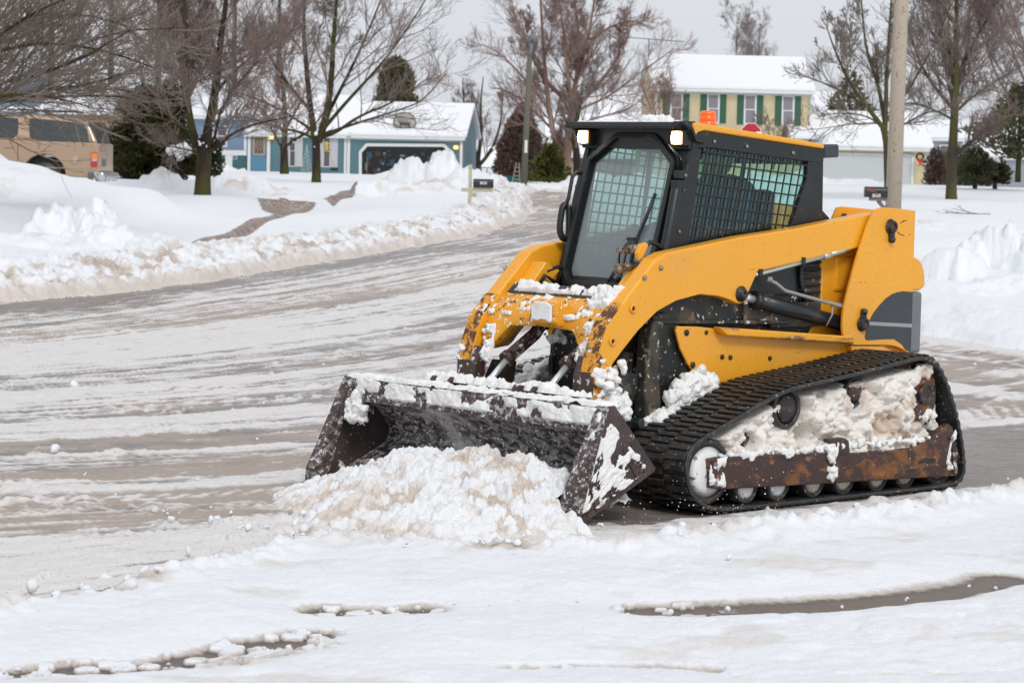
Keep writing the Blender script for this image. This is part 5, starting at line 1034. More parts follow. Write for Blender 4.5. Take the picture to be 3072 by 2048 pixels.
# reddish river birch in the middle
b5 = foot_at(1690, 540, 122)
tree('birch_tree', b5, 14, .2, 106, 'large reddish birch with several pale trunks behind the cab light of the loader', m_bark2, m_twig2,
     trunk=[(rel(b5, [(1688, 545), (1700, 450), (1712, 400), (1722, 315), (1712, 280)]), .27), (rel(b5, [(1672, 545, .5), (1668, 440), (1650, 340), (1635, 210), (1625, 60), (1622, -80)]), .17), (rel(b5, [(1715, 300), (1740, 200), (1770, 90), (1790, -60)]), .13),
            (rel(b5, [(1712, 300), (1700, 210, -1), (1688, 90, -1.5), (1665, -40, -2)]), .12), (rel(b5, [(1718, 310), (1730, 240, 1), (1745, 120, 1.5), (1725, -20, 2)]), .12), (rel(b5, [(1720, 330), (1790, 260, 0), (1860, 170, 0), (1900, 60, 0)]), .11), (rel(b5, [(1700, 300), (1640, 250, .5), (1590, 160, 1), (1560, 60, 1.2)]), .12)],
     limbs=[(rel(b5, [(1735, 330), (1830, 290, -1), (1930, 210, -1), (2020, 150, -1.5)]), .06), (rel(b5, [(1668, 400), (1600, 330, 1), (1530, 270, 1.5), (1470, 260, 1.8)]), .07), (rel(b5, [(1650, 330), (1560, 220, 0), (1490, 150, 0), (1430, 130, 0)]), .08), (rel(b5, [(1720, 380), (1800, 350, 1), (1880, 330, 1.4), (1940, 290, 2)]), .06), (rel(b5, [(1640, 240), (1570, 100, -1), (1510, 20, -1)]), .07), (rel(b5, [(1770, 120), (1860, 60, 1), (1950, 60, 1.5)]), .07)],
     nl=13, l0=.12, ll=(.26, .42), m2=10, m3=8, m4=4, tw=.0062, ang=42, trop=.10)
b6 = foot_at(1735, 535, 119)
tree('dark_tree', b6, 9, .16, 107, 'thin black bare tree standing just right of the birch trunks', m_bark1, m_twig1, trunk=[(rel(b6, [(1735, 540), (1730, 460), (1722, 400), (1740, 320), (1750, 250)]), .22)], nl=14, l0=.3, ll=(.3, .5), m2=6, m3=6, m4=3, tw=.009)
b7 = foot_at(1437, 525, 148)
tree('bare_tree', b7, 9, .18, 108, 'small many-stemmed bare tree right of the blue garage wall', m_bark1, m_twig1, trunk=[(rel(b7, [(1436, 525), (1434, 490), (1430, 470)]), .2), (rel(b7, [(1432, 480), (1410, 400), (1390, 320), (1385, 250)]), .12), (rel(b7, [(1434, 480), (1445, 400), (1440, 320), (1450, 230)]), .13), (rel(b7, [(1434, 500), (1470, 460), (1500, 390), (1510, 280)]), .12)], nl=7, l0=.1, ll=(.35, .5), m2=7, m3=6, m4=3, tw=.008, ang=34, trop=.14)
# right-hand trees
b8 = foot_at(2656, 600, 72)
tree('young_tree', b8, 9, .14, 109, 'bare tree with upswept branches half hidden behind the pale utility pole', m_bark3, m_twig3,
     trunk=[(rel(b8, [(2664, 640), (2662, 520), (2660, 430), (2648, 380)]), .10), (rel(b8, [(2656, 400), (2658, 300), (2668, 180, .3), (2678, 40, .3), (2690, -100, .3)]), .075), (rel(b8, [(2650, 385), (2610, 340, -.3), (2560, 280, -.4), (2510, 190, -.5), (2475, 90, -.5)]), .075), (rel(b8, [(2655, 370), (2640, 250, .4), (2605, 150, .6), (2595, 20, .6), (2590, -60, .6)]), .065)],
     limbs=[(rel(b8, [(2650, 380), (2590, 345, -.4), (2500, 340, -.8), (2440, 350, -1)]), .03), (rel(b8, [(2600, 320), (2530, 270, .4), (2460, 240, .6), (2400, 215, .8)]), .035), (rel(b8, [(2665, 400), (2740, 360, .3), (2800, 330, .5), (2870, 330, .6)]), .04), (rel(b8, [(2662, 360), (2740, 240, -.4), (2800, 120, -.6), (2840, 20, -.7)]), .045), (rel(b8, [(2640, 370), (2560, 370, .8), (2480, 385, 1.1), (2410, 390, 1.4)]), .024)],
     nl=9, l0=.2, ll=(.3, .45), m2=9, m3=6, m4=3, tw=.0055, ang=36, trop=.12)
b9 = foot_at(2856, 598, 74)
tree('maple_tree', b9, 12, .2, 110, 'bare maple with a straight mossy trunk alone in the snow right of the pole', m_bark3, m_twig1,
     trunk=[(rel(b9, [(2854, 610), (2856, 480), (2864, 340), (2868, 200), (2868, 40), (2872, -140)]), .165)],
     limbs=[(rel(b9, [(2858, 470), (2900, 430, -.4), (2960, 380, -.8), (3050, 340, -1)]), .07), (rel(b9, [(2862, 330), (2790, 240, .3), (2740, 120, .5), (2720, 0, .6)]), .06), (rel(b9, [(2866, 240), (2930, 120, .3), (2990, 20, .5), (3020, -80, .6)]), .06), (rel(b9, [(2862, 340), (2930, 290, .8), (3010, 240, 1.2), (3100, 190, 1.5)]), .05), (rel(b9, [(2860, 360), (2790, 330, -.6), (2720, 310, -1), (2660, 320, -1.3)]), .04), (rel(b9, [(2866, 200), (2820, 90, -.5), (2790, -20, -.8)]), .05)],
     nl=16, l0=.3, ll=(.3, .5), m2=10, m3=9, m4=5, tw=.0055, ang=48)
tC = tree('bare_tree', (17.5, 86, 1.2), 12, .16, 111, 'bare tree cut by the right edge of the picture beyond the mossy maple', m_bark1, m_twig1, nl=22, l0=.12, ll=(.35, .55), m2=9, m3=7, m4=4, tw=.008)
wood_copy(tC, (20.8, 100, 1.2), 2., 1., 'far bare tree behind the grey house at the right edge')
wood_copy(tC, foot_at(2205, 330, 185), 3., .55, 'far round bare treetop showing above the yellow house roof')
wood_copy(tC, foot_at(2270, 330, 190), 1., .5, 'smaller far bare treetop right of the round one above the yellow house')
b10 = foot_at(2320, 470, 116)
tree('bare_shrub', b10, 2.2, .03, 112, 'low bare shrub between the loader roof and the yellow house wall', m_bark3, m_twig3, 'shrub', trunk=[([(0, 0, -.6), (.1 * i, 0, .5), (.32 * i, .1 * i, 1.45)], .03) for i in (-3, -2, -1, 0, 1, 2, 3)], nl=4, l0=.3, ll=(.4, .7), m2=4, m3=4, m4=2, tw=.008, trunk_n=5)
b11 = foot_at(1985, 400, 120)
tree('bare_shrub', b11, 4, .05, 113, 'bare twiggy shrub against the left end of the yellow house', m_bark2, m_twig2, 'shrub', trunk=[([(0, 0, -1.6), (.12 * i, 0, .8), (.35 * i, .1 * i, 2.3)], .04) for i in (-3, -2, -1, 0, 1, 2)], nl=4, l0=.3, ll=(.4, .6), m2=4, m3=4, m4=2, tw=.009, trunk_n=5)
# ---- evergreens: thousands of small sprays set through the crown
def sprays(prof, n, size, seed, up=.5, lump=.25, squash=1.):
    """prof: (height, radius) pairs"""
    r = np.random.RandomState(seed); hs, rs = zip(*prof); t = r.rand(n * 3); h = hs[0] + t * (hs[-1] - hs[0]); R = np.interp(h, hs, rs); k = r.rand(n * 3) < R / max(rs); h = h[k][:n]; R = R[k][:n]; n = len(h)
    a = r.rand(n) * 6.283; lump_ = 1 + lump * 2 * (fbm(a * 1.6 + 3, h * 2.2 / max(hs[-1], 1) * 3, 4, seed) - .5) * 1.5; q = r.rand(n) ** .45; rr = R * q * lump_
    c = np.stack([np.cos(a) * rr, np.sin(a) * rr * squash, h], 1); out = np.stack([np.cos(a), np.sin(a), np.full(n, up)], 1) + r.normal(size=(n, 3)) * .35; out /= np.linalg.norm(out, axis=1)[:, None]
    sd_ = np.cross(out, r.normal(size=(n, 3))); sd_ /= np.linalg.norm(sd_, axis=1)[:, None]; s = size * r.uniform(.6, 1.4, n)[:, None]
    V = np.stack([c - sd_ * s * .3, c + out * s * .5 - sd_ * s * .35 * .8, c + out * s * 1.2, c + out * s * .5 + sd_ * s * .35 * .8], 1).reshape(-1, 3)
    return V, np.arange(n * 4).reshape(-1, 4), c
def leafm(name, a, b, d): return M(name, a, .8, layers=[dict(scale=2.2, lo=.4, hi=.6, col=b), dict(scale=7, lo=.55, hi=.7, col=d)], spec=.15)
m_jun = leafm('juniper_green', (.030, .034, .012), (.055, .050, .018), (.075, .042, .02))
m_arb = leafm('olive_green', (.07, .070, .035), (.10, .09, .05), (.055, .06, .025))
m_pin2 = leafm('pine_green', (.085, .095, .05), (.13, .125, .07), (.05, .06, .03))
m_fir = leafm('fresh_green', (.06, .075, .02), (.13, .125, .035), (.10, .07, .04))
def evergreen(name, base, prof, n, size, seed, label, mat, tr=.1, snowy=0, up=.5, lump=.3, squash=1., cat='evergreen'):
    t = empty(name, base, 0, label, cat); MB().tube([(0, 0, -.5), (0, 0, prof[-1][0] * .9)], [tr, tr * .25], 8).build('trunk', m_bark1, t)
    V, Fq, c = sprays(prof, n, size, seed, up, lump, squash); cw_ = np_mesh('crown', V, Fq, mat, t, smooth=False)
    if snowy:
        r = np.random.RandomState(seed); k = np.argsort(-(c[:, 2] - .35 * np.abs(c[:, 0])) + r.rand(len(c)) * .8)[:snowy]; lumps('settled_snow', [(c[i][0], c[i][1] - .1, c[i][2] + .02, r.uniform(.05, .14)) for i in k], m_snow, cw_, seed)
    return t
q = lambda u, v, y: foot_at(u, v, y)
bj = q(432, 545, 72); px = 7671 / 72.
evergreen('juniper_shrub', bj, [(0, .45), (.3, .75), (.8, 1.02), (1.3, 1.05), (1.7, .8), (2.1, .5), (2.5, .25), (2.7, .05)], 26000, .085, 1, 'big dark juniper with brown tips behind the rear of the tan car', m_jun, lump=.9)
evergreen('juniper_shrub', q(505, 545, 73), [(0, .4), (.4, .6), (1.2, .6), (1.9, .45), (2.5, .3), (2.9, .08)], 11000, .085, 2, 'dark juniper behind the maple trunk, right part of the clump', m_jun, lump=.5)
evergreen('yew_shrub', q(545, 525, 68), [(0, .35), (.25, .48), (.5, .42), (.7, .1)], 5000, .07, 3, 'low round shrub half buried in snow left of the maple trunk', m_jun, snowy=150, cat='shrub')
evergreen('yew_shrub', q(622, 530, 70), [(0, .3), (.4, .36), (.9, .3), (1.2, .06)], 4000, .07, 4, 'brownish shrub with snow on it right behind the maple trunk', m_jun, snowy=24, cat='shrub')
evergreen('arborvitae', q(1184, 420, 165), [(0, 1.2), (2.2, 1.15), (3.8, .95), (4.6, .75), (5.0, .35), (5.15, .1)], 9000, .28, 5, 'dense olive evergreen rising behind the snowy garage roof', m_arb, lump=.25, up=1.5)
m_brt = M('brown_crown', (.115, .075, .065), .85, layers=[dict(scale=1.2, lo=.4, hi=.65, col=(.12, .075, .06))], spec=.15)
evergreen('cone_tree', q(1563, 545, 140), [(0, 1.1), (1.0, 1.35), (2.0, 1.2), (3.0, .8), (3.8, .4), (4.2, .1)], 15000, .14, 6, 'brown cone shaped tree behind the street light pole', m_brt, lump=.3, up=1.2)
evergreen('pine_tree', q(1648, 545, 117), [(0, .95), (.4, .75), (1.1, .45), (1.6, .2), (1.95, .05)], 4500, .16, 7, 'small ragged green pine beside the foot of the street light', m_fir, lump=.6, snowy=10)
evergreen('pine_tree', q(2545, 440, 150), [(-1, 1.4), (1.0, 1.9), (2.2, 1.1), (3.4, .5), (4.6, .1)], 3200, .26, 8, 'dark green pine behind the yellow garage roof', m_pin2, lump=.6)
evergreen('pine_tree', q(3055, 500, 82), [(.2, .3), (.7, .9), (1.2, 1.3), (1.6, .9), (2.1, .5), (2.6, .1)], 3800, .15, 9, 'dark green pine at the right edge beyond the bare maple', m_pin2, lump=.6)
evergreen('round_shrub', q(2925, 556, 84), [(0, .5), (.4, .62), (.8, .5), (1.2, .1)], 2600, .11, 10, 'grey green shrub right of the mossy maple trunk', m_pin2, lump=.5, cat='shrub')
evergreen('round_shrub', q(2985, 552, 85), [(0, .4), (.35, .5), (.6, .35), (.8, .1)], 2000, .10, 11, 'lower shrub with a snow cap beside the grey house', m_arb, lump=.5, snowy=8, cat='shrub')
evergreen('round_shrub', q(2806, 556, 118), [(0, .45), (.7, .45), (1.3, .3), (1.7, .1)], 1800, .13, 12, 'reddish brown shrub at the right corner of the yellow garage', m_brt, lump=.5, cat='shrub')
evergreen('round_shrub', q(2880, 530, 120), [(0, 1.2), (.6, 1.3), (1.0, .8), (1.4, .2)], 2600, .14, 13, 'dark shrub mass behind the mossy maple trunk', m_pin2, lump=.5, cat='shrub')
# snow resting in the forks of the nearest maples, and the nest
def fork_snow(b, pts, par, sd):
    o = lumps('fork_snow', [(p[0], -.16, p[1], p[2]) for p in [(rel(b, [(u, v)])[0][0], rel(b, [(u, v)])[0][2], r * .8) for u, v, r in pts]], m_snow, None, sd, fuse=.016); return o
TRS = {o['label']: o for o in COL.objects if o.name.startswith('maple_tree')}
ml = list(TRS.values())
fs = fork_snow(b1, [(604, 432, .055), (612, 428, .05), (622, 436, .05), (645, 455, .05), (655, 448, .045), (600, 424, .045), (642, 372, .04), (644, 385, .05), (641, 398, .04), (560, 378, .03), (575, 392, .03), (590, 405, .035), (600, 412, .03), (545, 250, .03), (550, 255, .025), (578, 452, .03), (588, 449, .03)], None, 1); fs.parent = ml[0]
fs = fork_snow(b2, [(952, 400, .10), (955, 392, .08), (946, 440, .05), (905, 418, .06), (894, 421, .05), (882, 426, .05), (990, 408, .05)], None, 2); fs.parent = ml[1]
r_ = np.random.RandomState(5); W = Wood(5); nb = rel(b2, [(978, 22)])[0]; P0 = np.array(nb) + r_.normal(size=(160, 3)) * (.16, .12, .12)
P, R = W.grow(P0, r_.normal(size=(160, 3)) * (1, 1, .4), np.full(160, .3), np.full(160, .012), np.full(160, .01), 3, .5, 0); V, Fq = W.skin(P, R, 3); V = V + np.array(b2); tag(np_mesh('bird_nest', V, Fq, m_twig1), 'twiggy dark bird nest high in the spreading tree', 'nest')
# fallen branch on the right lawn
bb = at(2900, 672, 46); bb.z = gz(bb.x, 46) + .04; W = Wood(77); P, R = W.grow(np.array([[.42, 0, .02]]), np.array([[-1., .1, .06]]), np.array([.85]), np.array([.014]), np.array([.005]), 8, .06, 0.0)
L_ = [W.skin(P, R, 5)]; P2, R2 = W.spawn(P, R, 9, .2, 1, 24, 8, (.4, .6), 5, .07, 0, .6, .004); L_.append(W.skin(P2, R2, 3)); P3, R3 = W.spawn(P2, R2, 4, .2, 1, 28, 8, (.4, .6), 4, .08, 0, .6, .003); L_.append(W.skin(P3, R3, 3))
V, Fq = merge(L_); V[:, 2] = np.abs(V[:, 2]) * .6; V = V + np.array(bb); tag(np_mesh('fallen_branch', V, Fq, m_twig1), 'broken bare branch lying on the snowy lawn behind the loader', 'branch')
# ------------------------------------------------------------------ houses across the street
def siding(name, c, n=7.):
    return M(name, c, .6, layers=[dict(scale=.7, lo=.4, hi=.7, col=tuple(x * .88 for x in c))], bumps=[(n, 1., .03, (1, 1, 1), 'wave')], spec=.3)
m_teal = siding('teal_siding', (.17, .31, .345)); m_lblue = siding('pale_blue_siding', (.30, .42, .58)); m_cream = siding('cream_siding', (.92, .78, .50)); m_gray = siding('grey_siding', (.44, .49, .54)); m_beige = siding('beige_siding', (.45, .33, .22)); m_dteal = siding('dark_teal_siding', (.08, .20, .22))
m_trim = M('white_trim', (.66, .68, .67), .6); m_door = M('blue_door_paint', (.085, .21, .33), .5); m_shut = M('white_shutter', (.60, .62, .64), .6, bumps=[(14, .6, .02, (1, 1, 1), 'wave')]); m_gsh = M('green_shutter', (.045, .135, .08), .5, bumps=[(14, .6, .02, (1, 1, 1), 'wave')])
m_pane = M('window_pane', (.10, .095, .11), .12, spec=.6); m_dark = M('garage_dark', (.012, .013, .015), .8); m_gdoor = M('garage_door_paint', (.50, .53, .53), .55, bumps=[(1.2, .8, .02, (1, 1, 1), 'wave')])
m_roofsnow = M('roof_snow', (.80, .815, .84), .75, bumps=[(3, .25, .05)], spec=.3); m_brass = M('lantern_brass', (.25, .19, .10), .4, metal=.5); m_lit = M('lit_lantern_glass', (.9, .6, .2), .4, emit=((1, .55, .12), 2.2)); m_wood = M('weathered_wood', (.30, .25, .19), .8, bump=(30, .4, .01, (1, 1, .2))); m_brick = M('brown_brick', (.20, .12, .09), .85, bump=(8, .3, .02))
def fp(u, v, y): p = at(u, v, y); return p.x, p.z
class House:
    def __init__(s, name, label, y, piv=None, rot=0., cat='house', group=None):
        s.y = y; x, z = fp(*piv, y) if piv else (0, 0); s.o = Vector((x, y, 0)); s.r = empty(name, (x, y, 0), rad(rot), label, cat, group)
    def l(s, u, v, dy=0): p = at(u, v, s.y + dy); return p.x - s.o.x, p.z
    def rect(s, name, u0, v0, u1, v1, mat, d0=-.03, d1=0., par=None, bevel=0.):
        """a board or panel covering a picture rectangle on the front wall; d: distance behind (+) or before (-) the wall"""
        x0, z0 = s.l((u0), (v0 + v1) / 2); x1, _ = s.l(u1, (v0 + v1) / 2); um = (u0 + u1) / 2; _, za = s.l(um, v0); _, zb = s.l(um, v1)
        b = MB(); b.box(((x0 + x1) / 2, (d0 + d1) / 2, (za + zb) / 2), (x1 - x0, abs(d1 - d0), za - zb)); return b.build(name, mat, par or s.r, bevel=bevel)
    def window(s, u0, v0, u1, v1, shut=None, mid=True, w=.06, sw=None, pane=m_pane):
        fr = s.rect('window', u0, v0, u1, v1, m_trim, -.06, -.002); k = (u1 - u0) * .13
        if mid: vm = (v0 + v1) / 2; s.rect('pane', u0 + k, v0 + k, u1 - k, vm - k * .35, pane, -.072, -.058, fr); s.rect('pane', u0 + k, vm + k * .35, u1 - k, v1 - k, pane, -.068, -.056, fr)
        else: s.rect('pane', u0 + k, v0 + k, u1 - k, v1 - k, pane, -.07, -.055, fr)
        if shut:
            q = sw or (u1 - u0) * .5
            s.rect('shutter', u0 - q - 1, v0, u0 - 1, v1, shut, -.05, -.002); s.rect('shutter', u1 + 1, v0, u1 + q + 1, v1, shut, -.05, -.002)
        return fr
def lantern(H_, u, v, sc=1.):
    x, z = H_.l(u, v); o = MB().lathe([(.03, -.22 * sc), (.09 * sc, -.14 * sc), (.10 * sc, .10 * sc), (.13 * sc, .12 * sc), (.03, .24 * sc)], (x, -.22, z), 'Z', 8).build('wall_lantern', m_brass, H_.r)
    MB().lathe([(.05 * sc, -.12 * sc), (.115 * sc, -.06 * sc), (.115 * sc, .08 * sc), (.05 * sc, .12 * sc)], (x, -.225, z), 'Z', 10).build('lamp_glass', m_lit, o)
def gable(H_, x0, x1, ze, zr, dep, mwall, over=.25, thick=.16, zb=-.2, front=True, name='roof', rake=(.15, .15)):
    """walls of a box with a gable roof whose ridge runs across the picture"""
    b = MB(); hd = dep / 2
    b.add([(x0, 0, zb), (x1, 0, zb), (x1, 0, ze), (x0, 0, ze), (x0, dep, zb), (x1, dep, zb), (x1, dep, ze), (x0, dep, ze), (x0, hd, zr - .08), (x1, hd, zr - .08)],
          [(0, 1, 2, 3), (1, 5, 6, 9, 2), (5, 4, 7, 6), (4, 0, 3, 8, 7)]); b.build('wall', mwall, H_.r)
    sl = (zr - ze) / hd; e = over
    b = MB(); P = [(-e, ze - sl * e + .02), (hd, zr + .02), (dep + e, ze - sl * e + .02), (dep + e, ze - sl * e + .02 + thick), (hd, zr + .04 + thick), (-e, ze - sl * e + .02 + thick)]
    b.prism([(y_, z_) for y_, z_ in P], x0 - rake[0], x1 + rake[1], axis='X'); r = b.build(name, m_roofsnow, H_.r, bevel=.03)
    b = MB(); b.box(((x0 + x1) / 2, -e + .02, ze - sl * e - .06), (x1 - x0 + rake[0] + rake[1], .10, .15)); b.build('gutter', m_trim, r)
    return r
# ---- blue house
B = House('blue_house', 'low teal blue house with snowy roof, white trim and an open two car garage', 137, (1386, 500), -5)
X = lambda u, v: B.l(u, v)[0]; Z = lambda u, v: B.l(u, v)[1]
gx0, gx1 = X(1047, 480), X(1386, 480); ze = Z(1220, 404); zr = at(1220, 316, 137 + 3.6).z
gable(B, gx0, gx1, ze, zr, 7.2, m_teal, name='garage_roof', rake=(.1, .25))
x0 = X(735, 480); r0 = gable(B, x0, gx0 - .02, Z(900, 398), at(900, 292, 137 + 4.2).z, 8.4, m_teal, name='main_roof', rake=(.1, .1))
B.rect('frieze', 1049, 408, 1385, 422, m_trim, -.05, -.001); B.rect('frieze', 737, 397, 1040, 408, m_trim, -.052, -.001)
for u0, u1, v0, v1 in ((1379, 1387, 424, 560), (1038, 1047, 404, 545), (1029, 1036, 406, 545)): B.rect('corner_board', u0, v0, u1, v1, m_trim, -.06, -.002)
# open garage: its inner shade is painted as a dark sheet; white chamfered surround
b = MB(); P = [(1074, 540), (1074, 455), (1096, 430), (1334, 432), (1354, 452), (1354, 540)]; Q_ = [(1083, 540), (1083, 458), (1100, 439), (1330, 441), (1346, 456), (1346, 540)]
ins_, out_ = [B.l(*p) for p in Q_], [B.l(*p) for p in P]; vs = [(x, -.07, z) for x, z in out_] + [(x, -.07, z) for x, z in ins_] + [(x, .02, z) for x, z in out_] + [(x, .02, z) for x, z in ins_]
b.add(vs, [(i, i + 1, i + 7, i + 6) for i in range(5)] + [(i + 12, i + 13, i + 1, i) for i in range(5)] + [(i + 6, i + 7, i + 19, i + 18) for i in range(5)]); gs = b.build('garage_surround', m_trim, B.r)
b = MB(); b.prism(ins_, -.02, -.004, axis='Y'); ob = b.build('garage_shade', m_dark, gs)
sh = []; rr = random.Random(4)
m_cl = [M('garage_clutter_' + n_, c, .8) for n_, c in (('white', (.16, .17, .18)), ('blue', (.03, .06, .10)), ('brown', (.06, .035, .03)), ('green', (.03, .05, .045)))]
for i in range(46):
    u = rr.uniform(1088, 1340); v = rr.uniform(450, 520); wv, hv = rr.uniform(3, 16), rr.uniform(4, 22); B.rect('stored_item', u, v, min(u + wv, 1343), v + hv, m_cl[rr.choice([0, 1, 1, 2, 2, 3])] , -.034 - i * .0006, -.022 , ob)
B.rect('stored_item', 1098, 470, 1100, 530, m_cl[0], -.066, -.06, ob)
lantern(B, 1369, 443, 1.); lantern(B, 810, 413, .9)
# entry, windows, shovel
dr_ = B.rect('door', 745, 404, 793, 517, m_door, -.05, -.003); B.rect('door_casing', 735, 402, 744, 522, m_trim, -.08, -.004); B.rect('door_casing', 794, 402, 804, 522, m_trim, -.08, -.004); B.rect('door_step', 734, 518, 806, 524, m_trim, -.5, -.004)
lt = B.rect('door_light', 752, 409, 788, 465, M('door_light_frame', (.50, .38, .20), .6), -.07, -.05, dr_); B.rect('pane', 756, 413, 784, 461, m_pane, -.078, -.069, lt)
b = MB()
for k in range(-2, 3):
    for sg in (1, -1):
        xa, za = B.l(770 + k * 9 - sg * 7, 413); xb, zb_ = B.l(770 + k * 9 + sg * 7, 461); b.tube([(xa, -.082, za), (xb, -.082, zb_)], .012, 4)
b.build('lattice', M('lattice_wood', (.50, .38, .20), .6), lt); x, z = B.l(790, 470); MB().lathe([(.03, 0), (.04, -.03), (.0, -.06)], (x, -.05, z), 'Y', 10).build('handle', m_brass, dr_)
B.window(862, 405, 882, 500, m_shut, sw=20); B.window(965, 405, 988, 502, m_shut, sw=21)
x, z = B.l(976, 440); MB().lathe([(.0, -.28), (.14, -.2), (.10, .1), (.14, .2), (0, .3)], (x, -.09, z), 'Z', 8).build('window_ornament', M('yellow_glass', (.6, .42, .08), .4), B.r)
# pale blue upper wing at the left
gable(B, X(560, 480), X(733, 480), Z(650, 345), at(650, 300, 141).z, 8, m_lblue, over=.4, name='wing_roof', rake=(.2, .2))
B.rect('corner_board', 724, 372, 732, 450, m_trim, -.06, -.002); B.rect('belt_board', 600, 450, 732, 465, m_trim, -.08, -.001); B.rect('lower_wall', 590, 466, 732, 560, m_dteal, -.03, -.002); B.rect('corner_board', 666, 466, 688, 520, m_trim, -.07, -.031); B.window(640, 375, 672, 440)
B.window(690, 466, 702, 478, None, False)
wb = B
# things standing at that wall
sx, sz = at(988, 455, 136.5).x, at(988, 455, 136.5).z; e_ = at(1003, 508, 136.5); sr = empty('snow_shovel', (e_.x, 136.5, e_.z), 0, 'snow shovel with yellow handle leaning against the blue house wall', 'shovel')
MB().tube([(0, 0, .08), (sx - e_.x, .2, sz - e_.z)], .028, 6).build('handle', M('yellow_wood', (.62, .42, .18), .6), sr); MB().box((.0, -.05, .0), (.42, .06, .16)).build('blade', m_blk, sr); MB().tube([(sx - e_.x - .06, .2, sz - e_.z + .06), (sx - e_.x, .2, sz - e_.z + .12), (sx - e_.x + .07, .2, sz - e_.z + .05)], .02, 6).build('grip', m_blk, sr)
cx_ = at(919, 525, 134); b = MB(); hh_ = 1.65
pts = [(math.cos(i * .55) * .34 * (1 - i / 90.), math.sin(i * .55) * .34 * (1 - i / 90.), i / 90. * hh_) for i in range(90)]; b.tube(pts, .007, 4)
for k in range(5): b.tube([(.34 * math.cos(k * 1.257), .34 * math.sin(k * 1.257), 0), (0, 0, hh_)], .006, 4)
tr_ = b.build('wire_tree', M('white_wire', (.6, .62, .62), .5), None); tr_.location = (cx_.x, 134, cx_.z - .05); tag(tr_, 'white wire cone of a Christmas tree standing before the blue house', 'decoration')
# backboard on the roof edge
hx, hz = B.l(1214, 368); by = 137.6; hp = at(1214, 368, by); bs = empty('basketball_backboard', (hp.x, by, hp.z), 0, 'weathered fan shaped basketball backboard standing on the snowy garage roof', 'backboard')
fan = [(-.52, -.22), (-.60, -.10), (-.60, .06), (-.54, .26), (-.40, .42), (-.2, .52), (0, .54), (.2, .52), (.40, .42), (.54, .26), (.60, .06), (.60, -.10), (.52, -.22), (.30, -.28), (-.30, -.28)]
MB().prism(fan, 0, .05).build('backboard', M('weathered_board', (.36, .34, .29), .7, layers=[dict(scale=3, lo=.4, hi=.7, col=(.50, .48, .43))]), bs, bevel=.01)
b = MB(); n_ = len(fan)
for i in range(n_): b.tube([(fan[i][0] * 1.0, -.01, fan[i][1]), (fan[(i + 1) % n_][0], -.01, fan[(i + 1) % n_][1])], .025, 5)
b.build('rim_edge', m_brn, bs); b = MB(); b.box((-.22, -.02, -.12), (.05, .05, .42), Matrix.Rotation(rad(-14), 3, 'Y')); b.box((.26, -.02, -.22), (.05, .05, .40)); b.box((.02, -.03, -.08), (.50, .05, .09)); b.box((0.02, -.02, .02), (.5, .02, .02)); b.build('bracket', m_pin, bs)
# ---- yellow two storey house with garage
Yh = House('yellow_house', 'cream two storey house with green shutters and an attached white garage door', 124, (1963, 300), 1.5)
X = lambda u, v: Yh.l(u, v)[0]; Z = lambda u, v: Yh.l(u, v)[1]
gable(Yh, X(1963, 300), X(2432, 300), Z(2200, 262), at(2180, 177, 128).z, 8, m_cream, over=.35, name='main_roof', rake=(.2, .2))
Yh.rect('frieze', 1964, 262, 2431, 284, m_trim, -.06, -.001); Yh.rect('corner_board', 2430, 268, 2438, 398, m_trim, -.07, .2); Yh.rect('corner_board', 1963, 268, 1970, 520, m_trim, -.07, .0)
for (a, v0) in ((2010, 278), (2121, 281), (2232, 284), (2346, 287)): Yh.window(a, v0, a + 38, v0 + 90, m_gsh, sw=19, pane=M('net_curtain_pane', (.23, .21, .235), .2, spec=.6))
xa, za = Yh.l(2360, 408); xb, _ = Yh.l(2447, 408); b = MB(); b.prism([(-1.5, za - .15), (0, za + .35), (0, za + .5), (-1.55, za + .02)], xa, xb + .4, axis='X'); b.build('porch_roof', m_roofsnow, Yh.r, bevel=.03)
gable(Yh, X(2440, 480), X(2783, 480), Z(2600, 435), at(2560, 344, 127.5).z, 7, m_cream, over=.3, name='garage_roof', rake=(.1, .3))
Yh.rect('frieze', 2440, 436, 2783, 452, m_trim, -.06, -.001); Yh.rect('corner_board', 2776, 440, 2784, 600, m_trim, -.07, .0)
gd = Yh.rect('garage_door', 2462, 466, 2736, 610, m_gdoor, -.02, .0); Yh.rect('door_casing', 2736, 462, 2743, 610, m_trim, -.07, -.001); Yh.rect('door_casing', 2462, 460, 2743, 466, m_trim, -.07, -.001)
xh, zh = Yh.l(2600, 537); MB().box((xh, -.04, zh), (.05, .05, .12)).build('handle', m_pin, gd); Yh.rect('flood_lamp', 2604, 439, 2622, 449, m_blk, -.22, -.06)
wx, wz = at(2759, 484, 123.8).x, at(2759, 484, 123.8).z; b = MB(); b.tube([(0.16 * math.cos(i * .5), 0, .16 * math.sin(i * .5)) for i in range(14)], .05, 6); wr = b.build('wreath', m_jun); wr.location = (wx, 123.75, wz + .22); tag(wr, 'small green wreath with a red bow on the yellow garage wall', 'wreath')
m_red = M('red_ribbon', (.55, .015, .03), .5); MB().prism([(-.14, .02), (-.04, .10), (0, .02), (.06, .08), (.13, -.02), (.05, -.06), (.10, -.30), (.0, -.20), (-.06, -.34), (-.04, -.08), (-.12, -.08)], -.08, -.03).build('bow', m_red, wr).location = (0, 0, -.18)
an = at(1947, 118, 127); b = MB(); b.tube([(0, 0, -1.6), (0, 0, .0)], .02, 5); b.tube([(-.95, 0, .06), (1.75, 0, -.09)], .018, 5)
for i in range(9): b.tube([(-.8 + i * .29, -.25, .05 - i * .015), (-.8 + i * .29, .25, .05 - i * .015)], .010, 4)
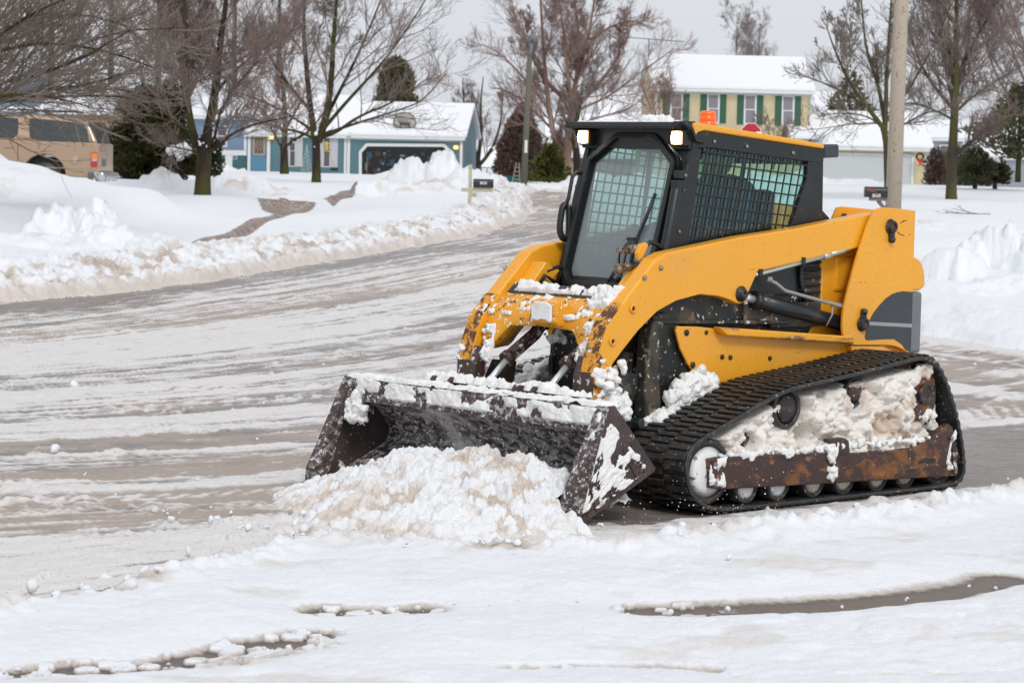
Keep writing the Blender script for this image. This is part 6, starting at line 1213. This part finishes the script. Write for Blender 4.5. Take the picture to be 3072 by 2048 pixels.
ao = b.build('roof_antenna', m_pin); ao.location = tuple(an); tag(ao, 'long television antenna on a mast at the left gable of the yellow house', 'antenna')
# ---- parts of houses further off
def far_house(name, label, y, u0, u1, ve, vr, mw, wins=(), cat='house', rot=0, dep=8):
    H_ = House(name, label, y, (u0, 500), rot, cat); gable(H_, H_.l(u0, 500)[0], H_.l(u1, 500)[0], H_.l((u0 + u1) / 2, ve)[1], at((u0 + u1) / 2, vr, y + dep / 2).z, dep, mw)
    for w_ in wins: H_.window(*w_, None, False)
    return H_
far_house('grey_house', 'grey blue house partly hidden by the mossy maple at the right', 145, 2786, 3000, 415, 372, m_gray, [(2817, 434, 2848, 482), (2880, 436, 2905, 482)])
far_house('grey_shed', 'low pale grey side wall of a house at the right edge', 130, 2950, 3200, 470, 425, m_gray)
far_house('snowy_house', 'far low house with a snow covered roof behind the reddish birch', 160, 1640, 1968, 462, 352, m_brick)
fa = House('distant_gable', 'tan gabled house far behind between birch and yellow house', 175, (1880, 400), 0); gable(fa, fa.l(1800, 400)[0], fa.l(1950, 400)[0], fa.l(1880, 365)[1], at(1880, 285, 179).z, 8, m_beige)
far_house('beige_house', 'tan house behind the twigs above the tan car', 112, 130, 330, 330, 262, m_beige, [(170, 345, 200, 385)]); far_house('far_blue_house', 'blue house glimpsed through twigs at the left edge', 125, -90, 60, 250, 190, m_lblue, [(5, 262, 30, 300)])
far_house('teal_house', 'teal wall seen between the tan car and the juniper', 137, 318, 480, 470, 410, m_teal)
far_house('tan_house', 'tan house glimpsed between the yellow house and the pale pole', 165, 2440, 2560, 330, 285, m_beige)
far_house('snowy_shed', 'little snow covered shed right of the blue garage', 160, 1437, 1500, 505, 450, m_roofsnow, cat='shed', dep=4)
# ---- street furniture
def mailbox(u, v, y, L_, rot, label, arm_len, flag=False):
    p = at(u, v, y); t = empty('mailbox', (p.x, y, p.z), rad(rot), label, 'mailbox')      # origin: middle of the bottom of the box
    n = 12; r = .085; prof = [(-r, 0), (-r, .12)] + [(-r * math.cos(i * math.pi / n), .12 + r * math.sin(i * math.pi / n)) for i in range(1, n)] + [(r, .12), (r, 0)]
    bx_ = MB().prism(prof, -L_ / 2, L_ / 2, axis='X').build('box', M('dark_green_box', (.010, .017, .018), .4), t, bevel=.004)
    MB().prism([(a * 1.03, b_ * 1.02) for a, b_ in prof], L_ / 2, L_ / 2 + .012, axis='X').build('lid', m_blk, bx_)
    pl_ = MB().box((.01, -.088, .115 if not flag else .035), (.155, .004, .062)).build('number_plate', M('plate_white', (.55, .57, .57), .5), bx_)
    cu = bpy.data.curves.new('digits', 'FONT'); cu.body = '1285' if not flag else '1295'; cu.size = .062; cu.align_x = 'CENTER'; cu.align_y = 'CENTER'; cu.extrude = .0015
    co = bpy.data.objects.new('digits', cu); COL.objects.link(co); dg = bpy.context.evaluated_depsgraph_get(); me = bpy.data.meshes.new_from_object(co.evaluated_get(dg)); bpy.data.objects.remove(co)
    o = bpy.data.objects.new('digits', me); COL.objects.link(o); me.materials.append(m_blk); o.parent = bx_; o.rotation_euler = (rad(90), 0, 0); o.location = (.01, -.0915, .115 if not flag else .035)
    return t, bx_
m_cwood = M('cream_post', (.47, .44, .33), .75, layers=[dict(scale=9, lo=.45, hi=.7, col=(.36, .32, .25))], bump=(20, .3, .01, (1, 1, .3)))
t, bx_ = mailbox(1449, 564, 59, .455, 0, 'dark mailbox on a cream wooden post in the snowbank by the blue house', .5)
k = 59 / 7671.; X_ = lambda u: (u - 1449) * k; ZZ = lambda v: (564 - v) * k
b = MB(); b.box((X_(1410), 0, (ZZ(508) + ZZ(660)) / 2), (.082, .082, ZZ(508) - ZZ(660))); b.build('post', m_cwood, t, bevel=.006); b = MB(); b.lathe([(.04, 0), (.056, .01), (.056, .03), (.035, .045), (.05, .07), (.045, .09), (0, .105)], (X_(1410), 0, ZZ(508)), 'Z', 14); b.build('post_cap', m_cwood, t)
b = MB(); b.box(((X_(1384) + X_(1478)) / 2, 0, ZZ(570.5)), (X_(1478) - X_(1384), .095, .088)); b.box((X_(1410) + .10, 0, ZZ(585)), (.13, .05, .10)); b.build('crossarm', m_cwood, t, bevel=.008)
b = MB(); b.tube([(X_(1480), -.04, ZZ(566)), (X_(1500), -.12, ZZ(575))], .008, 6); b.build('flag_rod', m_pin, t)
t, bx_ = mailbox(2626, 592, 50, .43, 0, 'dark mailbox with red flag down on a slanted arm beside the pale utility pole', .5, True)
MB().tube([(-.17, -.095, .115), (-.02, -.095, .11), (.0, -.095, .05)], .011, 6).build('flag', m_red, bx_); b = MB(); b.box((.05, 0, -.035), (.34, .10, .07)); b.tube([(.05, 0, -.06), (.28, 0, -.32)], .04, 6); b.box((.30, .0, -.5), (.09, .09, .6)); b.build('support_arm', M('weathered_arm', (.17, .15, .12), .8), t)
# pale utility pole and the street light
f0, f1 = at(2678, 660, 51), at(2704, 0, 51); dx_, dz_ = f1.x - f0.x, f1.z - f0.z; po = empty('utility_pole', (f0.x - dx_ * .25, 51, f0.z - dz_ * .25), 0, 'thick pale wooden utility pole rising behind the rear of the loader', 'utility pole')
m_pole = M('weathered_pole', (.42, .355, .285), .85, layers=[dict(scale=4, lo=.4, hi=.7, col=(.44, .37, .29), vec=(1, 1, .2)), dict(scale=26, lo=.60, hi=.66, col=(.20, .15, .11), vec=(1, 1, .35))], bump=(26, .5, .01, (1, 1, .3)), spec=.2)
MB().tube([(0, 0, 0), (dx_ * 1.25, 0, dz_ * 1.25), (dx_ * 1.8, 0, dz_ * 1.8)], [.165, .142, .13], 20).build('shaft', m_pole, po)
f0, f1 = at(1571, 552, 112), at(1589, 170, 112); f2 = at(1597, 118, 112); lo_ = empty('street_light', (f0.x, 112, f0.z), 0, 'tall green brown street light pole with a flat grey lamp head', 'street light')
m_lp = M('olive_pole', (.12, .115, .085), .8); MB().tube([(0, 0, -.5), tuple(f1 - f0)], [.15, .11], 10).build('pole', m_lp, lo_); MB().tube([tuple(f1 - f0), tuple(f2 - f0)], [.10, .055], 8).build('mast_arm', m_gry2, lo_)
hd = at(1599, 116, 112) - f0; MB().lathe([(.20, -.10), (.26, 0), (.26, .10), (.12, .17), (0, .17)], tuple(hd), 'Z', 16).build('lamp_head', m_gry2, lo_); MB().box(tuple(at(1578, 440, 111.8) - f0), (.12, .03, .55)).build('pole_tag', m_trim, lo_)
# stop sign behind the loader
sg = at(2253, 399, 92); so2 = empty('stop_sign', (sg.x, 92, sg.z - 2.1), 0, 'red octagonal sign whose top shows over the loader roof', 'road sign')
oc = [(.38 * math.cos(math.pi / 8 + i * math.pi / 4), .38 * math.sin(math.pi / 8 + i * math.pi / 4)) for i in range(8)]; pn = MB().prism([(a, b_ + 2.1) for a, b_ in oc], -.01, 0).build('sign_face', M('sign_white', (.7, .7, .7), .5), so2)
MB().prism([(a * .93, b_ * .93 + 2.1) for a, b_ in oc], -.016, -.011).build('red_panel', M('sign_red', (.45, .012, .03), .4), pn); MB().box((0, .03, .8), (.06, .04, 2.9)).build('post', m_pin, so2)
# bin, ladder, fences far off in the middle
p = at(1536, 535, 128); o = empty('recycling_bin', (p.x, 128, p.z - .3), 0, 'small teal bin by the street light', 'bin'); MB().prism([(-.40, .36), (.40, .36), (.34, 0), (-.34, 0)], -.25, .25).build('tub', M('teal_plastic', (.01, .15, .15), .5), o, bevel=.02); MB().box((0, 0, .38), (.86, .56, .05)).build('rim', M('teal_plastic_rim', (.015, .18, .18), .5), o)
p0, p1 = at(1549, 548, 127), at(1554, 488, 127); o = empty('step_ladder', tuple(p0), 0, 'pale wooden ladder standing beside the street light', 'ladder'); d_ = p1 - p0
for sx_ in (-.16, .12): MB().tube([(sx_ * 1.5, 0, -.2), (d_.x + sx_ * .5, .1, d_.z)], .03, 6).build('rail', m_cwood, o)
b = MB(); [b.box((d_.x * t_ - .01, .05, d_.z * t_), (.40 - .26 * t_, .04, .04)) for t_ in (.15, .35, .55, .75)]; b.build('rungs', m_cwood, o)
def fence(name, label, y, u0, u1, v0, v1, n, m_, pick=True):
    a, b_ = at(u0, v0, y), at(u1, v0, y); lo = at(u0, v1, y); t = empty(name, (a.x, y, lo.z - .3), 0, label, 'fence'); h_ = a.z - lo.z + .3; L_ = b_.x - a.x
    b = MB(); b.box((L_ / 2, 0, h_), (L_, .05, .06)); b.build('top_rail', m_, t)
    for i in range(n): MB().box((L_ * i / (n - 1), 0, h_ / 2), (.06, .06, h_)).build('post', m_, t)
    if pick: b = MB(); [b.box((L_ * (i + .5) / (n * 6), -.01, h_ * .48), (L_ / (n * 6) * .85, .02, h_ * .9)) for i in range(n * 6)]; b.build('boards', m_, t)
fence('metal_fence', 'thin dark metal fence right of the blue garage', 150, 1442, 1500, 503, 530, 4, m_gry2, False); fence('board_fence', 'grey board fence behind the birch trunks', 140, 1600, 1790, 484, 530, 5, m_wood); fence('chain_fence', 'thin grey fence at the right corner of the yellow garage', 130, 2786, 2850, 520, 560, 3, m_gry2, False)
# ------------------------------------------------------------------ the tan car on the driveway at the left
YS = 55.; cb = at(290, 560, YS); CAR = empty('parked_car', (cb.x, YS, .70), 0, 'long tan sport utility car parked on the left driveway, its tail to the right', 'car')
m_tan = M('tan_metallic_paint', (.40, .275, .18), .32, metal=.25, coat=.6, layers=[dict(scale=2, lo=.45, hi=.8, col=(.39, .265, .175), rough=.5, amt=.5)])
m_tint = M('tinted_car_glass', (.025, .035, .04), .08, spec=.7); m_cargry = M('car_grey_plastic', (.10, .11, .115), .5); m_chrm = M('bumper_chrome', (.6, .61, .62), .2, metal=.9, layers=[dict(scale=6, lo=.45, hi=.6, col=(.25, .24, .23), rough=.6)])
def cp(u, v): p = at(u, v, YS); return (p.x - cb.x, p.z - .70)
kk = .4081
def cc(x, y): return cp(x * kk, y * kk)
def bodyloft():
    # side outline from picture points (rear) carried forward to the nose outside the frame
    roof = [cc(640, 888), cc(560, 876), cc(400, 858), cc(200, 838), cc(0, 832)]; L_ = -5.25
    belt_r = cc(690, 1070)
    zroof = roof[-1][1]; b = MB()
    low = [cc(695, 1240), cc(690, 1310)]; zs = low[1][1]
    body = [(0.02, zs), (.045, cc(0, 1240)[1]), (.03, belt_r[1] + .02), (-.02, belt_r[1] + .06), (-3.55, belt_r[1] + .10), (-4.1, belt_r[1] + .02), (-5.0, belt_r[1] - .13), (-5.22, belt_r[1] - .3), (-5.25, zs + .1), (-5.1, zs)]
    def arch(cx, r, z0, n=10): return [(cx - r * math.cos(i * math.pi / n), z0 + r * math.sin(i * math.pi / n)) for i in range(n + 1)]
    ax = cc(322, 1290); r = .47; body += arch(-4.25, .46, zs)[0:] + arch(ax[0], r, zs + .02)[0:]
    b.prism(body, 0, 1.95); o = b.build('body', m_tan, CAR, bevel=.05, seg=4)
    # cabin with tumblehome
    G = [(.0, belt_r[1] + .05), (roof[0][0] + .02, roof[0][1] - .05), (roof[1][0], roof[1][1]), (roof[3][0], roof[3][1] + .0), (-2.9, zroof), (-3.6, belt_r[1] + .10)]
    n = len(G); A = [(x, .02 + .20 * max(0, (z - belt_r[1] - .05)) / (zroof - belt_r[1]), z) for x, z in G]; Bq = [(x, 1.95 - y, z) for x, y, z in A]
    c = MB(); c.add(A + Bq, [tuple(range(n)), tuple(range(2 * n - 1, n - 1, -1))] + [(i, i + n, (i + 1) % n + n, (i + 1) % n) for i in range(n)]); cab = c.build('cabin', m_tan, CAR, bevel=.05, seg=4)
    def side(P, nm, m, out=.012, par=None):
        q = MB(); pts = [(x, .02 + .20 * max(0, (z - belt_r[1] - .05)) / (zroof - belt_r[1]) - out, z) for x, z in P]; q.add(pts + [(x, y + .02, z) for x, y, z in pts], [tuple(range(len(P))), tuple(range(2 * len(P) - 1, len(P) - 1, -1))] + [(i, i + len(P), (i + 1) % len(P) + len(P), (i + 1) % len(P)) for i in range(len(P))]); return q.build(nm, m, par or cab, bevel=.004)
    side(chaikin([cc(205, 872), cc(215, 868), cc(600, 905), cc(640, 960), cc(660, 1062), cc(640, 1060), cc(230, 1025), cc(212, 1000)], 1), 'rear_side_window', m_tint)
    side(chaikin([cc(128, 880), cc(110, 866), cc(20, 862), cc(-150, 858), cc(-160, 1000), cc(0, 1014), cc(128, 1018)], 1), 'door_window', m_tint); side([cc(-190, 870), cc(-420, 880), cc(-520, 980), cc(-190, 1000)], 'door_window', m_tint)
    # tailgate with wrapped glass
    q = MB(); g0, g1 = cc(640, 905), cc(690, 1068); q.add([(g1[0] + .075, .06, g1[1] - .02), (g1[0] + .075, 1.85, g1[1] - .02), (g0[0] + .12, 1.68, g0[1] + .03), (g0[0] + .12, .23, g0[1] + .03), (g1[0] - .05, -.012, g1[1] - .02), (g0[0] + .0, .17, g0[1] + .03)], [(0, 1, 2, 3), (4, 0, 3, 5)]); q.build('rear_window', m_tint, cab, recalc=True)
    q = MB(); q.box((.03, .975, cc(0, 1150)[1] + .02), (.05, 1.75, .60)); tg = q.build('tailgate', m_cargry if False else m_tan, CAR, bevel=.03, seg=3); MB().box((.058, .6, cc(0, 1180)[1]), (.01, .5, .16)).build('licence_recess', m_cargry, tg)
    q = MB(); z0, z1 = cc(0, 1105)[1], cc(0, 1212)[1]; q.box((-.06, .0, (z0 + z1) / 2), (.15, .06, z0 - z1)); tl = q.build('taillight', M('tail_lens_red', (.45, .02, .02), .25, coat=.5), CAR, bevel=.01)
    MB().box((-.055, -.034, z0 - .07), (.13, .01, .10)).build('amber_lens', M('amber_tail', (.75, .22, .02), .3), tl); MB().box((-.055, -.034, (z0 + z1) / 2), (.12, .01, .06)).build('clear_lens', M('clear_tail', (.55, .45, .45), .3), tl)
    q = MB(); zb0, zb1 = cc(0, 1245)[1], cc(0, 1318)[1]; q.prism([(-.10, zb0), (.14, zb0 - .02), (.17, zb0 - .10), (.13, zb1), (-.02, zb1)], -.03, 1.98); bp = q.build('bumper', m_chrm, CAR, bevel=.03, seg=3); MB().box((-.13, -.01, (zb0 + zb1) / 2 - .02), (.12, .05, .22)).build('end_cap', m_cargry, bp, bevel=.02)
    MB().lathe([(.095, 0), (.098, -.006), (.088, -.008), (0, -.008)], (cc(562, 0)[0], .0, cc(0, 1163)[1]), 'Y', 24).build('fuel_door', m_tan, o)
    for xx in (cc(142, 0)[0], -2.9): MB().box((xx, -.001, (belt_r[1] + zs) / 2 + .08), (.012, .006, .56)).build('door_gap', m_dark, o)
    q = MB(); q.box((cc(82, 0)[0], -.015, cc(0, 1075)[1]), (.19, .03, .055)); q.build('door_handle', m_tan, o, bevel=.012)
    q = MB(); q.box((-2.6, .0, zs + .20), (5.0, .02, .02)); q.build('side_crease', m_tan, o, bevel=.008)
    q = MB(); q.tube([(-.35, .30, zroof + .06), (-1.6, .29, zroof + .09), (-2.6, .29, zroof + .06)], .02, 6); q.build('roof_rail', m_blk, cab)
    for wx in (ax[0], -4.25):
        for s_, yy in ((-1, .05), (1, 1.68)):
            w_ = MB().lathe([(.20, yy), (.36, yy), (.385, yy + .04), (.385, yy + .19), (.36, yy + .22), (.2, yy + .22)], (wx, 0, zs - .06), 'Y', 32).build('wheel', m_rub, CAR)
            f_ = yy - .004 if s_ < 0 else yy + .224; MB().lathe([(.235, f_ + .02), (.225, f_), (.19, f_ + .02), (.08, f_ + .03), (.05, f_ + .0), (0, f_)], (wx, 0, zs - .06), 'Y', 24).build('rim', M('alloy_rim', (.45, .44, .42), .4, metal=.7), w_)
    [MB().box((x_, .6, zs + .18), (.9, .9, .5)).build('wheel_well', m_dark, CAR) for x_ in (ax[0], -4.25)]
    snow_sheet('settled_snow', quad_patch((-2.8, .25, zroof + .05), (-1.1, .25, zroof + .05), (-1.1, 1.0, zroof + .05), (-2.8, 1.0, zroof + .05), (0, 0, 1)), .10, .38, .4, m_snow, cab, 5, 50, 24, fade=.1)
bodyloft()
# ------------------------------------------------------------------ the operator, seen through mesh and tinted glass
def person():
    b = bmesh.new(); J = {}; rad_ = {}
    def add(n, co, r, par=None):
        v = b.verts.new(co); J[n] = v; rad_[n] = r
        if par: b.edges.new((J[par], v))
    add('pelvis', (-1.06, 0, 1.32), (.15, .13)); add('waist', (-1.10, 0, 1.43), (.135, .12), 'pelvis'); add('chest', (-1.12, 0, 1.58), (.16, .13), 'waist'); add('collar', (-1.12, 0, 1.69), (.12, .09), 'chest'); add('neck', (-1.10, 0, 1.745), (.055, .055), 'collar')
    for s in (1, -1):
        k = str(s); add('sh' + k, (-1.11, .17 * s, 1.66), (.07, .07), 'collar'); add('el' + k, (-1.02, .25 * s, 1.46), (.05, .05), 'sh' + k); add('wr' + k, (-.80, .275 * s, 1.43), (.034, .034), 'el' + k)
        add('hip' + k, (-1.02, .10 * s, 1.30), (.09, .085), 'pelvis'); add('kn' + k, (-.62, .14 * s, 1.34), (.068, .068), 'hip' + k); add('an' + k, (-.48, .13 * s, 1.08), (.045, .045), 'kn' + k)
    me = bpy.data.meshes.new('body'); b.verts.index_update(); order = {n: v.index for n, v in J.items()}; b.to_mesh(me); b.free(); o = bpy.data.objects.new('person', me); COL.objects.link(o)
    sk = o.modifiers.new('skin', 'SKIN'); 
    for n, i in order.items(): me.skin_vertices[0].data[i].radius = rad_[n]
    me.skin_vertices[0].data[order['pelvis']].use_root = True; sb = o.modifiers.new('sub', 'SUBSURF'); sb.levels = 2; sb.render_levels = 2
    me.materials.append(M('blue_work_jacket', (.025, .07, .19), .8, bump=(14, .4, .01))); return o
pr_ = person(); pr_.matrix_world = T.matrix_world; pr_.location = (mo.x, mo.y, 0); pr_.rotation_euler = (0, 0, mth); tag(pr_, 'person in a blue jacket sitting at the controls inside the loader cab', 'person')
m_skin = M('skin', (.45, .27, .20), .55)
V = []; n1, n2 = 24, 20
for i in range(n2 + 1):
    ph = math.pi * i / n2
    for j in range(n1):
        th = 2 * math.pi * j / n1; x, y, z = math.sin(ph) * math.cos(th), math.sin(ph) * math.sin(th), math.cos(ph)
        jaw = 1 - .22 * max(0, -z) ** 1.2; nose = .022 * math.exp(-((z + .12) / .16) ** 2 - (y / .16) ** 2) * (x > 0); sock = -.010 * (math.exp(-((z - .08) / .12) ** 2 - ((abs(y) - .36) / .16) ** 2)) * (x > 0); lip = .006 * math.exp(-((z + .45) / .06) ** 2 - (y / .3) ** 2) * (x > 0)
        V.append((-1.08 + x * .098 * (1 if x > 0 else 1.05) * (1 - .1 * max(0, -z)) + nose + sock + lip, y * .077 * jaw, 1.845 + z * .115))
b = MB(); b.add(V, [(i * n1 + j, i * n1 + (j + 1) % n1, (i + 1) * n1 + (j + 1) % n1, (i + 1) * n1 + j) for i in range(n2) for j in range(n1)], True); hd_ = b.build('head', m_skin, pr_)
b = MB(); b.lathe([(.0, .12), (.05, .115), (.088, .08), (.100, .03), (.102, .0), (.09, -.01)], (-1.085, 0, 1.855), 'Z', 24); b.box((-.975, 0, 1.868), (.10, .13, .01)); b.build('cap', M('dark_cap', (.02, .03, .05), .8), pr_)
for s in (1, -1):
    b = MB(); b.box((-.755, .275 * s, 1.435), (.09, .075, .03)); 
    for j, L_ in enumerate((.05, .058, .054, .044)): y = .275 * s + (j - 1.5) * .019; b.tube([(-.715, y, 1.437), (-.70 + L_ * .5, y, 1.432), (-.70 + L_ * .6, y, 1.405)], .009, 6)
    b.tube([(-.77, .275 * s - s * .04, 1.435), (-.73, .275 * s - s * .06, 1.43)], .010, 6); b.build('glove', M('glove', (.05, .045, .04), .8), pr_, bevel=.004)
